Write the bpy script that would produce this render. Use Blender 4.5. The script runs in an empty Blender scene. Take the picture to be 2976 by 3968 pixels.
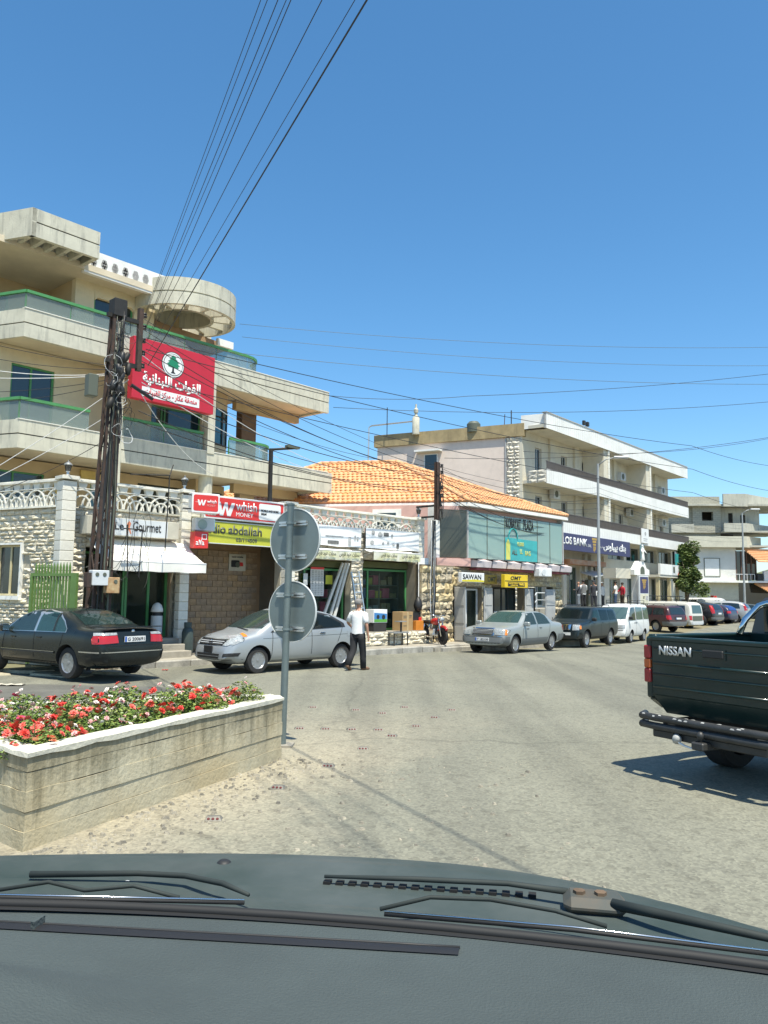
import bpy, bmesh, math, random
from mathutils import Vector, Matrix, geometry
from mathutils.bvhtree import BVHTree
R = math.radians
random.seed(7)
SC = bpy.context.scene
COL = SC.collection

# ------------------------------------------------------------------ camera
cam = bpy.data.cameras.new('camera')
cam.sensor_fit = 'VERTICAL'; cam.sensor_height = 36.0; cam.lens = 28.07
cam.clip_start = 0.05; cam.clip_end = 3000
cam_o = bpy.data.objects.new('camera', cam); COL.objects.link(cam_o)
_p, _r = R(5.96), R(0.7)
_f = Vector((0, math.cos(_p), math.sin(_p))); _u0 = Vector((0, -math.sin(_p), math.cos(_p))); _r0 = Vector((1, 0, 0))
_ri = _r0*math.cos(_r)+_u0*math.sin(_r); _up = -_r0*math.sin(_r)+_u0*math.cos(_r)
cam_o.matrix_world = Matrix(((_ri.x, _up.x, -_f.x, 0), (_ri.y, _up.y, -_f.y, 0), (_ri.z, _up.z, -_f.z, 1.85), (0, 0, 0, 1)))
SC.camera = cam_o

# ------------------------------------------------------------------ sky, sun, exposure
SUN_AZ, SUN_EL = 156.0, 67.0          # degrees clockwise from +Y, elevation
w = bpy.data.worlds.new('World'); SC.world = w; w.use_nodes = True
nt = w.node_tree; bg = nt.nodes['Background']
sk = nt.nodes.new('ShaderNodeTexSky'); sk.sky_type = 'NISHITA'; sk.sun_disc = False
sk.sun_elevation = R(SUN_EL); sk.sun_rotation = R(SUN_AZ); sk.air_density = 1.0; sk.dust_density = 1.1; sk.ozone_density = 4.0; sk.altitude = 600
hs = nt.nodes.new('ShaderNodeHueSaturation'); hs.inputs['Saturation'].default_value = 1.2; hs.inputs['Hue'].default_value = 0.491; nt.links.new(sk.outputs[0], hs.inputs['Color']); nt.links.new(hs.outputs[0], bg.inputs[0]); bg.inputs[1].default_value = 0.128
sun = bpy.data.lights.new('sun', 'SUN'); sun.energy = 4.6; sun.angle = R(0.55); sun.color = (1.0, 0.955, 0.82)
sun_o = bpy.data.objects.new('sun', sun); COL.objects.link(sun_o)
_d = Vector((math.sin(R(SUN_AZ))*math.cos(R(SUN_EL)), math.cos(R(SUN_AZ))*math.cos(R(SUN_EL)), math.sin(R(SUN_EL))))
sun_o.rotation_euler = _d.to_track_quat('Z', 'Y').to_euler()
sun_o.location = (5, -10, 40)
vs = SC.view_settings; vs.view_transform = 'Standard'; vs.look = 'None'; vs.exposure = 0.7; vs.gamma = 1.0; vs.use_curve_mapping = False
SC.render.engine = 'CYCLES'
SC.cycles.use_denoising = True
SC.cycles.max_bounces = 6; SC.cycles.transparent_max_bounces = 12

# ------------------------------------------------------------------ materials
MATS = {}
def M(name, col, rough=0.7, var=0.12, scale=3.0, bump=0.0, bscale=40.0, metal=0.0, spec=0.5, coat=0.0, col2=None, emit=None, stain=0.0, streak=0.0, rnd=0.0):
    """procedural surface: base colour varied by noise, optional second colour in patches, fine relief, dirt patches, vertical run-off streaks"""
    if name in MATS: return MATS[name]
    m = bpy.data.materials.new(name); MATS[name] = m; m.use_nodes = True
    n = m.node_tree.nodes; l = m.node_tree.links
    b = n['Principled BSDF']; b.inputs['Roughness'].default_value = rough; b.inputs['Metallic'].default_value = metal
    b.inputs['Specular IOR Level'].default_value = spec
    if coat: b.inputs['Coat Weight'].default_value = coat; b.inputs['Coat Roughness'].default_value = 0.06
    c4 = (*col, 1.0)
    tc = n.new('ShaderNodeTexCoord')
    if var or col2:
        nz = n.new('ShaderNodeTexNoise'); nz.inputs['Scale'].default_value = scale; nz.inputs['Detail'].default_value = 6; nz.inputs['Roughness'].default_value = 0.62
        l.new(tc.outputs['Object'], nz.inputs['Vector'])
        r = n.new('ShaderNodeValToRGB'); r.color_ramp.elements[0].position = 0.36; r.color_ramp.elements[1].position = 0.64
        lo = col2 if col2 else [c*(1-var) for c in col]; hi = col if col2 else [min(1, c*(1+var*0.6)) for c in col]
        r.color_ramp.elements[0].color = (*lo, 1); r.color_ramp.elements[1].color = (*hi, 1)
        l.new(nz.outputs['Fac'], r.inputs['Fac']); out = r.outputs['Color']
        if stain or streak:
            mp = n.new('ShaderNodeMapping'); mp.inputs['Scale'].default_value = (1, 1, 0.14) if streak else (1, 1, 1)
            l.new(tc.outputs['Object'], mp.inputs['Vector'])
            n2 = n.new('ShaderNodeTexNoise'); n2.inputs['Scale'].default_value = 5.5 if streak else 1.7; n2.inputs['Detail'].default_value = 8; n2.inputs['Roughness'].default_value = 0.7
            l.new(mp.outputs[0], n2.inputs['Vector'])
            r2 = n.new('ShaderNodeValToRGB'); r2.color_ramp.elements[0].position = 0.50 if streak < .6 else .43; r2.color_ramp.elements[1].position = 0.70 if streak < .6 else .62
            a = max(stain, streak); r2.color_ramp.elements[0].color = (1, 1, 1, 1); r2.color_ramp.elements[1].color = (1-a, 1-a*0.98, 1-a*0.93, 1)
            l.new(n2.outputs['Fac'], r2.inputs['Fac'])
            mx = n.new('ShaderNodeMix'); mx.data_type = 'RGBA'; mx.blend_type = 'MULTIPLY'; mx.inputs['Factor'].default_value = 1
            l.new(out, mx.inputs['A']); l.new(r2.outputs['Color'], mx.inputs['B']); out = mx.outputs['Result']
        if rnd:      # each stone, tile or brick its own shade
            oi = n.new('ShaderNodeObjectInfo'); mr = n.new('ShaderNodeMapRange'); mr.inputs['To Min'].default_value = 1-rnd; mr.inputs['To Max'].default_value = 1+rnd*.5
            l.new(oi.outputs['Random'], mr.inputs['Value']); hv = n.new('ShaderNodeHueSaturation'); l.new(mr.outputs[0], hv.inputs['Value']); l.new(mr.outputs[0], hv.inputs['Saturation']); l.new(out, hv.inputs['Color']); out = hv.outputs[0]
        l.new(out, b.inputs['Base Color'])
    else:
        b.inputs['Base Color'].default_value = c4
    if bump:
        nb = n.new('ShaderNodeTexNoise'); nb.inputs['Scale'].default_value = bscale; nb.inputs['Detail'].default_value = 5
        l.new(tc.outputs['Object'], nb.inputs['Vector'])
        bp = n.new('ShaderNodeBump'); bp.inputs['Strength'].default_value = bump; bp.inputs['Distance'].default_value = 0.02
        l.new(nb.outputs['Fac'], bp.inputs['Height']); l.new(bp.outputs[0], b.inputs['Normal'])
    if emit: b.inputs['Emission Color'].default_value = (*col, 1); b.inputs['Emission Strength'].default_value = emit
    return m

def m_glass(name, col=(0.9, 0.95, 0.93), alpha=0.5, rough=0.05, tint=(0.03, 0.05, 0.05)):
    """thin pane: part see-through, part reflecting/tinted surface"""
    if name in MATS: return MATS[name]
    m = bpy.data.materials.new(name); MATS[name] = m; m.use_nodes = True
    n = m.node_tree.nodes; l = m.node_tree.links; b = n['Principled BSDF']
    b.inputs['Base Color'].default_value = (*tint, 1); b.inputs['Roughness'].default_value = rough; b.inputs['Specular IOR Level'].default_value = 0.8
    t = n.new('ShaderNodeBsdfTransparent'); t.inputs[0].default_value = (*col, 1)
    mx = n.new('ShaderNodeMixShader'); mx.inputs[0].default_value = alpha
    l.new(t.outputs[0], mx.inputs[1]); l.new(b.outputs[0], mx.inputs[2]); l.new(mx.outputs[0], n['Material Output'].inputs['Surface'])
    return m

def m_paint(name, col, rough=0.28, coat=0.7, metal=0.0, dust=0.12, spec=0.5):
    """car paint with a film of pale dust that gathers in soft patches"""
    if name in MATS: return MATS[name]
    m = bpy.data.materials.new(name); MATS[name] = m; m.use_nodes = True
    n = m.node_tree.nodes; l = m.node_tree.links; b = n['Principled BSDF']
    b.inputs['Metallic'].default_value = metal; b.inputs['Specular IOR Level'].default_value = spec; b.inputs['Coat Weight'].default_value = coat; b.inputs['Coat Roughness'].default_value = 0.08
    tc = n.new('ShaderNodeTexCoord'); nz = n.new('ShaderNodeTexNoise'); nz.inputs['Scale'].default_value = 2.6; nz.inputs['Detail'].default_value = 7; nz.inputs['Roughness'].default_value = 0.65
    l.new(tc.outputs['Object'], nz.inputs['Vector'])
    r = n.new('ShaderNodeValToRGB'); r.color_ramp.elements[0].position = 0.35; r.color_ramp.elements[1].position = 0.75
    r.color_ramp.elements[0].color = (*col, 1); r.color_ramp.elements[1].color = (*[c*(1-dust)+0.32*dust for c in col], 1)
    l.new(nz.outputs['Fac'], r.inputs['Fac']); l.new(r.outputs[0], b.inputs['Base Color'])
    mr = n.new('ShaderNodeMapRange'); mr.inputs['To Min'].default_value = rough; mr.inputs['To Max'].default_value = min(1, rough+0.25)
    l.new(nz.outputs['Fac'], mr.inputs['Value']); l.new(mr.outputs[0], b.inputs['Roughness'])
    return m

# ------------------------------------------------------------------ mesh building
class MB:
    def __init__(s): s.v = []; s.f = []; s.mi = []; s.cur = 0
    def add(s, vs, fs, T=None):
        o = len(s.v)
        s.v += [tuple(T @ Vector(p)) for p in vs] if T is not None else [tuple(p) for p in vs]
        s.f += [tuple(i+o for i in f) for f in fs]; s.mi += [s.cur]*len(fs); return s
    def box(s, x0, x1, y0, y1, z0, z1, T=None):
        v = [(x0, y0, z0), (x1, y0, z0), (x1, y1, z0), (x0, y1, z0), (x0, y0, z1), (x1, y0, z1), (x1, y1, z1), (x0, y1, z1)]
        return s.add(v, [(0, 3, 2, 1), (4, 5, 6, 7), (0, 1, 5, 4), (1, 2, 6, 5), (2, 3, 7, 6), (3, 0, 4, 7)], T)
    def cb(s, c, d, T=None):
        return s.box(c[0]-d[0]/2, c[0]+d[0]/2, c[1]-d[1]/2, c[1]+d[1]/2, c[2]-d[2]/2, c[2]+d[2]/2, T)
    def rbox(s, x0, x1, y0, y1, z0, z1, b=0.02, T=None):
        """box with chamfered edges"""
        v = []
        for z, i in ((z0, b), (z0+b, 0), (z1-b, 0), (z1, b)):
            v += [(x0+b if i == 0 else x0+b, y0+i, z), (x1-b, y0+i, z), (x1-i, y0+b, z), (x1-i, y1-b, z), (x1-b, y1-i, z), (x0+b, y1-i, z), (x0+i, y1-b, z), (x0+i, y0+b, z)]
        f = [tuple(range(7, -1, -1)), tuple(range(24, 32))]
        for k in range(3):
            for j in range(8): f.append((k*8+j, k*8+(j+1) % 8, (k+1)*8+(j+1) % 8, (k+1)*8+j))
        return s.add(v, f, T)
    def prism(s, pts, z0, z1, T=None, top=None):
        """plan polygon (ccw) extruded in z"""
        n = len(pts); tp = top or pts
        v = [(p[0], p[1], z0) for p in pts]+[(p[0], p[1], z1) for p in tp]
        return s.add(v, [tuple(range(n-1, -1, -1)), tuple(range(n, 2*n))]+[(i, (i+1) % n, n+(i+1) % n, n+i) for i in range(n)], T)
    def slab(s, pts, y0, y1, T=None):
        """polygon in (x,z) extruded along y, y0 is the front"""
        n = len(pts); v = [(p[0], y0, p[1]) for p in pts]+[(p[0], y1, p[1]) for p in pts]
        return s.add(v, [tuple(range(n)), tuple(range(2*n-1, n-1, -1))]+[(i, n+i, n+(i+1) % n, (i+1) % n) for i in range(n)], T)
    def tube(s, pts, r, n=6, T=None, cap=True):
        pts = [Vector(p) for p in pts]; rs = r if isinstance(r, (list, tuple)) else [r]*len(pts)
        v = []; pn = None
        for i, p in enumerate(pts):
            a = pts[max(i-1, 0)]; b = pts[min(i+1, len(pts)-1)]; d = (b-a)
            if d.length < 1e-9: d = Vector((0, 0, 1))
            d.normalize()
            if pn is None:
                pn = d.orthogonal().normalized()
            else:
                pn = (pn-d*pn.dot(d));
                pn = pn.normalized() if pn.length > 1e-6 else d.orthogonal().normalized()
            q = d.cross(pn)
            for k in range(n):
                t = 2*math.pi*k/n; v.append(p+(pn*math.cos(t)+q*math.sin(t))*rs[i])
        f = [(i*n+k, i*n+(k+1) % n, (i+1)*n+(k+1) % n, (i+1)*n+k) for i in range(len(pts)-1) for k in range(n)]
        if cap: f += [tuple(range(n-1, -1, -1)), tuple(range((len(pts)-1)*n, len(pts)*n))]
        return s.add(v, f, T)
    def cyl(s, c, r, h, n=12, axis='z', r2=None, T=None):
        d = {'x': Vector((1, 0, 0)), 'y': Vector((0, 1, 0)), 'z': Vector((0, 0, 1))}[axis]; c = Vector(c)
        return s.tube([c, c+d*h], [r, r if r2 is None else r2], n, T)
    def lathe(s, prof, n=16, T=None):
        """profile (r,z) turned about z"""
        v = [(r*math.cos(2*math.pi*k/n), r*math.sin(2*math.pi*k/n), z) for r, z in prof for k in range(n)]
        f = [(i*n+k, i*n+(k+1) % n, (i+1)*n+(k+1) % n, (i+1)*n+k) for i in range(len(prof)-1) for k in range(n)]
        if prof[0] == prof[-1]: return s.add(v, f, T)
        if prof[0][0] > 1e-6: f.append(tuple(range(n-1, -1, -1)))
        if prof[-1][0] > 1e-6: f.append(tuple(range((len(prof)-1)*n, len(prof)*n)))
        return s.add(v, f, T)
    def quad(s, a, b, c, d): return s.add([a, b, c, d], [(0, 1, 2, 3)])
    def grid(s, fn, nu, nv, T=None):
        v = [fn(i/nu, j/nv) for j in range(nv+1) for i in range(nu+1)]
        return s.add(v, [(j*(nu+1)+i, j*(nu+1)+i+1, (j+1)*(nu+1)+i+1, (j+1)*(nu+1)+i) for j in range(nv) for i in range(nu)], T)
    def mesh(s, name, mats, smooth=False):
        me = bpy.data.meshes.new(name); me.from_pydata(s.v, [], s.f); me.update()
        for m in (mats if isinstance(mats, (list, tuple)) else [mats]): me.materials.append(m)
        if any(s.mi): me.polygons.foreach_set('material_index', s.mi)
        if smooth:
            me.polygons.foreach_set('use_smooth', [True]*len(me.polygons))
            if smooth is not True: me.set_sharp_from_angle(angle=R(smooth))
        return me

def thing(name, label, cat, loc=(0, 0, 0), rz=0.0, group=None):
    o = bpy.data.objects.new(name, None); COL.objects.link(o); o.empty_display_size = 0.2
    o.location = loc; o.rotation_euler = (0, 0, rz); o['label'] = label; o['category'] = cat
    if group: o['group'] = group
    return o
def obj(name, me, parent=None, loc=None, rot=None, scale=None, label=None, kind=None):
    o = bpy.data.objects.new(name, me); COL.objects.link(o)
    if parent is not None: o.parent = parent
    if loc is not None: o.location = loc
    if rot is not None: o.rotation_euler = rot
    if scale is not None: o.scale = scale
    if label: o['label'] = label
    if kind: o['kind'] = kind
    return o
def part(name, mb, mat, parent, smooth=False, label=None, kind=None, **k):
    return obj(name, mb.mesh(name, mat, smooth), parent, label=label, kind=kind, **k)
def single(name, mb, mat, label, cat, loc=(0, 0, 0), rz=0.0, group=None, smooth=False):
    o = obj(name, mb.mesh(name, mat, smooth), None, loc, (0, 0, rz)); o['label'] = label; o['category'] = cat
    if group: o['group'] = group
    return o
def struct(name, mb, mat, smooth=False, loc=None, rz=0.0):
    o = obj(name, mb.mesh(name, mat, smooth), None, loc, (0, 0, rz)); o['kind'] = 'structure'; return o
def copy_tree(o, parent=None):
    c = o.copy(); COL.objects.link(c); c.parent = parent
    for ch in list(o.children): copy_tree(ch, c)
    return c

class Line:
    """street frontage: x runs along the front (azimuth az), y into the building, z up"""
    def __init__(s, x, y, az): s.o = Vector((x, y, 0)); s.az = az; s.rz = R(90-az); a = R(az); s.u = Vector((math.sin(a), math.cos(a), 0)); s.n = Vector((-math.cos(a), math.sin(a), 0))
    def w(s, u, n=0, z=0): return s.o+s.u*u+s.n*n+Vector((0, 0, z))
FA = Line(-10.5, 22.5, 41)     # apartment block, balcony edge
FB = Line(-7.97, 20.0, 44)     # shop row, front wall
FL = Line(-7.97, 20.0, 117)    # side wall left of the first pillar
FC = Line(3.26, 31.0, 43)      # tiled-roof house
FD = Line(8.95, 43.5, 39)      # bank block, balcony edge

def text(name, body, parent, loc, mat, width=None, height=None, bold=0.0, depth=0.006, align='L', shear=0.0, spacing=1.0, rz=0.0, label=None):
    """raised lettering as a mesh, reading along x and facing -y; width/height in metres"""
    c = bpy.data.curves.new('lettering', 'FONT'); c.body = body; c.offset = bold; c.shear = shear; c.space_character = spacing; c.resolution_u = 3
    t = bpy.data.objects.new('lettering', c); COL.objects.link(t)
    dg = bpy.context.evaluated_depsgraph_get(); dg.update()
    me = bpy.data.meshes.new_from_object(t.evaluated_get(dg)); bpy.data.objects.remove(t); bpy.data.curves.remove(c)
    xs = [v.co.x for v in me.vertices]; ys = [v.co.y for v in me.vertices]
    x0, x1, y0, y1 = min(xs), max(xs), min(ys), max(ys)
    sx = width/(x1-x0) if width else None; sy = height/(y1-y0) if height else None
    sx = sx or sy; sy = sy or sx
    for v in me.vertices: v.co = Vector(((v.co.x-x0)*sx, 0, (v.co.y-y0)*sy))
    bm = bmesh.new(); bm.from_mesh(me)
    g = bmesh.ops.extrude_face_region(bm, geom=list(bm.faces)); bmesh.ops.translate(bm, verts=[e for e in g['geom'] if isinstance(e, bmesh.types.BMVert)], vec=(0, -depth, 0))
    bm.to_mesh(me); bm.free(); me.name = name; me.materials.clear(); me.materials.append(mat)
    W = (x1-x0)*sx
    o = obj(name, me, parent, (loc[0]-(W/2 if align == 'C' else W if align == 'R' else 0), loc[1], loc[2]), (0, 0, rz), label=label); return o

def hull2(pts, n_in=0.12):
    """triangulate a 2D polygon with interior points; returns (verts2d, tris)"""
    xs = [p[0] for p in pts]; ys = [p[1] for p in pts]
    V = []; E = []
    for i, p in enumerate(pts):                       # densify the outline
        q = pts[(i+1) % len(pts)]; k = max(1, int(math.dist(p, q)/n_in))
        for j in range(k): V.append(Vector((p[0]+(q[0]-p[0])*j/k, p[1]+(q[1]-p[1])*j/k)))
    n = len(V); E = [(i, (i+1) % n) for i in range(n)]
    def inside(x, y):
        c = False
        for i in range(len(pts)):
            (ax, ay), (bx, by) = pts[i], pts[i-1]
            if (ay > y) != (by > y) and x < (bx-ax)*(y-ay)/(by-ay)+ax: c = not c
        return c
    x = min(xs)+n_in/2
    while x < max(xs):
        y = min(ys)+n_in/2
        while y < max(ys):
            if inside(x, y): V.append(Vector((x, y)))
            y += n_in
        x += n_in
    r = geometry.delaunay_2d_cdt(V, E, [], 1, 1e-5)
    return r[0], r[2]
# ------------------------------------------------------------------ ground, road, pavement
GZ = [(-100, 0), (23, 0), (28, -.05), (34, -.25), (40, -.38), (46, -.33), (51, -.24), (58, 0), (63, .05), (80, .1), (3000, .1)]
def gz(y):
    """the road dips in front of the bank and climbs again beyond it"""
    for (a, b), (c, d) in zip(GZ, GZ[1:]):
        if y <= c: return b+(d-b)*(y-a)/(c-a)
    return .1
def m_asphalt():
    m = bpy.data.materials.new('asphalt'); MATS['asphalt'] = m; m.use_nodes = True
    n = m.node_tree.nodes; l = m.node_tree.links; b = n['Principled BSDF']; b.inputs['Roughness'].default_value = 0.85
    tc = n.new('ShaderNodeTexCoord')
    def noise(sc, det=6, ro=0.6):
        z = n.new('ShaderNodeTexNoise'); z.inputs['Scale'].default_value = sc; z.inputs['Detail'].default_value = det; z.inputs['Roughness'].default_value = ro
        l.new(tc.outputs['Object'], z.inputs['Vector']); return z.outputs['Fac']
    def ramp(fac, a, b_, ca, cb):
        r = n.new('ShaderNodeValToRGB'); r.color_ramp.elements[0].position = a; r.color_ramp.elements[1].position = b_
        r.color_ramp.elements[0].color = (*ca, 1); r.color_ramp.elements[1].color = (*cb, 1); l.new(fac, r.inputs['Fac']); return r.outputs['Color']
    def mix(a, b_, fac, mode='MIX'):
        x = n.new('ShaderNodeMix'); x.data_type = 'RGBA'; x.blend_type = mode
        if isinstance(fac, float): x.inputs['Factor'].default_value = fac
        else: l.new(fac, x.inputs['Factor'])
        l.new(a, x.inputs['A']); l.new(b_, x.inputs['B']); return x.outputs['Result']
    base = ramp(noise(0.35, 5), 0.3, 0.7, (0.174, 0.171, 0.131), (0.214, 0.209, 0.161))
    # dust blown up against the planter, in the lee of the sign
    tan = ramp(noise(1.1, 8, 0.75), 0.3, 0.8, (0.38, 0.335, 0.24), (0.30, 0.265, 0.195))
    sep = n.new('ShaderNodeSeparateXYZ'); l.new(tc.outputs['Object'], sep.inputs[0])
    ma = n.new('ShaderNodeMath'); ma.operation = 'MULTIPLY_ADD'; l.new(sep.outputs['Y'], ma.inputs[0]); ma.inputs[1].default_value = -0.405; ma.inputs[2].default_value = 4.95
    mb = n.new('ShaderNodeMath'); mb.operation = 'ADD'; l.new(sep.outputs['X'], mb.inputs[0]); l.new(ma.outputs[0], mb.inputs[1])   # distance right of the planter's long side
    wob = n.new('ShaderNodeMath'); wob.operation = 'MULTIPLY_ADD'; l.new(noise(0.9, 6, 0.7), wob.inputs[0]); wob.inputs[1].default_value = 2.6; wob.inputs[2].default_value = -1.3
    mc = n.new('ShaderNodeMath'); mc.operation = 'ADD'; l.new(mb.outputs[0], mc.inputs[0]); l.new(wob.outputs[0], mc.inputs[1])
    mr = n.new('ShaderNodeMapRange'); mr.inputs['From Min'].default_value = 0.3; mr.inputs['From Max'].default_value = 2.0; mr.inputs['To Min'].default_value = 0.85; mr.inputs['To Max'].default_value = 0.0
    l.new(mc.outputs[0], mr.inputs['Value'])
    my = n.new('ShaderNodeMapRange'); my.inputs['From Min'].default_value = 8.5; my.inputs['From Max'].default_value = 14.0; my.inputs['To Min'].default_value = 1.0; my.inputs['To Max'].default_value = 0.0
    l.new(sep.outputs['Y'], my.inputs['Value'])
    mm = n.new('ShaderNodeMath'); mm.operation = 'MULTIPLY'; l.new(mr.outputs[0], mm.inputs[0]); l.new(my.outputs[0], mm.inputs[1])
    c = mix(base, tan, mm.outputs[0])
    # worn tracks, oil and patches
    wv = n.new('ShaderNodeMapping'); wv.inputs['Rotation'].default_value = (0, 0, R(44)); wv.inputs['Scale'].default_value = (1.3, 0.06, 1); l.new(tc.outputs['Object'], wv.inputs['Vector'])
    tn = n.new('ShaderNodeTexNoise'); tn.inputs['Scale'].default_value = 1.0; tn.inputs['Detail'].default_value = 4; l.new(wv.outputs[0], tn.inputs['Vector'])
    c = mix(c, ramp(tn.outputs['Fac'], 0.42, 0.66, (1, 1, 1), (0.78, 0.78, 0.79)), 1.0, 'MULTIPLY')
    c = mix(c, ramp(noise(0.55, 8, 0.7), 0.60, 0.74, (1, 1, 1), (0.74, 0.74, 0.76)), 1.0, 'MULTIPLY')
    c = mix(c, ramp(noise(2.3, 6, 0.6), 0.66, 0.74, (1, 1, 1), (0.62, 0.61, 0.60)), 0.6, 'MULTIPLY')
    # aggregate
    sp = n.new('ShaderNodeTexVoronoi'); sp.inputs['Scale'].default_value = 46; l.new(tc.outputs['Object'], sp.inputs['Vector'])
    c = mix(c, ramp(sp.outputs['Color'], 0.0, 1.0, (0.72, 0.72, 0.72), (1.28, 1.27, 1.23)), 1.0, 'MULTIPLY')
    sp2 = n.new('ShaderNodeTexVoronoi'); sp2.inputs['Scale'].default_value = 15; l.new(tc.outputs['Object'], sp2.inputs['Vector'])
    c = mix(c, ramp(sp2.outputs['Color'], 0.72, 0.80, (1, 1, 1), (0.70, 0.69, 0.68)), 0.55, 'MULTIPLY')
    # a few long cracks
    vc = n.new('ShaderNodeTexVoronoi'); vc.feature = 'DISTANCE_TO_EDGE'; vc.inputs['Scale'].default_value = 0.16
    dm = n.new('ShaderNodeVectorMath'); dm.operation = 'ADD'; nn = n.new('ShaderNodeTexNoise'); nn.inputs['Scale'].default_value = 0.8; nn.inputs['Detail'].default_value = 6
    l.new(tc.outputs['Object'], nn.inputs['Vector']); l.new(tc.outputs['Object'], dm.inputs[0]); l.new(nn.outputs['Color'], dm.inputs[1]); l.new(dm.outputs[0], vc.inputs['Vector'])
    c = mix(c, ramp(vc.outputs['Distance'], 0.0025, 0.006, (0.55, 0.55, 0.55), (1, 1, 1)), 0.5, 'MULTIPLY')
    l.new(c, b.inputs['Base Color'])
    bp = n.new('ShaderNodeBump'); bp.inputs['Strength'].default_value = 0.3; bp.inputs['Distance'].default_value = 0.008
    l.new(sp.outputs['Distance'], bp.inputs['Height']); l.new(bp.outputs[0], b.inputs['Normal'])
    return m
M_ASPH = m_asphalt()
M_EARTH = M('dry_earth', (0.23, 0.19, 0.12), 0.95, col2=(0.13, 0.13, 0.06), scale=0.08)
M_CONC = M('concrete', (0.53, 0.51, 0.41), 0.85, 0.12, 1.6, 0.25, 30, streak=0.42)
M_CONC_G = M('grey_concrete', (0.44, 0.43, 0.36), 0.85, 0.14, 0.5, 0.2, 20, streak=0.28)
M_PAVE = M('pavement_concrete', (0.34, 0.31, 0.25), 0.9, 0.2, 1.5, 0.35, 35, stain=0.35)
M_KERB = M('kerb_concrete', (0.36, 0.34, 0.29), 0.9, 0.2, 2.5, 0.4, 30, stain=0.4)

ys = [-60, -20, 0, 23, 28, 34, 40, 46, 51, 58, 63, 80, 140, 300, 900, 2500]
g = MB(); xs = [-2500, -300, -60, 0, 60, 300, 2500]
g.add([(x, y, gz(y)-0.02) for y in ys for x in xs], [(j*7+i, j*7+i+1, (j+1)*7+i+1, (j+1)*7+i) for j in range(len(ys)-1) for i in range(6)])
struct('ground', g, M_EARTH)
# road: everything on the near side of the kerb; it rises a little where the cars park in front of the bank
rd = MB()
rows = [-60, -20, -2, 0, 5, 10, 15, 17, 19, 19.5, 20, 20.4, 21, 22, 23, 25, 26.5, 28, 29, 30, 31, 33, 34, 36, 38, 40, 43, 46, 48.5, 51, 54, 58, 60.5, 63, 70, 80, 110]
def lx(y):
    if y < 15: return -40
    k0 = FB.w(-6, -1.72); k1 = FB.w(14.8, -1.72); k2 = FC.w(8.0, -1.3); k3 = Vector((15.0, 45.2, 0)); k4 = Vector((30, 66, 0)); k5 = Vector((62, 111, 0))
    ks = [Vector((-40, 14.99, 0)), Vector((-13, 17.4, 0)), k0+Vector((-1.0, 1.6, 0)), k1, k2, k3, k4, k5]
    for a, b in zip(ks, ks[1:]):
        if a.y <= y <= b.y: return a.x+(b.x-a.x)*(y-a.y)/(b.y-a.y)
    return 62
for y in rows: rd.v += [(lx(y), y, gz(y)+0.002), (110, y, gz(y)+0.002)]
for i in range(len(rows)-1): rd.f.append((2*i, 2*i+1, 2*i+3, 2*i+2)); rd.mi.append(0)
struct('road', rd, M_ASPH)
M_PATCH = M('asphalt_patch', (.125, .12, .10), .9, .2, 1.5, .35, 60, stain=.25)
def patch(pts):
    rr_ = random.Random(len(pts)+int(pts[0][0]*10)); out = []
    for a, b in zip(pts, pts[1:]+pts[:1]):
        k = max(2, int(math.dist(a, b)/.35))
        for i in range(k): t = i/k; out.append((a[0]+(b[0]-a[0])*t+rr_.uniform(-.03, .03), a[1]+(b[1]-a[1])*t+rr_.uniform(-.03, .03)))
    return out
for pts in ([(-9.4, 12.6), (-4.6, 13.6), (-3.9, 15.9), (-6.8, 16.2), (-9.8, 15.2)],):
    P_ = patch(pts); mb = MB(); mb.add([(x, y, .006) for x, y in P_], [tuple(range(len(P_)))]); struct('road_patch', mb, M_PATCH)

# pavement in front of the shops, with its kerb stones
pv = MB(); pv.prism([(0.6, -1.6), (14.9, -1.6), (14.9, 0.7), (0.6, 0.7)], -0.1, 0.15)
pave = struct('pavement', pv, M_PAVE, loc=FB.w(0, 0), rz=FB.rz)
ks = MB().rbox(0, 0.98, -0.16, 0, -0.45, 0.165, 0.025).mesh('kerb_stone', M_KERB)
for i in range(14): obj('kerb_stone', ks, pave, (0.65+i*1.0, -1.585+random.uniform(-.012, .012), random.uniform(-.012, .006)), (0, 0, random.uniform(-.008, .008)))
pv2 = MB(); pv2.prism([(-3.6, -1.35), (.8, -1.35), (1.6, -.35), (8.0, -.35), (8.0, 0.9), (-3.6, 0.9)], -0.6, 0.09)
pave2 = struct('pavement', pv2, M_PAVE, loc=FC.w(0, 0), rz=FC.rz)
for i in range(4): obj('kerb_stone', ks, pave2, (-3.3+i*1.0, -1.335+random.uniform(-.012, .012), -0.06+random.uniform(-.01, .006)))
# broken concrete apron of the driveway under the dark saloon
ap = MB(); rr = random.Random(3)
for i in range(9):
    cx, cy = -11.2+i*0.62+rr.uniform(-.2, .2), 18.2+rr.uniform(-.35, .35); a0 = rr.uniform(0, 6)
    pts = [(cx+rr.uniform(.35, .75)*math.cos(a0+k*1.05), cy+rr.uniform(.25, .5)*math.sin(a0+k*1.05)) for k in range(6)]
    pts.sort(key=lambda p: math.atan2(p[1]-cy, p[0]-cx))
    z1 = rr.uniform(.025, .07)
    ap.prism(pts, -0.03, z1, top=[(cx+(p[0]-cx)*.93, cy+(p[1]-cy)*.9) for p in pts])
struct('driveway_apron', ap, M('broken_concrete', (0.42, 0.37, 0.26), 0.95, 0.25, 3, 0.5, 18, stain=0.4))
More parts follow.
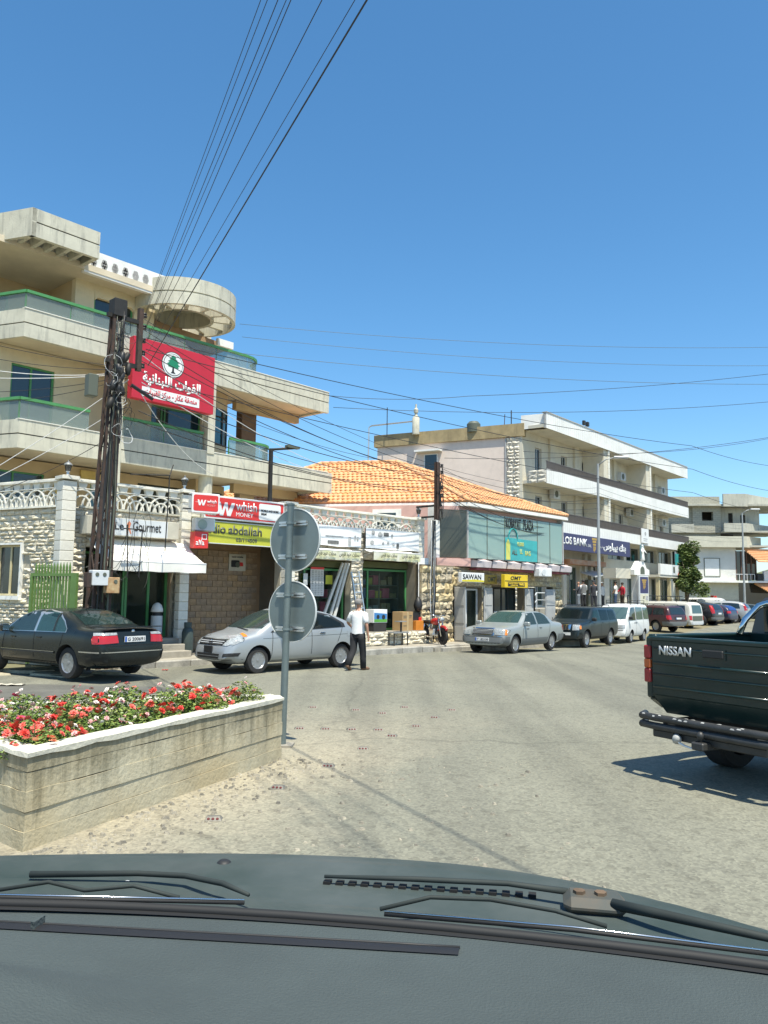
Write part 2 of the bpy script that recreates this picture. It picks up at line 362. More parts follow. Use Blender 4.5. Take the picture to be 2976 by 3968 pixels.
# loose grit along the foot of the planter
gr = MB(); rr = random.Random(11)
for i in range(900):
    t = rr.random(); d = abs(rr.gauss(0, 0.42))+0.02
    x = -2.50+1.40*t+d*0.925; y = 5.8+3.5*t-d*0.38
    if rr.random() < .4: x, y = rr.uniform(-2.2, 1.6), rr.uniform(4.2, 9.5)
    s = rr.choice((.006, .008, .010, .014, .022)) * (1.0 if y < 8 else 1.2)
    a = rr.uniform(0, 6); T = Matrix.Translation((x, y, s*.35))@Matrix.Rotation(a, 4, 'Z')@Matrix.Diagonal((s*rr.uniform(.7, 1.5), s, s*.7, 1))
    gr.add([(-1, -.6, -.6), (.8, -1, -.6), (1, .7, -.6), (-.6, 1, -.6), (-.5, -.4, .7), (.5, -.4, .8), (.4, .5, .6), (-.4, .5, .7)], [(4, 5, 6, 7), (0, 1, 5, 4), (1, 2, 6, 5), (2, 3, 7, 6), (3, 0, 4, 7)], T)
o = part('gravel', gr, M('grit', (0.38, 0.34, 0.26), 0.95, col2=(0.12, 0.11, 0.09), scale=4), None, kind='stuff'); o['label'] = 'loose grit and pebbles scattered beside the concrete planter'; o['category'] = 'gravel'
tw = MB().tube([(-1.78, 5.75, .012), (-1.70, 5.62, .02), (-1.60, 5.54, .014), (-1.53, 5.47, .012)], [.018, .016, .012, .006], 6)
single('twig', tw, M('twig_bark', (.10, .075, .045), .9), 'short dark broken twig lying on the gravel in front of the planter', 'twig')
for nm_, (x_, y_, s_), lb_, mm_ in (('cardboard_scrap', (-7.25, 15.9, .24), 'flattened pale cardboard scrap lying on the road below the dark saloon', M('scrap_card', (.5, .46, .36), .9)),
                               ('crushed_can', (-5.15, 19.25, .07), 'small crushed red can in the gutter before the silver saloon', M('can_red', (.5, .03, .03), .4)),
                               ('rubber_scrap', (-8.3, 15.3, .34), 'flat black strip of rubber lying on the road beside the broken apron', M('scrap_rubber', (.03, .03, .03), .9))):
    mb = MB(); mb.grid(lambda u, v: (x_+(u-.5)*s_*2, y_+(v-.5)*s_*.8, .012+.03*abs(math.sin(7*u+2*v))), 5, 3); mb.grid(lambda u, v: (x_+(u-.5)*s_*2, y_+(v-.5)*s_*.8, .006+.03*abs(math.sin(7*u+2*v))), 5, 3)
    single(nm_, mb, mm_, lb_, 'litter')

# ------------------------------------------------------------------ concrete planter with roses
M_PLANT = M('board_marked_concrete', (0.47, 0.43, 0.31), 0.9, 0.16, 0.9, 0.4, 26, stain=0.25, col2=(0.42, 0.35, 0.215))
def weather(m, top=.66, lo=.12):
    """grime washed down from the coping, ochre splash at the foot"""
    n = m.node_tree.nodes; l = m.node_tree.links; b = n['Principled BSDF']; src = b.inputs['Base Color'].links[0].from_socket
    tc = n.new('ShaderNodeTexCoord'); sp = n.new('ShaderNodeSeparateXYZ'); l.new(tc.outputs['Object'], sp.inputs[0])
    mp = n.new('ShaderNodeMapping'); mp.inputs['Scale'].default_value = (3.2, 3.2, .35); l.new(tc.outputs['Object'], mp.inputs[0]); nz = n.new('ShaderNodeTexNoise'); nz.inputs['Scale'].default_value = 2.2; nz.inputs['Detail'].default_value = 9; nz.inputs['Roughness'].default_value = .72; l.new(mp.outputs[0], nz.inputs['Vector'])
    ad = n.new('ShaderNodeMath'); ad.operation = 'MULTIPLY_ADD'; l.new(nz.outputs['Fac'], ad.inputs[0]); ad.inputs[1].default_value = 1.5; l.new(sp.outputs['Z'], ad.inputs[2])
    for lo_, hi_, col in ((1.08, 1.42, (.50, .50, .47, 1)),):
        r = n.new('ShaderNodeValToRGB'); r.color_ramp.elements[0].color = (1, 1, 1, 1); r.color_ramp.elements[1].color = col
        mr = n.new('ShaderNodeMapRange'); mr.inputs['From Min'].default_value = lo_; mr.inputs['From Max'].default_value = hi_; l.new(ad.outputs[0], mr.inputs['Value']); l.new(mr.outputs[0], r.inputs['Fac'])
        mx = n.new('ShaderNodeMix'); mx.data_type = 'RGBA'; mx.blend_type = 'MULTIPLY'; mx.inputs['Factor'].default_value = 1; l.new(src, mx.inputs['A']); l.new(r.outputs[0], mx.inputs['B']); src = mx.outputs['Result']
    l.new(src, b.inputs['Base Color'])
weather(M_PLANT)
M_CAP = M('white_cap_paint', (0.62, 0.59, 0.48), 0.8, 0.10, 3, 0.35, 30, stain=0.12)
M_SOIL = M('soil', (0.06, 0.045, 0.03), 1.0, 0.3, 6, 0.6, 20)
PT = [(-2.54, 5.90), (-1.12, 9.22), (-1.30, 9.38), (-4.15, 8.42), (-4.0, 7.12)]
planter = thing('concrete_planter', 'board-marked concrete roadside planter with white painted rim', 'planter', (0, 0, 0))
def inset(pts, d):
    out = []
    n = len(pts)
    for i in range(n):
        a, b, c = Vector(pts[i-1]), Vector(pts[i]), Vector(pts[(i+1) % n])
        e1 = (b-a).normalized(); e2 = (c-b).normalized(); n1 = Vector((-e1.y, e1.x)); n2 = Vector((-e2.y, e2.x)); k = (n1+n2); k = k/max(.35, k.dot(n1))
        out.append((b.x+k.x*d, b.y+k.y*d))
    return out
IN = inset(PT, 0.15)
zc = [-0.08, 0.13, 0.27, 0.41, 0.55, 0.655]
for k in range(5):
    mb = MB(); dd = [(0.0, .006, -.002, .005, 0.002)[k]]*5
    out = inset(PT, dd[0]); n = 5
    NS = 14
    def ringpts(P): 
        r_ = []
        for i in range(5):
            a, b = P[i], P[(i+1) % 5]
            for j in range(NS): r_.append((a[0]+(b[0]-a[0])*j/NS, a[1]+(b[1]-a[1])*j/NS))
        return r_
    ro, ri = ringpts(out), ringpts(IN); N = len(ro); z0, z1 = zc[k]+.004, zc[k+1]
    rr = random.Random(k)
    zt = [z1+rr.uniform(-.006, .006) for _ in range(N)]
    v = [(p[0], p[1], z0) for p in ro]+[(p[0]+rr.uniform(-.003, .003), p[1]+rr.uniform(-.003, .003), zt[i]) for i, p in enumerate(ro)]+[(p[0], p[1], zt[i]) for i, p in enumerate(ri)]+[(p[0], p[1], z0) for p in ri]
    f = []
    for i in range(N):
        j = (i+1) % N; f += [(i, j, N+j, N+i), (N+i, N+j, 2*N+j, 2*N+i), (2*N+i, 2*N+j, 3*N+j, 3*N+i), (3*N+i, 3*N+j, j, i)]
    mb.add(v, f); part('board_course', mb, M_PLANT, planter)
mb = MB(); rr = random.Random(5); NS = 16
ro, ri = ringpts(inset(PT, -.012)), ringpts(inset(PT, .165)); N = len(ro)
zt = [0.70+rr.uniform(-.008, .008) for _ in range(N)]; zb = [0.655+rr.uniform(-.012, .006) for _ in range(N)]
mb.add([(p[0], p[1], zb[i]) for i, p in enumerate(ro)]+[(p[0]*.998, p[1]*1.0, zt[i]-.012) for i, p in enumerate(ro)]+[(a[0]*.9+b[0]*.1, a[1]*.9+b[1]*.1, zt[i]) for i, (a, b) in enumerate(zip(ro, ri))]+[(p[0], p[1], zt[i]-.006) for i, p in enumerate(ri)]+[(p[0], p[1], .5) for p in ri],
       [(k*N+i, k*N+(i+1) % N, (k+1)*N+(i+1) % N, (k+1)*N+i) for k in range(4) for i in range(N)])
part('rim', mb, M_CAP, planter, label='chalky white painted rim')
mb = MB(); mb.prism(IN, 0.3, 0.56); part('soil', mb, M_SOIL, planter)

M_LEAF = [M('rose_leaf', (0.13, 0.20, 0.035), 0.5, 0.35, 9), M('rose_leaf_young', (0.24, 0.29, 0.06), 0.5, 0.3, 9)]
M_STEM = M('rose_stem', (0.07, 0.085, 0.03), 0.7)
M_BLOOM = [M('petal_red', (0.62, 0.045, 0.03), 0.55, 0.3, 18), M('petal_coral', (0.70, 0.10, 0.08), 0.55, 0.25, 18, col2=(0.78, 0.20, 0.14)), M('petal_pink', (0.74, 0.32, 0.33), 0.55, 0.2, 18, col2=(0.80, 0.55, 0.50)),
           M('petal_white', (0.78, 0.70, 0.64), 0.55, 0.1, 18), M('petal_magenta', (0.62, 0.05, 0.16), 0.55, 0.3, 18), M('petal_orange', (0.78, 0.30, 0.16), 0.55, 0.25, 18)]
def bush_mesh(seed, r, h, n, mats):
    rr = random.Random(seed); mb = MB()
    for i in range(n):
        a = rr.uniform(0, 6.28); q = rr.random()**.5*r; zz = h*(rr.random()**.6)*(1-.55*(q/r)**2)
        c = Vector((q*math.cos(a), q*math.sin(a), zz)); s = rr.uniform(.012, .026)
        T = Matrix.Translation(c)@Matrix.Rotation(rr.uniform(0, 6.28), 4, 'Z')@Matrix.Rotation(rr.uniform(-.9, .9), 4, 'X')@Matrix.Rotation(rr.uniform(-.5, .5), 4, 'Y')
        mb.cur = 1 if rr.random() < .3 else 0
        mb.add([(-s, 0, 0), (-.3*s, -.55*s, .12*s), (s, 0, -.1*s), (-.3*s, .55*s, .12*s), (.3*s, 0, -.16*s)], [(0, 1, 4), (1, 2, 4), (2, 3, 4), (3, 0, 4)], T)
    return mb.mesh('foliage', mats)
def stem_mesh(seed, r, h):
    rr = random.Random(seed); mb = MB()
    for i in range(9):
        a = rr.uniform(0, 6.28); q = rr.uniform(.3, .9)*r
        mb.tube([(0, 0, -.02), (q*.5*math.cos(a), q*.5*math.sin(a), h*.5), (q*math.cos(a), q*math.sin(a), h*rr.uniform(.8, 1.05))], [.006, .004, .003], 4)
    return mb.mesh('stem', M_STEM)
def bloom_mesh(k, mat):
    rr = random.Random(50+k); mb = MB()
    for ring, (n, rad, tilt, z) in enumerate(((7, 1.0, .25, 0), (6, .78, .6, .12), (5, .5, 1.0, .22))):
        for i in range(n):
            a = 6.283*i/n+ring*.5+rr.uniform(-.2, .2); L = rad*rr.uniform(.85, 1.15); wd = L*.62
            T = Matrix.Rotation(a, 4, 'Z')@Matrix.Translation((0, 0, z))@Matrix.Rotation(-tilt, 4, 'Y')
            mb.add([(0, 0, 0), (L*.6, -wd*.5, .10), (L, -wd*.25, .02+rr.uniform(-.1, .12)), (L, wd*.25, .02+rr.uniform(-.1, .12)), (L*.6, wd*.5, .10), (L*.55, 0, -.03)], [(0, 1, 5), (1, 2, 5), (2, 3, 5), (3, 4, 5), (4, 0, 5)], T)
    return mb.mesh('bloom', mat)
BM = [bloom_mesh(i, m) for i, m in enumerate(M_BLOOM)]
FOL = [bush_mesh(s, .34, .27, 1250, M_LEAF) for s in (1, 2, 3)]; TALL = bush_mesh(9, .26, .36, 1000, [M_LEAF[1], M_LEAF[0]]); STM = [stem_mesh(s, .28, .27) for s in (4, 5)]
rr = random.Random(21)
def in_poly(x, y, P):
    c = False
    for i in range(len(P)):
        (ax, ay), (bx, by) = P[i], P[i-1]
        if (ay > y) != (by > y) and x < (bx-ax)*(y-ay)/(by-ay)+ax: c = not c
    return c
BLOOMS = {'red': [(0, 4), (1, 4), (3, 2), (2, 3)], 'mixed': [(1, 3), (2, 5), (3, 4), (0, 2)], 'pink': [(4, 4), (2, 3), (3, 2)], 'white': [(3, 6), (2, 4)], 'coral': [(1, 6), (5, 1), (0, 3), (2, 2)]}
bushes = [(-2.72, 6.42, 'coral', 1.0), (-2.98, 6.85, 'red', 1.0), (-3.35, 6.85, 'coral', .9), (-2.62, 6.72, 'red', .8), (-3.3, 7.3, 'pink', 1.05), (-2.8, 7.25, 'coral', 1.05), (-3.75, 7.5, 'mixed', .9), (-2.42, 7.15, 'white', .8), (-2.95, 7.75, 'white', 1.1), (-2.35, 7.6, 'red', 1.1),
          (-3.5, 7.95, 'pink', 1.0), (-2.6, 8.15, 'mixed', 1.05), (-2.14, 7.85, 'red', .85), (-2.1, 8.3, 'red', 1.1), (-1.95, 8.62, 'mixed', 1.0), (-1.82, 8.32, 'coral', .8), (-1.74, 8.72, 'red', .8), (-1.52, 8.98, 'tall', .95), (-3.1, 8.25, 'mixed', .9)]
ROW = {'coral': 'coral and orange', 'red': 'deep red', 'pink': 'magenta', 'mixed': 'mixed red and white', 'white': 'white and pale pink'}
PLACE = ['at the near corner rim', 'left of the near corner', 'at the left frame edge near the corner', 'on the long rim near the corner', 'on the left, third back', 'in the middle near the corner', 'far left by the side rim', 'on the long rim, quarter way', 'in the middle of the planter', 'on the long rim, third way', 'by the back rim on the left', 'by the back rim at mid length', 'on the long rim, half way', 'in the far half, centre', 'by the back rim near the tip', 'on the long rim near the tip', 'second from the tip', 'tip', 'at the back rim, left of centre']
for bi, (x, y, kind, sc) in enumerate(bushes):
    if kind == 'tall':
        b = thing('rose_bush', 'taller light green rose bush with white blooms at the planter tip', 'bush', (x, y, .56), rr.uniform(0, 6), 'roses in the planter'); fo = obj('foliage', TALL, b, scale=(sc,)*3); kinds = [(3, 4), (2, 2)]; R_, H_ = .24, .38
    else:
        b = thing('rose_bush', 'rose bush with '+ROW[kind]+' blooms '+PLACE[bi], 'bush', (x, y, .56), rr.uniform(0, 6), 'roses in the planter'); fo = obj('foliage', rr.choice(FOL), b, scale=(sc, sc, sc*rr.uniform(.95, 1.2)*(1.1 if y > 7.9 else .72))); kinds = BLOOMS[kind]; R_, H_ = .33, .33 if y > 7.9 else .23
    fo['kind'] = 'stuff'
    obj('stem', rr.choice(STM), b, scale=(sc,)*3)
    for k, n in kinds:
        cl = rr.uniform(0, 6.28); cq = rr.uniform(.3, .95)*R_
        for j in range(n+4 if kind != 'tall' else n):
            if rr.random() < .6: px, py = cq*math.cos(cl)+rr.gauss(0, .06), cq*math.sin(cl)+rr.gauss(0, .06)
            else: a = rr.uniform(0, 6.28); q = rr.random()**.5*R_; px, py = q*math.cos(a), q*math.sin(a)
            q = min(1, math.hypot(px, py)/R_); z = (H_*(1-.5*q*q)+rr.uniform(-.03, .06))*sc
            s = rr.uniform(.026, .041)*(.72 if k in (3, 2) else 1.0)
            obj('bloom', BM[k], b, (px*sc, py*sc, z), (rr.uniform(-.8, .8), rr.uniform(-.8, .8), rr.uniform(0, 6)), (s, s, s*.8))

# ------------------------------------------------------------------ round road sign seen from behind
M_GALV = M('painted_galvanised', (0.15, 0.185, 0.18), 0.5, 0.12, 5, metal=0.3)
M_GALV2 = M('galvanised_sheet', (0.175, 0.215, 0.212), 0.45, 0.10, 2.5, metal=0.35)
M_ALU = M('aluminium', (0.62, 0.63, 0.62), 0.35, 0.06, 8, metal=0.8)
sg = thing('road_sign', 'two round road signs seen from behind on one grey post', 'road sign', (-1.21, 10.0, 0), 0)
tilt = 0.012
mb = MB(); mb.tube([(0, 0, -.1), (tilt*2.97, 0, 2.97)], .045, 14); mb.lathe([(0, 2.965), (.05, 2.965), (.05, 2.985), (0, 3.0)], 12, Matrix.Translation((tilt*2.97, 0, 0))); part('post', mb, M_GALV, sg, 50)
for zc_, rad in ((2.535, .395), (1.635, .375)):
    T = Matrix.Translation((tilt*zc_+.055, .085, zc_))@Matrix.Rotation(R(-33), 4, 'Z')
    mb = MB(); mb.lathe([(0, -.003), (rad-.012, -.003), (rad, -.02), (rad+.004, -.02), (rad+.004, .004), (rad-.012, .006), (0, .006)], 48, T@Matrix.Rotation(R(90), 4, 'X'))
    dsk = part('sign_disc', mb, M_GALV2, sg, 40)
    mb = MB(); mb.lathe([(rad-.004, -.012), (rad+.006, -.012), (rad+.006, .01), (rad-.004, .01), (rad-.004, -.012)], 48, T@Matrix.Rotation(R(90), 4, 'X')); part('rim', mb, M('sign_rim_white', (.6, .62, .6), .5), dsk, 40)
    for dz in (.205, -.215):
        mb = MB(); T2 = T@Matrix.Translation((0, 0, dz))
        mb.box(-.235, .205, -.035, -.004, .012, .028, T2); mb.box(-.235, .205, -.035, -.004, -.028, -.012, T2); mb.box(-.235, .205, -.010, -.004, -.028, .028, T2); mb.box(-.235, .205, -.038, -.034, .004, .03, T2)
        br = part('bracket', mb, M_ALU, sg)
        mb = MB(); c = Vector((tilt*(zc_+dz), 0, zc_+dz)); mb.lathe([(.047, -.014), (.054, -.014), (.054, .014), (.047, .014), (.047, -.014)], 14, Matrix.Translation(c)); mb.cb(c+Vector((.06, -.01, 0)), (.03, .02, .03)); part('clamp', mb, M_GALV2, br, 50)
part('footing', MB().prism([(-.13, -.12), (.13, -.12), (.14, .12), (-.12, .12)], -.02, .03), M_PAVE, sg)

# ------------------------------------------------------------------ raised road studs
M_STUD = M('stud_casting', (0.20, 0.185, 0.155), 0.6, 0.2, 20, metal=0.3)
M_REFL = M('red_reflector', (0.12, 0.03, 0.025), 0.25, 0)
sb = MB(); sb.add([(-.07, -.06, 0), (.07, -.06, 0), (.07, .06, 0), (-.07, .06, 0), (-.052, -.022, .028), (.052, -.022, .028), (.052, .022, .028), (-.052, .022, .028)], [(4, 5, 6, 7), (0, 1, 5, 4), (1, 2, 6, 5), (2, 3, 7, 6), (3, 0, 4, 7)])
sb_m = sb.mesh('casting', M_STUD)
rb = MB()
for k in (-1, 0, 1):
    T = Matrix.Translation((k*.036, -.0425, .0142))@Matrix.Rotation(R(36.4), 4, 'X'); rb.lathe([(0, .004), (.011, .004), (.013, 0)], 8, T)
rb_m = rb.mesh('reflector', M_REFL)
STUDS = [(-1.37, 6.79), (-0.98, 7.88), (-0.57, 8.88), (-0.22, 9.87), (0.14, 10.78), (0.49, 11.59), (0.81, 12.43), (1.14, 13.25), (-1.13, 11.28), (-0.77, 11.26), (-0.41, 11.25), (-0.04, 11.24), (-1.13, 13.37), (-0.42, 13.12), (0.01, 12.8), (0.38, 13.51), (-1.49, 12.39)]
ORD = ['nearest', 'second', 'third', 'fourth', 'fifth', 'sixth', 'seventh', 'farthest']
for i, (x, y) in enumerate(STUDS):
    if i < 8: lb = ORD[i]+' red road stud of the long diagonal row, counted from the planter'
    elif i < 12: lb = ['first', 'second', 'third', 'fourth'][i-8]+' red road stud beside the sign post in the short cross row'
    else: lb = 'scattered red road stud '+['left of the far cluster', 'in the middle of the far cluster', 'lowest of the far cluster', 'right of the far cluster', 'just past the sign post'][i-12]
    s = thing('road_stud', lb, 'road stud', (x, y, .003), R(-4 if i < 8 else 6)+random.uniform(-.15, .15), 'red road studs'); obj('casting', sb_m, s); obj('reflector', rb_m, s)
# ------------------------------------------------------------------ shared building materials
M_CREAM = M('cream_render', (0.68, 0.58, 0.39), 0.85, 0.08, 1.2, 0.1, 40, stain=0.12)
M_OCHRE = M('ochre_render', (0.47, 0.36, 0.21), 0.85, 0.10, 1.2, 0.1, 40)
M_SOFFIT = M('soffit_plaster', (0.62, 0.54, 0.40), 0.85, 0.1, 1.0)
M_WHITE = M('white_render', (0.78, 0.77, 0.72), 0.75, 0.07, 1.5, 0.08, 30, stain=0.15)
M_STONE = M('white_limestone', (0.76, 0.73, 0.63), 0.8, 0.10, 3.0, 0.25, 25, stain=0.2, rnd=.08)
M_SPLIT = M('split_face_stone', (0.74, 0.70, 0.58), 0.9, 0.3, 2.5, 0.7, 14, col2=(0.64, 0.56, 0.40), rnd=.14)
M_SPLITW = M('split_face_white', (0.76, 0.72, 0.62), 0.9, 0.25, 2.5, 0.7, 14, col2=(0.62, 0.55, 0.42), rnd=.14)
M_MORT = M('mortar', (0.42, 0.38, 0.29), 0.95, 0.15, 3)
M_GREEN = M('green_frame', (0.07, 0.25, 0.085), 0.5, 0.1, 4)
M_DARKGL = M('dark_window_glass', (0.018, 0.030, 0.032), 0.06, 0, spec=0.8)
M_TEALGL = M('teal_window_glass', (0.02, 0.10, 0.13), 0.08, 0, spec=0.9)
M_FROST = m_glass('balcony_glass', (0.74, 0.82, 0.78), 0.38, 0.25, (0.30, 0.35, 0.33))
M_CLEAR = m_glass('shop_glass', (0.78, 0.86, 0.83), 0.14, 0.03, (0.05, 0.07, 0.06))
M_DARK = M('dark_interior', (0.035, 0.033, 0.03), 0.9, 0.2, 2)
M_BLACK = M('black_plastic', (0.02, 0.02, 0.021), 0.5, 0)
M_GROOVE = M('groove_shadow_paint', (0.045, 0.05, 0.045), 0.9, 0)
M_IRON = M('dark_iron', (0.035, 0.033, 0.03), 0.6, 0.2, 6, metal=0.4)
M_RUST = M('rusted_steel', (0.075, 0.042, 0.031), 0.85, 0.3, 6, 0.2, 30, col2=(0.035, 0.027, 0.022))

def window(parent, u0, u1, z0, z1, n, fr=None, gl=None, mull=(0.5,), fw=0.05, name='window', d=0.06):
    mb = MB(); fr = fr or M_GREEN
    mb.box(u0, u1, n, n+d, z0, z0+fw); mb.box(u0, u1, n, n+d, z1-fw, z1); mb.box(u0, u0+fw, n, n+d, z0+fw, z1-fw); mb.box(u1-fw, u1, n, n+d, z0+fw, z1-fw)
    ed = [u0]+[u0+(u1-u0)*m for m in mull]+[u1]
    for e in ed[1:-1]: mb.box(e-fw/2, e+fw/2, n+.002, n+d-.002, z0+fw, z1-fw)
    wn = part(name, mb, fr, parent)
    for a, b in zip(ed, ed[1:]): part('pane', MB().box(a+fw*.45, b-fw*.45, n+d*.5, n+d*.5+.012, z0+fw*.9, z1-fw*.9), gl or M_DARKGL, wn)
    return wn
def wall_open(u0, u1, z0, z1, n0, n1, holes, mb=None):
    """wall with rectangular holes (u0,u1,z0,z1)"""
    mb = mb or MB(); us = sorted(set([u0, u1]+[h[0] for h in holes]+[h[1] for h in holes]))
    for a, b in zip(us, us[1:]):
        if b <= u0 or a >= u1: continue
        cuts = sorted([(h[2], h[3]) for h in holes if h[0] <= a+1e-6 and h[1] >= b-1e-6]); z = z0
        for c0, c1 in cuts:
            if c0 > z+1e-6: mb.box(a, b, n0, n1, z, c0)
            z = c1
        if z < z1-1e-6: mb.box(a, b, n0, n1, z, z1)
    return mb
def rough_block(seed, mat, amp=.16):
    """split-faced stone 1x1 face, front at -y"""
    rr = random.Random(seed); mb = MB(); nx, nz = 4, 3
    v = []; f = []
    for j in range(nz+1):
        for i in range(nx+1):
            e = i in (0, nx) or j in (0, nz)
            v.append((i/nx-.5+(0 if e else rr.uniform(-.06, .06)), (-.08-rr.uniform(0, .28) if e else -.30-rr.uniform(0, amp*3.6)), j/nz-.5+(0 if e else rr.uniform(-.08, .08))))
    f = [(j*5+i, j*5+i+1, (j+1)*5+i+1, (j+1)*5+i) for j in range(nz) for i in range(nx)]
    o = len(v); v += [(-.5, .5, -.5), (.5, .5, -.5), (.5, .5, .5), (-.5, .5, .5)]
    f += [(0, o, o+1, 4, 3, 2, 1), (15, 16, 17, 18, 19, o+2, o+3), (0, 5, 10, 15, o+3, o), (4, o+1, o+2, 19, 14, 9)]
    mb.add(v, f); return mb.mesh('stone', mat)
RB = [rough_block(s, M_SPLIT) for s in range(10)]; RBW = [rough_block(s+20, M_SPLITW) for s in range(10)]
def stone_field(parent, u0, u1, z0, z1, n, seed, h=.13, wd=.3, meshes=None, depth=.09, holes=()):
    rr = random.Random(seed); z = z0; k = 0
    while z < z1-.03:
        hh = min(h*rr.uniform(.65, 1.35), z1-z); u = u0
        while u < u1-.02:
            ww = min(wd*rr.uniform(.5, 1.7), u1-u)
            if u1-(u+ww) < .08: ww = u1-u
            cu, cz = u+ww/2, z+hh/2
            if not any(a-.01 < cu+ww*.4 and cu-ww*.4 < b+.01 and c-.01 < cz+hh*.3 and cz-hh*.3 < d+.01 for a, b, c, d in holes):
                obj('stone', rr.choice(meshes or RB), parent, (cu, n, cz), (0, rr.choice((0, math.pi)), 0), (ww-.012, depth*rr.uniform(.75, 1.25), hh-.012)); k += 1
            u += ww
        z += hh
    return k
blk = MB().rbox(-.5, .5, -.5, .5, -.5, .5, .035).mesh('block', M_STONE)
def pillar_blocks(parent, u0, u1, n0, n1, z0, z1, h=.245):
    n = max(1, round((z1-z0)/h)); hh = (z1-z0)/n
    for i in range(n): obj('block', blk, parent, ((u0+u1)/2, (n0+n1)/2, z0+(i+.5)*hh), None, (u1-u0, n1-n0, hh-.012))
    part('mortar_core', MB().box(u0+.012, u1-.012, n0+.012, n1-.012, z0, z1), M_MORT, parent)

# ------------------------------------------------------------------ shop row: ground-floor shops under a balustraded terrace
shop = thing('shop_row', 'low white stone shop row with arched balustrade on its terrace', 'building', FB.w(0, 0), FB.rz)
OP = [(.55, 3.2, .62, 3.0), (3.52, 6.9, .15, 3.3), (7.62, 9.95, .6, 3.0), (10.52, 13.12, .6, 3.08)]
part('wall', wall_open(.02, 13.5, .1, 4.0, .06, .34, OP), M_MORT, shop)
mb = MB(); mb.box(.3, 13.5, .35, 6.0, 3.72, 3.98); mb.box(.3, 13.5, -.04, .30, 3.98, 4.03)
part('roof_slab', mb, M_CONC, shop)
mb = MB(); mb.box(.3, 3.3, 4.4, 4.6, .1, 3.72); mb.box(7.3, 13.5, 3.4, 3.6, .1, 3.72)
for u in (.32, 3.36, 7.3, 10.2, 13.3): mb.box(u, u+.1, .35, 3.6, .1, 3.72)
part('inner_wall', mb, M('shop_inner_wall', (0.20, 0.18, 0.14), 0.9, .2, 1.2), shop)
mb = MB(); mb.box(.3, 3.4, .34, 4.5, .1, .62); mb.box(7.3, 13.4, .34, 3.5, .1, .6); part('shop_floor', mb, M_PAVE, shop)
# studio recess: tan brick lining
M_TAN = M('tan_brick', (0.37, 0.255, 0.15), 0.85, 0.25, 2.0, 0.3, 30, rnd=.2)
mb = MB(); mb.box(3.5, 7.4, 1.62, 1.8, .1, 3.72); mb.box(3.4, 3.5, .35, 1.62, .1, 3.72); mb.box(7.3, 7.42, .35, 1.62, .1, 3.72); part('recess_wall', mb, M('tan_mortar', (0.30, 0.20, 0.115), .9), shop)
bt = MB().rbox(-.5, .5, -.5, .5, -.5, .5, .06).mesh('brick', M_TAN)
for j in range(16):
    for i in range(10):
        u = 3.55+i*.38+(.19 if j % 2 else 0)
        if u+.36 < 7.3: obj('brick', bt, shop, (u+.185, 1.605+random.uniform(-.004, .004), .25+j*.19), None, (.368, .05, .178))
# stone facing
stone_field(shop, .17, .55, .15, 4.0, .06, 1, meshes=RBW); stone_field(shop, .55, 3.2, 3.0, 4.0, .06, 2, meshes=RBW, h=.14)
stone_field(shop, 7.34, 7.62, .6, 3.0, .06, 5, meshes=RBW); stone_field(shop, 9.95, 10.5, .6, 4.0, .06, 6, h=.17, wd=.32, meshes=RBW); stone_field(shop, 13.12, 13.5, .6, 3.0, .06, 8, meshes=RBW, h=.16)
stone_field(shop, 7.62, 9.95, 3.0, 4.0, .07, 9, h=.2, wd=.45, meshes=RBW, depth=.05); stone_field(shop, 10.52, 13.12, 3.08, 4.0, .07, 10, h=.2, wd=.45, meshes=RBW, depth=.05)
for u0, u1 in ((-.21, .15), (3.2, 3.5), (6.92, 7.32)): pillar_blocks(shop, u0, u1, -.16, .2, .1, 4.62)
pillar_blocks(shop, 13.18, 13.52, -.14, .2, 3.0, 4.7)
cap = MB().rbox(-.5, .5, -.5, .5, -.5, .5, .08).mesh('pillar_cap', M_STONE)
for u, wd in ((-.03, .46), (3.35, .42), (7.12, .5), (13.35, .46)): obj('pillar_cap', cap, shop, (u, .02, 4.70), None, (wd, .5, .1))
# balustrade: interlaced arches under a pierced top rail
def arch_mesh(r, t=.035):
    mb = MB(); n = 12; pts = [(r*math.cos(math.pi*k/n), r*1.18*math.sin(math.pi*k/n)) for k in range(n+1)]; ipts = [((r-t)*math.cos(math.pi*k/n), (r*1.18-t)*math.sin(math.pi*k/n)) for k in range(n+1)]
    for k in range(n): mb.slab([pts[k], pts[k+1], ipts[k+1], ipts[k]][::-1], -.035, .035)
    return mb.mesh('arch', M_STONE)
AO, AI = arch_mesh(.37), arch_mesh(.235)
post_m = MB().prism([(-.09, -.05), (.09, -.05), (.09, .05), (-.09, .05)], 0, .15, top=[(-.13, -.05), (.13, -.05), (.13, .05), (-.13, .05)]).mesh('top_post', M_STONE)
def balustrade(parent, u0, u1, n=.0):
    k = max(2, round((u1-u0)/.37)); st = (u1-u0)/k
    for i in range(k):
        c = u0+st*(i+.5)
        if c-.37 > u0-.2 and c+.37 < u1+.2: obj('arch', AO, parent, (c, n+(.012 if i % 2 else -.012), 4.03), None, (st/.37, 1, 1))
        obj('arch', AI, parent, (c, n+.004*(i % 3), 4.03), None, (st/.37, 1, 1))
        obj('top_post', post_m, parent, (u0+st*i+st*.5, n+.02, 4.485))
    mb = MB(); mb.box(u0, u1, n-.05, n+.07, 4.465, 4.485); mb.box(u0, u1, n-.09, n+.12, 4.635, 4.685); mb.box(u0, u1, n-.06, n+.09, 4.685, 4.715); part('top_rail', mb, M_STONE, parent)
for a, b in ((.17, 3.18), (7.36, 13.16)): balustrade(shop, a, b)
part('parapet', MB().box(3.5, 6.92, 0, .12, 4.03, 4.6), M_STONE, shop)
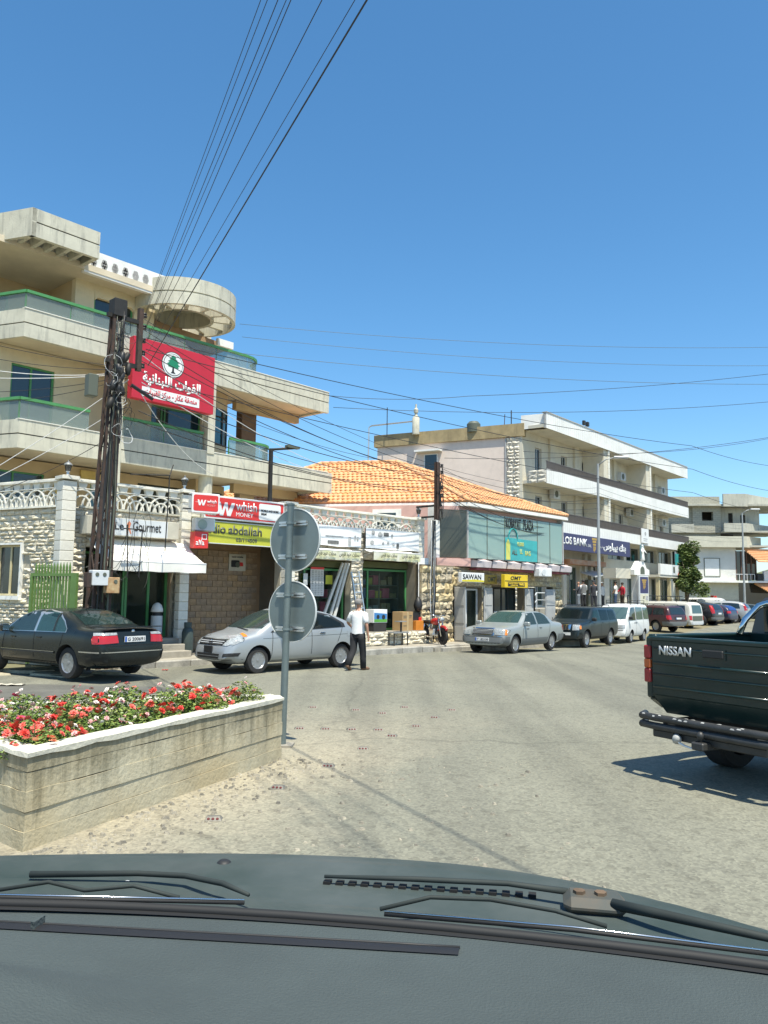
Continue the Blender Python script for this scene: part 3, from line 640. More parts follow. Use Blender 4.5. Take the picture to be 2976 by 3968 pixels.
# shopfront joinery
window(shop, 1.88, 3.16, .64, 2.9, .42, M_GREEN, M_CLEAR, (.55,), .07, 'shop_door')
window(shop, .6, 1.86, .64, 2.9, .42, M_GREEN, M_CLEAR, (), .05, 'shop_window')
window(shop, 7.66, 9.9, .62, 2.72, .36, M_GREEN, M_CLEAR, (.22, ), .07, 'shop_window'); window(shop, 10.56, 13.08, .62, 2.78, .36, M_GREEN, M_CLEAR, (.2, ), .07, 'shop_window')
mb = MB(); mb.box(3.16, 3.3, .3, .7, .62, 2.9); part('tan_reveal', mb, M_TAN, shop)
# platform and steps
mb = MB(); mb.box(7.4, 13.3, -.58, .06, .12, .62); part('platform', mb, M_PAVE, shop)
stone_field(shop, 7.42, 13.28, .16, .6, -.56, 12, h=.16, wd=.42, depth=.14)
for k, (n0, z1) in enumerate(((-.95, .32), (-.62, .48), (-.3, .62))): part('step', MB().rbox(1.7, 3.16, n0, .1, .13+.0*k, z1, .012), M_PAVE, shop)
# green patterned fascia boards with painted lettering above the hardware windows
M_YEL = M('sign_yellow_letter', (0.55, 0.36, 0.10), 0.6, 0.1, 6)
for u0, u1, z in ((7.66, 9.9, 2.76), (10.56, 13.08, 2.82)): part('fascia', MB().box(u0, u1, .3, .36, z, z+.22), M('fascia_green', (.10, .11, .04), .7), shop)

side = thing('stone_side_wall', 'rough stone boundary wall with arched balustrade beside the green gate', 'wall', FL.w(0, 0), FL.rz)
HW = [(-2.55, -1.62, 1.72, 3.05)]
part('wall', wall_open(-6.5, -.02, 0, 4.0, .06, .34, HW), M_MORT, side)
stone_field(side, -2.9, -.2, .1, 4.0, .06, 31, h=.112, wd=.30, depth=.10, holes=HW); stone_field(side, -4.2, -2.9, .1, 4.0, .06, 32, h=.3, wd=.6, holes=HW)
mb = MB(); mb.box(-6.5, -.2, -.06, .3, 3.98, 4.03); part('string_course', mb, M_STONE, side)
balustrade(side, -4.3, -.21)
mb = MB(); mb.box(-2.6, -1.56, -.05, .12, 1.62, 1.72); mb.box(-2.6, -2.55, -.03, .1, 1.72, 3.1); mb.box(-1.62, -1.57, -.03, .1, 1.72, 3.1); mb.box(-2.55, -1.62, -.03, .1, 3.05, 3.1); part('window_surround', mb, M_WHITE, side)
window(side, -2.55, -1.62, 1.72, 3.05, .08, M('cream_frame', (.55, .47, .27), .6), M_DARKGL, (.5,), .055)
# lanterns on the pillars
def lantern(loc, label):
    t = thing('lantern', label, 'lantern', loc, 0, 'pillar lanterns')
    part('stem', MB().lathe([(0, 0), (.07, 0), (.075, .02), (.035, .05), (.028, .10), (.05, .115), (.05, .125), (0, .125)], 10), M_ALU, t, 40)
    part('cage', MB().lathe([(.045, .125), (.06, .135), (.085, .27), (.085, .28), (0, .28)], 6), m_glass('lantern_glass', (.6, .62, .58), .6, .2, (.12, .12, .11)), t)
    mb = MB()
    for k in range(6): a = k*math.pi/3; mb.tube([(.06*math.cos(a), .06*math.sin(a), .13), (.088*math.cos(a), .088*math.sin(a), .28)], .006, 4)
    part('bars', mb, M_IRON, t)
    part('cap', MB().lathe([(.105, .28), (.11, .29), (.075, .335), (.03, .36), (.018, .375), (.022, .39), (0, .42)], 10), M('lantern_cap', (.33, .34, .33), .4, metal=.5), t, 40)
    return t
lantern(FB.w(-.03, .02, 4.75), 'small lantern on the corner pillar left of the lattice pole'); lantern(FB.w(3.35, .02, 4.75), 'small lantern on the pillar above the red money sign'); lantern(FB.w(13.35, .02, 4.75), 'small lantern on the end pillar next to the pink house')

# ------------------------------------------------------------------ apartment block behind
apt = thing('apartment_block', 'cream apartment block with concrete balcony bands and green rails', 'building', FA.w(0, 0), FA.rz)
def band(parent, u0, u1, n0, z0, z1, name='balcony_band', mat=None, t=.14, zg=None, left=True):
    """two-course concrete band along the front with a shadow gap, returning along the splayed left side"""
    g = zg or (z0+z1)/2; mat = mat or M_CONC; mb = MB(); L = 4.2; dx, dy = -.358, .934
    for a, b in ((z0, g-.018), (g+.018, z1)):
        mb.box(u0, u1, n0, n0+t, a, b)
        if left: mb.prism([(u0, n0), (u0+.001, n0+t), (u0+dx*L+t, n0+dy*L), (u0+dx*L, n0+dy*L)][::-1], a, b)
    o = part(name, mb, mat, parent)
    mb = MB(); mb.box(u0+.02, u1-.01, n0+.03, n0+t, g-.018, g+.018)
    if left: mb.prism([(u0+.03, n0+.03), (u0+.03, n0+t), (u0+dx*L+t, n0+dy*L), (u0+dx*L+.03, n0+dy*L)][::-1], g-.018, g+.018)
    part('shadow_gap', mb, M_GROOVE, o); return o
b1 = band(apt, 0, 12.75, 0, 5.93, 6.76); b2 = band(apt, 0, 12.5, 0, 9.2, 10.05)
for nm, z in (('balcony_slab', 6.05), ('balcony_slab', 9.32)):
    mb = MB(); mb.prism([(0.02, .12), (12.6, .12), (12.6, 1.9), (9.3, 2.2), (9.3, 3.0), (-1.2, 3.0)], z, z+.22); part(nm, mb, M_SOFFIT, apt)
    mb = MB(); mb.box(12.35, 12.49, .14, 1.9, z-.08, z+.6); part('end_beam', mb, M_CONC, apt)
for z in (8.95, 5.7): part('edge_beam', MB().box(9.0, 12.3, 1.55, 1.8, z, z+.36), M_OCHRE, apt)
for z in (6.76, 10.05): part('coping', MB().box(-.02, 12.5, -.02, .17, z, z+.025), M('coping_white', (.7, .68, .6), .8, .1), apt)
# walls: storeys
W1 = [(.35, 1.72, 6.7, 8.78), (5.25, 7.35, 6.4, 8.42)]
part('wall', wall_open(-1.0, 7.5, 6.2, 9.3, 1.5, 1.75, W1), M_CREAM, apt)
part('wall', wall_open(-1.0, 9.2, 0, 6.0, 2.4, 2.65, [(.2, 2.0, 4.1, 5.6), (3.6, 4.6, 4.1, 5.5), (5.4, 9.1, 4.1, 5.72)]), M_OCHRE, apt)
W2 = [(2.92, 4.42, 9.6, 11.62)]
part('wall', wall_open(2.25, 5.2, 9.5, 12.3, 1.5, 1.75, W2), M_CREAM, apt)
mb = MB()   # arched head over the top-floor window
pts = [(2.92, 11.63)]+[(3.67+.75*math.cos(math.pi-math.pi*k/12), 11.62-.0+.2*math.sin(math.pi*k/12)) for k in range(13)]
mb.slab([(2.92, 11.82), (2.92, 11.62)]+[(3.67-.75*math.cos(math.pi*k/12), 11.42+.36*math.sin(math.pi*k/12)) for k in range(1, 12)]+[(4.42, 11.62), (4.42, 11.82)], 1.48, 1.74); part('arch_head', mb, M_CREAM, apt)
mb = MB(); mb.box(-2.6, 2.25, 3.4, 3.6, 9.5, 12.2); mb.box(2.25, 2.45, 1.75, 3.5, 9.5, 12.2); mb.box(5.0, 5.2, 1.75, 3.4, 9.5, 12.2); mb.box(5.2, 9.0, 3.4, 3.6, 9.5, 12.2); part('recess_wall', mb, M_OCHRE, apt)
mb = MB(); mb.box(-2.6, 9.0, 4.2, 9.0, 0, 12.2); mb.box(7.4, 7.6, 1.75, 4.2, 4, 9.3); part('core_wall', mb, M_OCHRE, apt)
mb = MB(); mb.prism([(-.6, .6), (4.9, .6), (4.9, 3.3), (9.0, 3.3), (9.0, 4.4), (-2.4, 4.4)], 12.05, 12.25); part('roof_slab', mb, M_SOFFIT, apt)
window(apt, .35, 1.72, 6.5, 8.78, 1.56, M_GREEN, M_DARKGL, (.47, .97), .06); window(apt, 5.25, 7.35, 6.3, 8.42, 1.56, M_GREEN, M_DARKGL, (.22, .28), .06, 'balcony_door')
window(apt, 2.95, 4.4, 9.6, 11.75, 1.6, M_GREEN, M_DARKGL, (.5,), .06); window(apt, -.9, .9, 9.6, 11.5, 3.34, M_GREEN, M_DARKGL, (.5,), .06, 'balcony_door')
window(apt, .2, 2.0, 4.1, 5.6, 2.45, M_GREEN, M_DARKGL, (.45,), .05); window(apt, 3.6, 4.6, 4.1, 5.5, 2.45, M_GREEN, M_TEALGL, (.5,), .05)
M_SHUT = M('green_black_shutter', (0.035, 0.042, 0.030), 0.6, 0.2, 3)
slat = MB().rbox(-.5, .5, -.5, .5, -.5, .5, .08).mesh('shutter_slat', M_SHUT)
for i in range(26): obj('shutter_slat', slat, apt, (5.45+i*.142, 2.42, 4.9), None, (.125, .05, 1.64))
part('shutter_backing', MB().box(5.4, 9.1, 2.46, 2.5, 4.1, 5.72), M_BLACK, apt)
mb = MB(); mb.box(3.2, 3.7, 2.3, 2.42, 5.55, 5.9); mb.box(2.2, 2.55, 2.0, 2.4, 4.9, 5.5); part('meter_box', mb, M('meter_yellow', (.55, .42, .14), .7, .15), apt)
# rounded bay window at the end of the middle balcony
mb = MB(); n = 10
arc = [(7.5+1.05*math.sin(math.pi/2*k/n), 1.0+.75*(1-math.cos(math.pi/2*k/n))) for k in range(n+1)]
def curtain(z0, z1, off=0.0):
    mb = MB()
    for a, b in zip(arc, arc[1:]): mb.add([(a[0]+off, a[1]-off, z0), (b[0]+off, b[1]-off, z0), (b[0]+off, b[1]-off, z1), (a[0]+off, a[1]-off, z1)], [(0, 1, 2, 3)])
    mb.add([(7.5, 1.0-off, z0), (7.38, 1.0-off, z0), (7.38, 1.0-off, z1), (7.5, 1.0-off, z1)], [(3, 2, 1, 0)]); return mb
bay = part('bay_wall', curtain(6.2, 7.28, .02), M_CREAM, apt); part('bay_head', curtain(8.66, 9.3, .02), M_OCHRE, bay)
bw = part('bay_window', curtain(7.3, 8.64), M_TEALGL, apt)
mb = MB()
for k in (0, 3, 6, 10): mb.tube([(arc[k][0]+.01, arc[k][1]-.02, 7.28), (arc[k][0]+.01, arc[k][1]-.02, 8.66)], .03, 5)
for z in (7.3, 8.35, 8.64): mb.tube([(p[0]+.01, p[1]-.02, z) for p in arc], .025, 5)
part('frame', mb, M_IRON, bw)
part('column', MB().box(9.62, 10.35, 1.95, 2.3, 6.2, 9.3), M('brown_column', (.16, .10, .06), .85, .15), apt)
part('column', MB().box(9.62, 10.35, 1.95, 2.3, 0, 6.05), M_OCHRE, apt)
for u0, u1, z0, z1, n in ((2.95, 3.25, 0, 9.2, -.04), (6.55, 6.85, 6.7, 9.2, -.03)): part('pilaster', MB().box(u0, u1, n, n+.34, z0, z1), M_CONC, apt)
part('column', MB().lathe([(.23, 3.8), (.25, 5.95)], 14, Matrix.Translation((6.8, .35, 0))), M_CONC, apt, 40)
part('column', MB().lathe([(.2, 9.6), (.2, 12.1)], 14, Matrix.Translation((6.6, 2.3, 0))), M_OCHRE, apt, 40)
# glass balustrades with green handrails
def rail(u0, u1, zb, zt, k, ret=False, curve=False, n0=.1):
    pts = []
    if ret: pts += [(u0-.358*3.6, n0+.934*3.6)]
    pts += [(u0, n0), (u1, n0)]
    if curve: pts += [(u1+.9*math.sin(a), n0+.9*(1-math.cos(a))) for a in (R(18), R(36), R(54), R(72), R(90))]
    mb = MB()
    for a, b in zip(pts, pts[1:]):
        d = Vector((b[0]-a[0], b[1]-a[1])).normalized(); q = Vector((-d.y, d.x))*.045
        mb.prism([(a[0]-q.x, a[1]-q.y), (b[0]-q.x, b[1]-q.y), (b[0]+q.x, b[1]+q.y), (a[0]+q.x, a[1]+q.y)], zt-.085, zt)
    hr = part('handrail', mb, M_GREEN, apt)
    for a, b in zip(pts, pts[1:]):
        L = math.dist(a, b); m = max(1, round(L/1.45)) if L > 1 else 1
        for i in range(m):
            p = (a[0]+(b[0]-a[0])*i/m, a[1]+(b[1]-a[1])*i/m); q = (a[0]+(b[0]-a[0])*(i+1)/m, a[1]+(b[1]-a[1])*(i+1)/m); d = Vector((q[0]-p[0], q[1]-p[1])).normalized(); e = Vector((-d.y, d.x))*.006; g = d*.012
            part('glass_panel', MB().prism([(p[0]+g.x-e.x, p[1]+g.y-e.y), (q[0]-g.x-e.x, q[1]-g.y-e.y), (q[0]-g.x+e.x, q[1]-g.y+e.y), (p[0]+g.x+e.x, p[1]+g.y+e.y)], zb, zt-.1), M_FROST, apt)
            if L > 1: part('rail_post', MB().box(p[0]-.018, p[0]+.018, p[1]+.02, p[1]+.055, zb, zt-.1), M_GREEN, apt)
rail(.05, 8.3, 10.07, 10.64, 6, True, True); rail(.05, 2.2, 6.78, 7.44, 2, True); rail(3.28, 6.45, 6.78, 7.44, 2); rail(7.6, 9.0, 6.78, 7.44, 1, False, True)
# roof edge: concrete pergola box, white cornice with carved rosettes, ring canopy
pg = part('roof_pergola', MB().box(-.1, 2.03, -.32, -.18, 12.58, 12.97), M_CONC, apt)
mb = MB(); mb.box(-.1, 2.03, -.32, -.18, 12.12, 12.54); mb.box(1.9, 2.03, -.18, .9, 12.12, 12.97); mb.prism([(-.1, -.32), (.03, -.32), (-.5, .95), (-.62, .95)], 12.12, 12.97); part('fascia', mb, M_CONC, pg)
mb = MB(); mb.box(-.06, 2.0, -.29, -.18, 12.54, 12.58); part('shadow_gap', mb, M_GROOVE, pg)
for i in range(6): part('beam', MB().box(-.0+i*.40-.1, .12+i*.40-.1, -.18, .7, 12.15, 12.42), M_CONC, apt)
part('pergola_soffit', MB().box(-.1, 2.0, -.17, 1.3, 12.44, 12.56), M_CONC, apt)
mb = MB(); mb.box(2.05, 5.1, .62, .8, 11.98, 12.76); part('cornice', mb, M_WHITE, apt)
ros = MB()
for k in range(6): a = k*math.pi/3; ros.lathe([(0, -.012), (.05, -.006), (.055, 0)], 7, Matrix.Translation((.055*math.cos(a), .0, .07*math.sin(a)))@Matrix.Rotation(R(90), 4, 'X'))
ros_m = ros.mesh('rosette', M('carved_shadow_stone', (.32, .31, .29), .9, .2, 12))
for i in range(7): obj('rosette', ros_m, apt, (2.35+i*.38, .61, 12.4), None, (1.1, 1, 1.5))
mb = MB(); mb.prism([(-.66, 1.0), (-.60, 1.1), (-1.7, 3.9), (-1.8, 3.8)], 12.1, 12.85); part('cornice', mb, M_WHITE, apt)
ring = [(1.72, 11.62), (1.85, 11.62), (1.85, 12.04), (1.80, 12.05), (1.80, 12.08), (1.85, 12.09), (1.85, 12.56), (1.72, 12.56), (1.72, 11.62)]
TR = Matrix.Translation((6.25, 1.25, 0))
part('canopy_deck', MB().lathe([(0, 12.26), (1.0, 12.26), (1.0, 12.32), (0, 12.32)], 32, TR), M_CONC, apt)
rc = part('ring_canopy', MB().lathe(ring, 48, TR), M_CONC, apt, 40)
part('inner_ring', MB().lathe([(.95, 11.7), (1.08, 11.7), (1.08, 12.3), (.95, 12.3), (.95, 11.7)], 32, TR), M_CONC, rc, 40)
for k in range(12): part('spoke', MB().box(1.05, 1.75, -.06, .06, 11.72, 12.2, TR@Matrix.Rotation(k*math.pi/6, 4, 'Z')), M_CONC, apt)
mb = MB(); mb.prism([(5.1, 1.9), (8.9, 2.1), (8.9, 3.4), (5.1, 3.4)], 11.35, 11.6); part('roof_edge', mb, M('brown_soffit', (.33, .22, .13), .85, .1), apt)
part('edge_strip', MB().box(8.2, 8.95, 1.78, 1.9, 11.35, 11.62), M_WHITE, apt)
mb = MB(); mb.box(-1.75, -1.2, 1.9, 2.6, 12.2, 14.6); mb.box(-1.85, -1.1, 1.8, 2.7, 14.6, 14.9); part('chimney', mb, M('chimney_ochre', (.6, .42, .2), .8, .1), apt)
# ------------------------------------------------------------------ signs, awnings and goods along the shop row
AR_FORCES = '\ufe94\ufef4\ufee7\ufe8e\ufee8\ufe92\ufee0\ufedf\ufe8d \ufe95\ufe8d\ufeee\ufed8\ufedf\ufe8d'
AR_REGION = '\ufe95\ufe8e\ufef4\ufe92\ufed8\ufedf\ufe8d \ufeb0\ufedb\ufeae\ufee3 - \ufead\ufe8e\ufedc\ufecb \ufe94\ufed8\ufec4\ufee8\ufee3'
AR_BANK = '\ufeb1\ufeee\ufee0\ufe92\ufef4\ufe91 \ufeda\ufee8\ufe91'
AR_SAL = '\ufedd.\ufee1.\ufeb5'
AR_SHOP = '\ufeb1\ufead\ufe8e\ufed3 \ufea9\ufeee\ufee8\ufecb \ufe95\ufe8e\ufee0\ufea4\ufee3'
AR_TOOLS = '\ufe94\ufef4\ufea4\ufebb - \ufe94\ufef4\ufe8b\ufe8e\ufe91\ufeae\ufeec\ufedb \ufe95\ufe8d\ufeed\ufea9\ufe8d'
M_RED = M('sign_red', (0.48, 0.018, 0.035), 0.45, 0.08, 2); M_RED2 = M('whish_red', (0.62, 0.035, 0.03), 0.45, 0.06, 3)
M_SWHITE = M('sign_white', (0.74, 0.74, 0.72), 0.5, 0.05, 3); M_SBLACK = M('sign_black', (0.02, 0.02, 0.02), 0.5, 0); M_SGREEN = M('cedar_green', (0.01, 0.20, 0.10), 0.5, 0)
M_LIME = M('lime_panel', (0.50, 0.50, 0.045), 0.5, 0.08, 2); M_SGREY = M('sign_dark_grey', (0.10, 0.11, 0.08), 0.5, 0); M_LGREY = M('sign_light_grey', (0.58, 0.60, 0.60), 0.5, 0.05, 3)
def flat(parent, name, pts, n, mat, t=.004, **k):
    """flat printed shape in (x,z) standing just proud of a sign face"""
    return part(name, MB().slab(pts, n-t, n), mat, parent, **k)
def disc(cx, cz, r, n=28, sx=1.0): return [(cx+r*sx*math.cos(2*math.pi*k/n), cz+r*math.sin(2*math.pi*k/n)) for k in range(n)]
def rrect(x0, x1, z0, z1, r, n=4):
    out = []
    for cx, cz, a in ((x1-r, z0+r, -90), (x1-r, z1-r, 0), (x0+r, z1-r, 90), (x0+r, z0+r, 180)):
        out += [(cx+r*math.cos(R(a+90*k/n)), cz+r*math.sin(R(a+90*k/n))) for k in range(n+1)]
    return out

lf = thing('billboard', 'large red board with cedar emblem and white Arabic lettering beside the lattice pole', 'billboard', FA.w(3.1, -.75, 7.9), FA.rz)
part('panel', MB().rbox(0, 3.12, 0, .26, 0, 1.97, .008), M_RED, lf)
flat(lf, 'emblem_ring', disc(1.45, 1.35, .43), -.001, M_SBLACK); flat(lf, 'emblem_disc', disc(1.45, 1.35, .405), -.006, M_SWHITE)
flat(lf, 'emblem_line', disc(1.45, 1.35, .365), -.011, M_SBLACK); flat(lf, 'emblem_field', disc(1.45, 1.35, .345), -.016, M_SWHITE)
tiers = [(.05, .62), (.10, .56), (.07, .545), (.16, .49), (.11, .47), (.22, .41), (.15, .39), (.255, .32), (.18, .30), (.21, .24), (.12, .225)]
rt = [(w_, z_) for w_, z_ in tiers]
cedar = [(1.45, 1.66)]+[(1.45+w_, 1.02+z_) for w_, z_ in rt]+[(1.45-w_*.95, 1.02+z_+.01) for w_, z_ in reversed(rt)]
flat(lf, 'cedar', cedar, -.021, M_SGREEN)
flat(lf, 'cedar_trunk', [(1.36, 1.06), (1.55, 1.06), (1.485, 1.12), (1.48, 1.25), (1.42, 1.25), (1.41, 1.12)], -.021, M_SBLACK)
text('lettering', AR_FORCES, lf, (.36, -.004, .46), M_SWHITE, width=2.2, height=.46, bold=.035)
flat(lf, 'white_strip', [(.35, .11), (2.53, .11), (2.53, .42), (.35, .42)], -.001, M_SWHITE); text('lettering', AR_REGION, lf, (.45, -.006, .14), M_RED, width=1.98, height=.25, bold=.03)
mb = MB(); mb.box(.3, .36, .26, .72, .3, .36); mb.box(2.7, 2.76, .26, .72, .3, .36); mb.box(.3, .36, .26, .72, 1.6, 1.66); mb.box(2.7, 2.76, .26, .72, 1.6, 1.66)
for i_, (a_, b_) in enumerate(((.3, .3), (2.7, .3), (.3, 1.6), (2.7, 1.6))): part('bracket', MB().box(a_, a_+.06, .26, .8, b_, b_+.06), M_IRON, lf)

gs = thing('shop_sign', 'white lightbox reading Le Gourmet above the white awning', 'sign', FB.w(.32, -.45, 3.3), FB.rz)
part('box', MB().rbox(.0, 2.62, 0, .42, 0, .46, .01), M('sign_beige', (.50, .47, .38), .7), gs); part('face', MB().box(.72, 2.26, -.012, 0, .01, .45), M_LGREY, gs)
text('lettering', 'Le', gs, (.74, -.014, .15), M_SBLACK, width=.24, height=.2, bold=.012); text('lettering', 'Gourmet', gs, (1.24, -.014, .14), M_SBLACK, width=.82, height=.26, bold=.012)
flat(gs, 'seated_figure', [(1.06, .05), (1.1, .05), (1.11, .18), (1.17, .06), (1.2, .07), (1.15, .22), (1.18, .33), (1.13, .4), (1.08, .34), (1.05, .22)], -.014, M('figure_orange', (.6, .2, .1), .6))

M_AWN = M('awning_canvas', (0.82, 0.79, 0.71), 0.8, 0.06, 2.0, 0.15, 6, stain=0.10)
def awning(label, u0, u1, n0, z0, n1, z1, val, F=FB, wave=.03, name='awning', valmat=None, lettering=None):
    t = thing(name, label, 'awning', F.w(u0, 0, 0), F.rz); W = u1-u0
    part('canvas', MB().grid(lambda a, b: (a*W, n0+(n1-n0)*b, z0+(z1-z0)*b-.05*math.sin(math.pi*b)+.012*math.sin(9*a+3*b)*b), 16, 6), M_AWN, t, True)
    part('valance', MB().grid(lambda a, b: (a*W, n1-.01+wave*.5*math.sin(a*13)*b, z1-val*b+wave*.25*math.sin(a*21)*b), 32, 3), valmat or M_AWN, t, True)
    mb = MB(); mb.tube([(0, n1+.01, z1+.0), (W, n1+.01, z1)], .028, 8); part('front_bar', mb, M_SWHITE, t, True)
    for a in (.02, W-.02): part('arm', MB().tube([(a, n0+.05, z1-.15), (a, n1+.03, z1)], .014, 6), M_ALU, t, True)
    if lettering:
        for x_, s_, w_ in lettering: text('lettering', s_, t, (x_, n1-.06, z1-val*.72), M_SGREY, width=w_, height=val*.62, bold=.02)
    return t
awning('plain white sloping canvas awning over the Le Gourmet door', .5, 3.35, -.14, 3.22, -1.2, 2.62, .24)
M_AWNY = M('stained_valance', (0.70, 0.68, 0.58), 0.8, .1, 3, col2=(.55, .55, .30), stain=.1)
awning('low white awning with Arabic lettering over the left hardware window behind the sign post', 7.6, 9.72, -.16, 3.36, -.62, 3.27, .29, valmat=M_AWNY, lettering=[(.12, AR_SHOP, .85), (1.12, AR_SHOP, .9)])
awning('low white awning with Arabic lettering and torn corner over the right hardware window', 10.35, 12.75, -.16, 3.42, -.62, 3.33, .29, valmat=M_AWNY, lettering=[(.3, AR_SHOP, .8), (1.38, AR_SHOP, .85)])

ws = thing('shop_sign', 'small red and white box sign reading whish MONEY projecting on a bracket', 'sign', FB.w(3.0, -.95, 4.03), FB.rz+R(-14))
part('box', MB().rbox(0, .78, 0, .32, 0, .54, .01), M_SWHITE, ws); flat(ws, 'red_field', rrect(.04, .74, .05, .49, .05), -.001, M_RED2)
WL = lambda x, z, k: [(x, z+.155*k), (x+.045*k, z+.155*k), (x+.07*k, z+.055*k), (x+.105*k, z+.155*k), (x+.14*k, z+.155*k), (x+.155*k, z+.055*k), (x+.20*k, z+.155*k), (x+.245*k, z+.155*k), (x+.185*k, z), (x+.14*k, z), (x+.115*k, z+.095*k), (x+.085*k, z), (x+.04*k, z)][::-1]
flat(ws, 'logo', WL(.15, .2, 1.0), -.006, M_SWHITE); text('lettering', 'whish', ws, (.42, -.006, .27), M_SWHITE, width=.27, height=.1, bold=.015); text('lettering', 'MONEY', ws, (.42, -.006, .18), M('sign_pale_red', (.75, .3, .27), .5, 0), width=.24, height=.06)
part('logo_streak', MB().slab([(.07, .29), (.19, .28), (.19, .295)], -.006, -.002), M_SWHITE, ws)
for z in (.08, .46): part('bracket', MB().box(-.22, .0, .05, .09, z, z+.03), M_IRON, ws)
wb = thing('shop_sign', 'long red and white sign reading whish MONEY above the lime panel', 'sign', FB.w(3.84, -.27, 3.98), FB.rz)
part('box', MB().rbox(0, 2.9, 0, .16, 0, .68, .01), M_SWHITE, wb); flat(wb, 'red_field', rrect(.04, 2.86, .05, .63, .04), -.001, M_RED2)
flat(wb, 'logo', WL(.42, .11, 2.55), -.006, M_SWHITE); text('lettering', 'whish', wb, (1.08, -.006, .30), M_SWHITE, width=.76, height=.27, bold=.012); text('lettering', 'MONEY', wb, (1.09, -.006, .13), M_SWHITE, width=.62, height=.12)
flat(wb, 'white_tab', rrect(1.92, 2.75, .09, .58, .06), -.006, M_SWHITE); text('lettering', 'MOBILE AND MORE', wb, (2.0, -.012, .34), M_SBLACK, width=.66, height=.07, bold=.01); text('lettering', 'M&M', wb, (2.0, -.012, .24), M_SBLACK, width=.2, height=.07, bold=.02); text('lettering', '03 780 999', wb, (.12, -.006, .09), M_SWHITE, width=.26, height=.05)
ab = thing('shop_sign', 'lime green panel reading studio abdallah with phone number', 'sign', FB.w(3.56, -.22, 3.27), FB.rz)
part('panel', MB().rbox(0, 3.3, 0, .1, 0, .66, .006), M_LIME, ab); mb = MB()
mb.box(0, 3.3, -.012, 0, 0, .025); mb.box(0, 3.3, -.012, 0, .635, .66); part('trim', mb, M_LGREY, ab)
text('lettering', 'studio', ab, (.14, -.004, .30), M_SGREY, width=.92, height=.27, bold=.025); text('lettering', 'abdallah', ab, (1.15, -.004, .30), M_SGREY, width=1.22, height=.27, bold=.025); text('lettering', '03/114509', ab, (1.43, -.004, .1), M_SGREY, width=.77, height=.11, bold=.02)
ac = thing('air_conditioner', 'white air conditioner unit between the whish box sign and the alfa sign', 'air conditioner', FB.w(3.35, -.62, 3.57), FB.rz+R(-8))
part('casing', MB().rbox(0, .58, 0, .28, 0, .36, .02), M_LGREY, ac); part('fan_grille', MB().lathe([(0, 0), (.13, 0), (.14, .012), (.13, .02)], 20, Matrix.Translation((.2, -.001, .18))@Matrix.Rotation(R(90), 4, 'X')), M('fan_green_grey', (.30, .38, .35), .6), ac)
part('side_panel', MB().box(.58, .592, .02, .26, .02, .34), M('ac_teal', (.08, .30, .36), .5), ac)
af = thing('shop_sign', 'square red cube sign reading alfa', 'sign', FB.w(3.26, -.74, 3.08), FB.rz+R(-10))
part('box', MB().rbox(0, .40, 0, .34, 0, .46, .012), M_RED2, af); text('lettering', 'alfa', af, (.03, -.004, .08), M_SWHITE, width=.25, height=.15, bold=.01)
mb = MB()
for a_, b_, c_, d_ in ((.2, .35, .37, .39), (.2, .35, .24, .26), (.2, .22, .26, .37), (.33, .35, .26, .37)): mb.box(a_, b_, -.005, 0, c_, d_)
part('logo', mb, M_SWHITE, af)
cp_ = thing('wall_plaque', 'white plaque with a camera picture on the tan brick wall', 'plaque', FB.w(6.02, 1.55, 2.57), FB.rz)
part('panel', MB().rbox(0, .65, 0, .03, 0, .54, .006), M('plaque_cream', (.50, .47, .38), .6), cp_); flat(cp_, 'camera_body', rrect(.08, .4, .12, .34, .03), -.002, M_SBLACK); flat(cp_, 'lens', disc(.33, .2, .09), -.008, M_SGREY); flat(cp_, 'red_tab', [(.4, .16), (.55, .16), (.53, .28), (.4, .28)], -.002, M_RED2); text('lettering', 'studio abdallah', cp_, (.1, -.002, .42), M_SBLACK, width=.44, height=.06)

M_BAN = M('banner_vinyl', (0.80, 0.80, 0.78), 0.6, 0.06, 1.5, 0.3, 3, stain=0.06); M_PGREY = M('print_grey', (.40, .40, .39), .6, .3, 9); M_PDARK = M('print_dark', (.13, .13, .125), .6, .4, 12)
def banner(label, u0, u1, z0, z1, shapes, n=-.14, F=FB):
    t = thing('shop_banner', label, 'banner', F.w(u0, n, z0), F.rz); W, H = u1-u0, z1-z0
    part('sheet', MB().grid(lambda a, b: (a*W, -.007*math.sin(7*a+2*b)*math.sin(5*b+a*3)-.025, b*H+.012*math.sin(a*9)*(1-b)), 18, 8), M_BAN, t, True)
    part('frame', MB().box(0, W, 0, .03, .01, H-.01), M_IRON, t)
    for kind, x, z, a, b in shapes: flat(t, 'print_shape', disc(x, z, b, 14, a/b) if kind == 'o' else rrect(x-a, x+a, z-b, z+b, min(a, b)*.4), -.036, M_PDARK if kind == 'd' else M_PGREY)
    return t
banner('white vinyl banner with a faded tool print over the left hardware window', 8.05, 10.2, 3.45, 4.12, [('d', .85, .12, .25, .06), ('r', 1.6, .2, .06, .14), ('o', 1.85, .32, .04, .09), ('o', 1.98, .3, .04, .07), ('r', .9, .32, .4, .02)])
banner('white vinyl banner with grey pictures of tools over the right hardware window', 10.42, 13.18, 3.46, 4.16, [('o', .35, .55, .08, .08), ('o', .7, .5, .12, .09), ('d', 1.0, .52, .13, .07), ('o', 1.3, .48, .05, .09), ('o', .3, .2, .11, .08), ('o', .85, .2, .06, .06), ('o', 1.1, .22, .06, .07), ('o', 1.38, .18, .06, .05), ('d', 1.6, .14, .06, .1)])
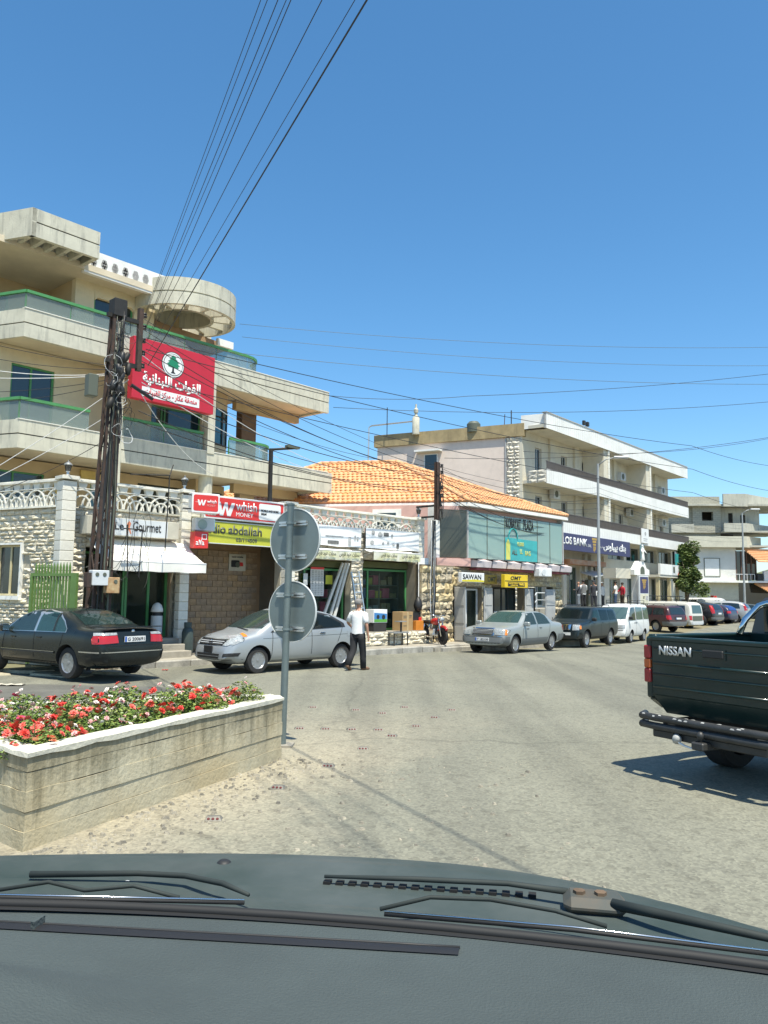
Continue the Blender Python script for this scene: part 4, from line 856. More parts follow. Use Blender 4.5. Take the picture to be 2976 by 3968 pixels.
banner('tall narrow white poster of tools hung on the end of the hardware shop', 13.06, 13.62, 1.62, 3.24, [('o', .28, .95, .13, .09), ('d', .32, .72, .08, .13), ('o', .15, .62, .08, .05), ('d', .42, .38, .05, .07), ('o', .2, .34, .06, .05), ('o', .33, .2, .1, .07)], n=-.22)
mb = MB(); mb.grid(lambda a, b: (.58*a, -.01*math.sin(6*b), .95*b), 4, 6); cal = thing('poster', 'white price poster with red heading hung inside the left hardware window', 'poster', FB.w(8.36, .30, 1.8), FB.rz)
part('sheet', mb, M('poster_paper', (.62, .62, .6), .7), cal); part('heading', MB().box(0, .58, -.012, -.006, .88, .95), M_RED2, cal)
mb = MB()
for j in range(14):
    for i in range(4): mb.box(.05+i*.13, .13+i*.13, -.016, -.012, .05+j*.058, .08+j*.058)
part('print_rows', mb, M_PGREY, cal)
for lab_, u_, z_, w_, h_, m_ in (('yellow notice stuck on the shelf of the left hardware window', 9.05, 2.2, .3, .3, M_LIME), ('small grey notice left of the price poster', 8.08, 2.15, .18, .38, M_LGREY)): single('notice', MB().box(0, w_, -.004, .004, 0, h_), m_, lab_, 'notice', FB.w(u_, .33, z_), FB.rz)
# leaning profiles, ladder, shelves and goods
M_PROF = M('white_profile', (.58, .57, .53), .5, .08, 4)
for i, (a, b) in enumerate(((8.55, 9.62), (8.85, 9.72), (9.02, 9.8))): single('metal_profile', MB().box(-.04, .04, -.03, .03, 0, math.hypot(b-a, 2.3), Matrix.Rotation(math.atan2(b-a, 2.3), 4, 'Y')), M_PROF, ['leftmost', 'middle', 'rightmost'][i]+' of three long pale profiles leaning in the left hardware shopfront', 'profile', FB.w(a, .12-.05*i, .62), FB.rz, 'leaning profiles')
ld = thing('step_ladder', 'aluminium ladder leaning on the stone pier between the hardware windows', 'ladder', FB.w(10.12, -.42, .62), FB.rz); T = Matrix.Rotation(R(-9), 4, 'X')@Matrix.Rotation(R(-4), 4, 'Y')
for x in (-.17, .17): part('stile', MB().box(x-.02, x+.02, -.03, .03, 0, 2.05, T), M_ALU, ld)
for k in range(7): part('rung', MB().box(-.15, .15, -.025, .025, .25+k*.27, .28+k*.27, T), M_ALU, ld)
M_SHELF = M('shelf_grey', (.22, .21, .19), .7)
GOODS = [M('goods_pink', (.55, .08, .16), .6), M('goods_white', (.55, .54, .5), .6), M('goods_yellow', (.5, .42, .06), .6), M('goods_tan', (.34, .25, .14), .7), M('goods_grey', (.28, .29, .3), .6), M('goods_blue', (.06, .16, .36), .6)]
gb = [MB().rbox(-.5, .5, -.5, .5, 0, 1, .05).mesh('goods_box', m) for m in GOODS]
for lab, u0, u1 in (('display shelves stacked with boxes behind the left hardware window', 8.2, 9.9), ('display shelves stacked with boxes behind the right hardware window', 11.0, 13.0)):
    sh = thing('display_shelf', lab, 'shelf', FB.w(u0, .7, .6), FB.rz); rr = random.Random(u0)
    for x in (0, (u1-u0)/2, u1-u0): part('upright', MB().box(x-.02, x+.02, 0, .4, 0, 2.05), M_SHELF, sh)
    for z in (.1, .62, 1.12, 1.6): part('shelf_board', MB().box(0, u1-u0, -.02, .42, z, z+.025), M_SHELF, sh)
    nb = 0
    for z in (.125, .645, 1.145, 1.625):
        x = .1
        while x < u1-u0-.3:
            w_, h_ = rr.uniform(.16, .36), rr.uniform(.18, .4)
            nb += 1
            go = obj('goods_box', rr.choice(gb), None, FB.w(u0+x+w_/2, .7+.16, .6+z), (0, 0, FB.rz), (w_, .26, h_)); go['category'] = 'box'; go['group'] = 'goods on the '+('left' if u0 < 10 else 'right')+' hardware shelves'; go['label'] = 'boxed goods standing on the '+('left' if u0 < 10 else 'right')+' hardware display shelves'
            x += w_+rr.uniform(.02, .12)
M_CARD = M('cardboard', (.40, .26, .12), .85, .1, 5)
ct = thing('carton', 'tall brown cardboard carton on the shop platform beside the motorcycle', 'carton', FB.w(11.96, -.5, .62), FB.rz+R(6)); part('box', MB().rbox(0, .62, 0, .45, 0, .66, .006), M_CARD, ct); part('tape', MB().box(.27, .35, -.003, 0, .01, .65), M('tape', (.5, .38, .2), .4), ct); mb = MB()
for z in (.5, .44, .16): mb.box(.05, .24, -.004, 0, z, z+.025)
mb.box(.4, .55, -.004, 0, .5, .54); mb.box(.4, .52, -.004, 0, .44, .46); part('print', mb, M_SGREY, ct)
px = thing('appliance_box', 'printed appliance box with blue and green picture on a dark crate', 'box', FB.w(10.56, -.46, .92), FB.rz); part('box', MB().rbox(0, .66, 0, .4, 0, .45, .006), M_SWHITE, px); flat(px, 'picture_sky', [(.02, .12), (.64, .12), (.64, .3), (.02, .34)], -.002, M('print_blue', (.05, .20, .45), .6)); flat(px, 'picture_grass', [(.02, .02), (.64, .02), (.64, .12), (.02, .12)], -.002, M('print_green', (.10, .32, .05), .6)); flat(px, 'picture_subject', disc(.2, .2, .07), -.007, M_SBLACK); flat(px, 'picture_subject', disc(.47, .19, .08), -.007, M_SBLACK)
single('crate', MB().rbox(0, .62, 0, .38, 0, .3, .01), M_DARK, 'dark crate under the printed appliance box', 'crate', FB.w(10.58, -.45, .62), FB.rz)
tb = thing('metal_bench', 'low grey metal bench with a small stand in front of the hardware shop', 'bench', FB.w(11.05, -.95, .15), FB.rz); part('seat', MB().box(0, .75, 0, .3, .42, .46), M('bench_grey', (.30, .31, .31), .5, metal=.3), tb)
for x, y in ((.04, .03), (.71, .03), (.04, .27), (.71, .27)): part('leg', MB().box(x-.015, x+.015, y-.015, y+.015, 0, .42), M_IRON, tb)
part('stand', MB().box(.45, .5, .1, .14, .46, .8), M_IRON, tb); part('tray', MB().box(.3, .65, .02, .26, .8, .83), M('bench_grey', (.30, .31, .31), .5), tb)
gc = thing('gas_cylinder', 'dark green gas cylinder standing on the pavement by the pillar', 'gas cylinder', FB.w(3.33, -.45, .15), 0); part('tank', MB().lathe([(.0, .02), (.12, .02), (.15, .06), (.155, .12), (.155, .62), (.13, .72), (.06, .78), (.05, .80), (0, .80)], 20), M('gas_green', (.045, .065, .06), .6, .2, 4), gc, 40)
part('collar', MB().lathe([(.10, .76), (.105, .76), (.105, .90), (.10, .90), (.10, .76)], 16), M('gas_green', (.045, .065, .06), .6), gc, 40); part('foot_ring', MB().lathe([(.12, 0), (.13, 0), (.13, .05), (.12, .05)], 16), M_IRON, gc); part('valve', MB().lathe([(.02, .8), (.025, .86), (0, .87)], 8), M_ALU, gc)
bn = thing('litter_bin', 'white domed cylinder bin with black band in the Le Gourmet doorway', 'bin', FB.w(2.75, .2, .62), 0); part('body', MB().lathe([(.0, 0), (.15, 0), (.155, .02), (.155, .60), (0, .60)], 20), M_LGREY, bn, 40); part('band', MB().lathe([(.13, .60), (.13, .70), (0, .70)], 20), M_BLACK, bn, 40); part('dome', MB().lathe([(.165, .70), (.16, .78), (.12, .89), (.05, .95), (0, .96)], 20), M_SWHITE, bn, True)
# green sliding gate
M_GATE = M('gate_green', (.12, .21, .055), .55, .12, 4)
gt = thing('gate', 'green steel gate with pointed bars in front of the stone wall', 'gate', FL.w(-.85, -.3, 0), FL.rz)
for x in (0, 1.42): part('gate_post', MB().box(x, x+(.07 if x == 0 else .20), 0, .07, .05, 2.30), M_GATE, gt)
for z in (.3, 2.22): part('gate_rail', MB().box(.07, 1.42, .01, .06, z, z+.07), M_GATE, gt)
for i in range(12):
    x = .14+i*.108; part('bar', MB().box(x, x+.04, .015, .055, .1, 2.45).add([(x, .015, 2.45), (x+.04, .015, 2.45), (x+.04, .055, 2.45), (x, .055, 2.45), (x+.02, .035, 2.58)], [(0, 1, 4), (1, 2, 4), (2, 3, 4), (3, 0, 4)]), M_GATE, gt)
part('lock_plate', MB().box(.6, .9, 0, .075, 1.3, 1.36), M_GATE, gt)

# ------------------------------------------------------------------ steel lattice utility pole
lp = thing('utility_pole', 'rusty steel lattice pole wrapped in tangled cables in front of Le Gourmet', 'utility pole', FB.w(.33, -1.15, 0), FB.rz)
H = 9.1
def cw(z): return .22-.11*z/H
CX = lambda z: .02*z
for sx in (-1, 1):
    for sy in (-1, 1): part('leg', MB().tube([(sx*cw(0), sy*cw(0)*.8, 0), (CX(H)+sx*cw(H), sy*cw(H)*.8, H)], [.05, .045], 4), M_RUST, lp)
k = 0; z = .3
while z < H-.6:
    z2 = z+.62; s = 1 if k % 2 else -1
    for sy in (-1, 1):
        part('lacing', MB().tube([(CX(z)-s*cw(z), sy*cw(z)*.8, z), (CX(z2)+s*cw(z2), sy*cw(z2)*.8, z2)], .02, 4), M_RUST, lp)
    part('lacing', MB().tube([(CX(z)-cw(z), -s*cw(z)*.8, z), (CX(z2)-cw(z2), s*cw(z2)*.8, z2)], .02, 4), M_RUST, lp)
    z = z2; k += 1
part('riser_pipe', MB().tube([(.06, -.1, 0), (.16, -.08, 6.8)], .07, 8), M_RUST, lp, 40)
part('top_box', MB().rbox(CX(9)-.17, CX(9)+.17, -.16, .16, 8.75, 9.2, .01), M_IRON, lp)
for z in (8.72, 7.55): part('cross_arm', MB().box(-.1, .82, -.05, .05, z, z+.10), M_IRON, lp)
part('insulator_rack', MB().box(.74, .86, -.06, .06, 7.5, 9.15), M_RUST, lp)
ins = MB().lathe([(0, 0), (.05, 0), (.06, .03), (.045, .06), (.06, .09), (.05, .12), (0, .12)], 10).mesh('insulator', M_BLACK, 40)
for z in (9.0, 8.68, 8.33, 8.0, 7.66): obj('insulator', ins, lp, (.92, 0, z-.06))
rr = random.Random(8)
for i in range(18):   # cables strapped up the lattice
    z0, z1 = rr.choice(((.8, 6.5), (1.6, 8.6), (2.4, 7.8), (4.2, 8.9), (5.5, 8.8))); x0, y0 = rr.uniform(-.17, .20), rr.uniform(-.26, -.1); ph = rr.uniform(0, 6); am = rr.uniform(.02, .07)
    pts = [(x0*(1-.35*t)+CX(z0+(z1-z0)*t)+am*math.sin(ph+t*rr.uniform(5, 7)), y0*(1-.3*t)+am*.5*math.cos(ph*2+t*6), z0+(z1-z0)*t) for t in [j/12 for j in range(13)]]
    part('strapped_cable', MB().tube(pts, rr.choice((.009, .013, .018, .024)), 5), rr.choice((M_BLACK, M_BLACK, M_IRON, M_SGREY, M_BLACK)), lp, True)
for i in range(26):   # loops and tails
    z0 = rr.uniform(5.5, 8.6); x0 = CX(z0)+rr.uniform(-.28, .3); r_ = rr.uniform(.08, .22); a0 = rr.uniform(0, 6)
    part('cable_loop', MB().tube([(x0+r_*math.cos(a0+j*.5)*(1+.1*math.sin(j*2)), -.36+.08*math.sin(j), z0+r_*1.2*math.sin(a0+j*.5)) for j in range(rr.randint(5, 14))], rr.choice((.005, .006, .008)), 4), rr.choice((M_BLACK, M_LGREY, M_BLACK, M_BLACK, M_SGREY)), lp, True)
for i in range(11):
    x = -.22+rr.uniform(0, .5); z0 = rr.uniform(6.0, 7.9); part('cable_clump', MB().lathe([(0, -.17), (.06, -.13), (.08, 0), (.06, .13), (0, .17)], 7, Matrix.Translation((CX(z0)+x, -.28, z0))@Matrix.Rotation(rr.uniform(-.5, .5), 4, 'Y')), rr.choice((M_BLACK, M_IRON)), lp, True)
for nm, x0, x1, z0, z1, m_ in (('meter_box', -.4, .02, 2.0, 2.36, M_LGREY), ('meter_box', -.02, .30, 1.82, 2.2, M('rusty_box', (.5, .38, .2), .7, .2, 6, col2=(.3, .12, .04))), ('meter_box', -.52, -.42, 1.95, 2.3, M_RUST)):
    b_ = part(nm, MB().rbox(x0, x1, -.52, -.32, z0, z1, .012), m_, lp)
    for x in ((x0*.72+x1*.28, x0*.28+x1*.72) if x1-x0 > .35 else (x0*.35+x1*.65,) if x1-x0 > .2 else ()): part('dial', MB().lathe([(0, .01), (.045, .01), (.05, 0)], 12, Matrix.Translation((x, -.52, z1-.1))@Matrix.Rotation(R(90), 4, 'X')), M_SGREY, b_)
part('heat_sink_box', MB().rbox(-.62, -.38, -.3, -.05, 6.55, 7.1, .02), M_SGREY, lp)
part('amplifier', MB().tube([(.45, -.35, 7.0), (1.05, -.35, 6.75)], .05, 8), M_BLACK, lp)
mb = MB()     # loose square wire cage hanging beside the pole
for a_, b_ in (((.5, -.4, 4.75), (1.6, -.4, 4.85)), ((1.6, -.4, 4.85), (1.55, -.4, 2.9)), ((.5, -.4, 3.5), (.55, -.4, 2.2)), ((.9, -.4, 3.4), (.85, -.4, 2.2)), ((.4, -.4, 3.4), (.9, -.4, 3.4)), ((1.6, -.4, 4.85), (1.75, -.3, 5.15))): mb.tube([a_, b_], .016, 5)
part('wire_cage', mb, M_IRON, lp)
for i in range(9):
    x0 = rr.uniform(.3, 1.3); z0 = rr.uniform(3.0, 4.4); part('loose_cable', MB().tube([(x0+.35*t*math.sin(i+t*4), -.42-.06*math.sin(t*5+i), z0-1.3*t+.25*math.sin(t*6+i)) for t in [j/9 for j in range(10)]], .007, 4), rr.choice((M_BLACK, M_BLACK, M_SGREY)), lp, True)
# angled street lamp on the terrace corner
sl = thing('street_lamp', 'dark angled lamp post with flat arm standing behind the whish sign', 'street lamp', FB.w(6.6, .3, 3.98), FB.rz); part('pole', MB().box(-.05, .05, -.05, .05, 0, 2.45), M_IRON, sl); part('arm', MB().tube([(0, 0, 2.42), (1.0, -.1, 2.6)], .04, 6), M_IRON, sl); part('lamp_head', MB().box(.55, 1.05, -.16, 0, 2.56, 2.64), M_SGREY, sl)
# ------------------------------------------------------------------ pink house with tiled hip roof
M_PINK = M('pink_render', (0.58, 0.36, 0.31), 0.85, 0.08, 1.0, stain=0.12)
M_TILE = M('roof_tile', (0.66, 0.325, 0.14), 0.75, 0.14, 4.0, rnd=.08)
M_TILE2 = M('roof_tile_pale', (0.68, 0.365, 0.17), 0.75, 0.14, 4.0, rnd=.08)
M_RUSTIC = M('rusticated_stone', (0.68, 0.57, 0.36), 0.9, 0.3, 2.0, 0.7, 12, col2=(0.34, 0.27, 0.16), rnd=.3)
M_AQUA = m_glass('aqua_glass', (0.80, 0.90, 0.86), 0.5, 0.05, (0.40, 0.56, 0.52))
M_GREYD = M('grey_metal_door', (0.40, 0.40, 0.38), 0.6, 0.08, 3)
ph = thing('tiled_house', 'two-storey pink and stone house with orange tiled roof and glazed upper floor', 'building', FC.w(0, 0), FC.rz)
# plan corners in house coordinates: K1 front-left eave, K2 far left, K3 front right
def loc(p): v = Vector((p[0], p[1], 0))-FC.o; return (v.dot(FC.u), v.dot(FC.n))
k1 = (-.05, -.12); k3 = (7.45, -.12); k2 = loc((-8.2, 33.4)); r1 = loc((.54, 35.5)); r2 = loc((-2.88, 36.25)); zE, zR = 5.52, 7.78
ch = (-1.0, .62)      # chamfered corner meets the left wall here
mb = MB()
mb.prism([(-.25, .25), (7.1, .25), (7.1, 6.5), (r2[0]-2, r2[1]+2.4), (k2[0]+.5, k2[1]+.3), (ch[0]-.2, ch[1]+.35)], 2.9, 5.35); part('upper_wall', mb, M_PINK, ph)
# ground floor in rusticated stone with three door openings
D3 = [(-.75, 1.1, .05, 2.2), (1.75, 4.1, .05, 2.26), (4.45, 6.45, .05, 2.3)]
part('wall', wall_open(-2.6, 7.2, 0, 3.0, .12, .45, D3), M('stone_backing', (.22, .18, .12), .95), ph)
mb = MB(); mb.box(-2.6, -2.3, .45, 5, 0, 3.0); mb.box(-2.3, 7.2, 2.6, 2.8, 0, 3.0); part('inner_wall', mb, M('shop_inner_wall', (0.20, 0.18, 0.14), 0.9), ph)
RS = [rough_block(s+40, M_RUSTIC, .2) for s in range(5)]
stone_field(ph, -2.62, -.78, .05, 2.95, .12, 51, h=.29, wd=.44, meshes=RS, depth=.14); stone_field(ph, 1.1, 1.75, .05, 2.95, .12, 52, h=.29, wd=.4, meshes=RS, depth=.1); stone_field(ph, 4.1, 4.45, .05, 2.95, .12, 53, h=.29, wd=.4, meshes=RS, depth=.1)
stone_field(ph, -.78, 1.1, 2.25, 2.95, .12, 54, h=.3, wd=.4, meshes=RS, depth=.1); stone_field(ph, 1.75, 7.2, 2.32, 2.95, .12, 55, h=.3, wd=.45, meshes=RS, depth=.08); stone_field(ph, 6.45, 7.2, .05, 2.32, .12, 56, h=.29, wd=.4, meshes=RS, depth=.1)
# open metal door leaves, inner glazed door
for x, w_, a in ((-.74, .55, 95), (1.12, .56, 12), (4.06, .5, 80), (4.48, .1, 0), (5.68, .78, 8)): 
    T = Matrix.Translation((x, .04, 0))@Matrix.Rotation(R(-a if x < 0 else -a*.15), 4, 'Z')
    dl = part('door_leaf', MB().rbox(0, w_, -.03, .02, .08, 2.2, .01, T), M_GREYD, ph)
    if w_ > .3:
        for z0, z1 in ((.2, .75), (.85, 1.4), (1.5, 2.1)): part('door_panel', MB().rbox(.06, w_-.06, -.045, -.03, z0, z1, .012, T), M_GREYD, dl)
gd = window(ph, -.2, 1.06, .1, 2.16, .3, M('white_door_frame', (.6, .6, .57), .6), M_CLEAR, (.42,), .07, 'glass_door')
part('notice', MB().box(-.02, .22, .28, .29, 1.8, 2.06), M_LIME, gd)
window(ph, 1.8, 4.05, .1, 2.22, .5, M_IRON, M_DARKGL, (.3, .55, .75), .06, 'shop_window'); window(ph, 4.5, 5.6, .1, 2.26, .5, M_IRON, M_DARKGL, (.5,), .06, 'shop_window')
single('letter_box', MB().rbox(0, .2, 0, .12, 0, .72, .02), M_LGREY, 'white box fixed to the stone pier left of the yellow sign', 'box', FC.w(1.85, -.04, .55), FC.rz)
# glazed upper front with chamfered left return
mu = [0, 1.3, 2.53, 5.02, 6.05, 7.1]
for a, b in zip(mu, mu[1:]): part('glass_panel', MB().box(a+.015, b-.015, 0, .014, 3.34, 5.16), M_AQUA, ph)
d = Vector((ch[0], ch[1])); 
mb = MB(); mb.add([(0, 0, 3.34), (ch[0], ch[1], 3.34), (ch[0], ch[1], 5.2), (0, 0, 5.2)], [(3, 2, 1, 0)]); part('glass_panel', mb, m_glass('smoked_glass', (.35, .38, .34), .7, .06, (.06, .065, .05)), ph)
mb = MB()
for u in mu[1:-1]: mb.box(u-.015, u+.015, -.012, .02, 3.34, 5.16)
part('mullions', mb, M_SGREY, ph)
part('corner_post', MB().box(-.03, .03, -.03, .05, 3.3, 5.2), M_GREYD, ph); part('corner_post', MB().box(7.11, 7.2, -.02, .3, 3.0, 5.35), M_GREYD, ph)
part('white_blind', MB().box(.1, 7.0, .5, .52, 3.3, 5.2), M('blind_cloth', (.48, .55, .50), .9, .15, 1.5), ph)
part('interior_floor', MB().box(-.2, 7.1, .02, .5, 3.18, 3.3), M_PAVE, ph)
# white pilaster, pink return, side window with rail
for u0, u1 in ((ch[0]-.32, ch[0]-.02),): part('pilaster', MB().box(u0, u1, ch[1]-.06, ch[1]+.3, 3.0, 5.35), M_WHITE, ph)
e = Vector((k2[0]-ch[0], k2[1]-ch[1])).normalized(); q = Vector((e.y, -e.x));
if q.y > 0: q = -q
def sw(s, o, z): return (ch[0]-.3+e.x*s+q.x*o, ch[1]+.3+e.y*s+q.y*o, z)
def sbox(name, s0, s1, o0, o1, z0, z1, mat, parent=None):
    mb = MB(); P = [sw(s0, o0, 0), sw(s1, o0, 0), sw(s1, o1, 0), sw(s0, o1, 0)]; A = [(p[0], p[1]) for p in P]
    if sum(A[i][0]*A[(i+1) % 4][1]-A[(i+1) % 4][0]*A[i][1] for i in range(4)) < 0: A = A[::-1]
    mb.prism(A, z0, z1); return part(name, mb, mat, parent or ph)
sbox('side_wall', -.2, 8.0, -.3, .02, 2.9, 5.35, M_PINK)
fr = sbox('window_surround', 1.05, 2.2, .02, .1, 3.45, 5.2, M_WHITE); sbox('pane', 1.25, 2.0, .1, .11, 3.65, 5.05, M_DARKGL, fr)
mbk = MB()
for k in range(7): p = sw(1.28+k*.11, .16, 0); mbk.tube([(p[0], p[1], 3.66), (p[0], p[1], 4.15)], .014, 4)
mbk.tube([sw(1.22, .16, 4.15), sw(2.03, .16, 4.15)], .018, 4); part('window_rail', mbk, M_SWHITE, ph)
# ledge with folded awning boxes under the glazing
mb = MB(); mb.box(-.05, 7.35, -.14, .2, 3.18, 3.32); part('ledge', mb, M_PINK, ph)
mb = MB(); mb.add([(ch[0]-.35, ch[1]-.2, 3.0), (0, -.16, 3.0), (0, .1, 3.0), (ch[0]-.35, ch[1]+.1, 3.0), (ch[0]-.35, ch[1]-.2, 3.3), (0, -.16, 3.3), (0, .1, 3.3), (ch[0]-.35, ch[1]+.1, 3.3)], [(0, 3, 2, 1), (4, 5, 6, 7), (0, 1, 5, 4), (1, 2, 6, 5), (2, 3, 7, 6), (3, 0, 4, 7)]); part('ledge', mb, M_PINK, ph)
for i in range(7):
    u0 = .05+i*1.03; part('awning_box', MB().add([(u0, -.42, 2.98), (u0+.93, -.42, 2.98), (u0+.93, -.1, 2.98), (u0, -.1, 2.98), (u0, -.46, 3.22), (u0+.93, -.46, 3.22), (u0+.93, -.12, 3.3), (u0, -.12, 3.3)], [(0, 3, 2, 1), (4, 5, 6, 7), (0, 1, 5, 4), (1, 2, 6, 5), (2, 3, 7, 6), (3, 0, 4, 7)]), M('pale_pink_vinyl', (.62, .54, .53), .7, .1), ph)
    part('awning_bracket', MB().box(u0-.06, u0+.25, -.5, -.1, 3.27, 3.31), M_BLACK, ph)
part('red_beam', MB().box(.2, 7.2, -.3, .12, 2.88, 2.96), M('dark_red_beam', (.22, .05, .06), .7), ph)
# eaves and roof
mb = MB(); out = [k1, k3, (k3[0]+.1, 6.9), (r2[0]-1.5, r2[1]+3), k2]
mb.prism(out, 5.36, 5.50); part('eaves', mb, M_WHITE, ph)
zr = lambda p, z: Vector((p[0], p[1], z))
K1, K2, K3, R1, R2 = zr(k1, zE), zr(k2, zE), zr(k3, zE), zr(r1, zR), zr(r2, zR)
K4, K5 = Vector((k3[0]+.1, 6.9, zE)), Vector((r2[0]-1.5, r2[1]+3, zE))
mb = MB(); mb.add([K1, K3, R1, K2, R2, K4, K5], [(0, 1, 2), (0, 2, 4, 3), (1, 5, 2), (5, 6, 4, 2), (6, 3, 4)]); part('roof_deck', mb, M('roof_underlay', (.35, .13, .05), .9), ph)
def tile_mesh(mat):
    mb = MB(); n = 6
    def fn(a, b):
        x = (a-.5); z = .20*abs(math.sin(math.pi*a))**.8+.18*(1-b)
        return (x, b-.0, z)
    mb.grid(fn, n, 1); mb.add([fn(i/n, 0) for i in range(n+1)]+[(-.5, 0, -.08), (.5, 0, -.08)], [tuple(range(n+1))[::-1]+(n+1, n+2)]); return mb
T1, T2 = tile_mesh(0).mesh('roof_tile', M_TILE), tile_mesh(0).mesh('roof_tile', M_TILE2)
tiles = []
def tile_slope(A, B, top, tw=.205, tl=.31):
    """courses between eave A-B up to a triangle/trapezium top (list of 1 or 2 points)"""
    ud = (B-A).normalized(); P = top[0]; up = (P-A)-ud*(P-A).dot(ud); L = up.length; up.normalize(); nz_ = ud.cross(up)
    rows = int(L/tl)
    for j in range(rows+1):
        t = j*tl/L
        if t > 1: break
        tA = A.lerp(top[-1], t); tB = B.lerp(top[0], t); w_ = (tB-tA).dot(ud)
        n = int(w_/tw); off = (w_-n*tw)/2
        for i in range(n):
            p = tA+ud*(off+(i+.5)*tw); tiles.append((p, ud, up, nz_, tw, tl*1.12))
tile_slope(K2, K1, [R1, R2]); tile_slope(K1, K3, [R1])
camp = Vector((loc((0, 0))[0], loc((0, 0))[1], 1.85)); tiles.sort(key=lambda t: (t[0]-camp).length)
rr = random.Random(4); rest = MB(); base = tile_mesh(0)
for i, (p, ud, up, nz_, tw, tl) in enumerate(tiles):
    Mx = Matrix(((ud.x*tw, up.x*tl, nz_.x*tw, p.x), (ud.y*tw, up.y*tl, nz_.y*tw, p.y), (ud.z*tw, up.z*tl, nz_.z*tw, p.z+.01), (0, 0, 0, 1)))
    Mx = Mx@Matrix.Rotation(rr.uniform(-.02, .02), 4, 'Z')
    if i < 300:
        o = obj('roof_tile', T1 if rr.random() < .7 else T2, ph); o.matrix_local = Mx
    else: rest.cur = 0 if rr.random() < .7 else 1; rest.add(base.v, base.f, Mx)
part('roof_tiles', rest, [M_TILE, M_TILE2], ph, kind='stuff')
cap_m = MB().lathe([(.09, 0), (.11, .4)], 8, Matrix.Rotation(R(0), 4, 'Z')).mesh('ridge_tile', M_TILE2, True)
for A, B in ((K1, R1), (R1, R2), (K3, R1), (K2, R2)):
    d = (B-A); n = int(d.length/.36); qd = d.to_track_quat('Z', 'Y')
    for i in range(n): o = obj('ridge_tile', cap_m, ph); o.matrix_local = Matrix.Translation(A+d*(i/n)+Vector((0, 0, .05)))@qd.to_matrix().to_4x4()
# lettering and the printed bag on the glazing
for i, (w_, u) in enumerate((('KOBAYAT', 2.6), ('PLAZA', 3.92))): text('lettering', w_, ph, (u, -.02, 4.70), M_SBLACK, width=1.12 if i == 0 else .78, height=.43, bold=.02)
M_TEALP = M('teal_print', (.05, .36, .36), .5, .1); flat(ph, 'printed_bag', [(2.56, 3.36), (5.02, 3.36), (5.02, 4.26), (2.56, 4.3)], -.002, M_TEALP)
mb = MB(); mb.tube([(3.12+.33*math.cos(math.pi*k/10), -.02, 4.28+.42*math.sin(math.pi*k/10)) for k in range(11)], .03, 4); part('bag_handle', mb, M_TEALP, ph)
M_YP = M('yellow_print', (.55, .55, .12), .5, 0)
flat(ph, 'pencil', [(2.62, 3.38), (2.92, 3.38), (2.92, 4.05), (2.77, 4.25), (2.62, 4.05)], -.008, M_YP)
for u, z, w_, s_ in ((3.45, 3.95, .5, '10,000'), (3.65, 3.66, .2, 'LL'), (4.05, 3.6, .42, 'BAG'), (3.05, 3.6, .4, 'ALL')): text('lettering', s_, ph, (u, -.008, z), M_YP if s_ != 'ALL' else M_SGREY, width=w_, height=.2, bold=.02)

s1 = thing('shop_sign', 'white and yellow lightbox reading SAWAN over the stone shop doors', 'sign', FC.w(-1.17, -.62, 2.38), FC.rz); part('box', MB().rbox(0, 1.42, 0, .16, 0, .36, .01), M_SWHITE, s1); flat(s1, 'yellow_strip', [(.02, .02), (1.4, .02), (1.4, .08), (.9, .11), (.02, .08)], -.002, M('sawan_yellow', (.65, .55, .03), .5, 0)); text('lettering', 'SAWAN', s1, (.06, -.003, .11), M_SBLACK, width=1.15, height=.19, bold=.015)
M_OMT = M('omt_yellow', (.72, .50, .02), .5, .05, 3)
s2 = thing('shop_sign', 'yellow hanging sign reading OMT and WESTERN UNION', 'sign', FC.w(1.63, -.62, 2.22), FC.rz); part('box', MB().rbox(0, 1.66, 0, .18, 0, .52, .01), M_OMT, s2); text('lettering', 'OMT', s2, (.4, -.003, .31), M_SBLACK, width=.76, height=.15, bold=.02, shear=.15); part('divider', MB().box(.02, 1.64, -.006, 0, .245, .275), M_SBLACK, s2); part('black_field', MB().box(.22, 1.42, -.006, 0, .05, .21), M_SBLACK, s2); text('lettering', 'WESTERN', s2, (.25, -.008, .135), M_OMT, width=.68, height=.055, bold=.02); text('lettering', 'UNION', s2, (.4, -.008, .06), M_OMT, width=.5, height=.055, bold=.02); text('lettering', 'WU', s2, (1.0, -.008, .065), M_OMT, width=.36, height=.12, bold=.04)
s3 = thing('shop_sign', 'older dull yellow OMT panel on the stone behind the hanging yellow sign', 'sign', FC.w(1.05, -.06, 2.36), FC.rz); part('panel', MB().rbox(0, .85, 0, .05, 0, .36, .006), M('omt_dull', (.42, .29, .05), .6, .1), s3); text('lettering', 'OMT', s3, (.2, -.003, .08), M_SGREY, width=.55, height=.2, bold=.01)
a2 = thing('air_conditioner', 'white air conditioner hanging under the awning ledge of the pink house', 'air conditioner', FC.w(4.2, -.62, 2.72), FC.rz); part('casing', MB().rbox(0, .98, 0, .3, 0, .36, .03), M_SWHITE, a2); part('fan_grille', MB().lathe([(0, 0), (.14, 0), (.15, .012), (.14, .02)], 18, Matrix.Translation((.3, -.001, .18))@Matrix.Rotation(R(90), 4, 'X')), M_LGREY, a2)
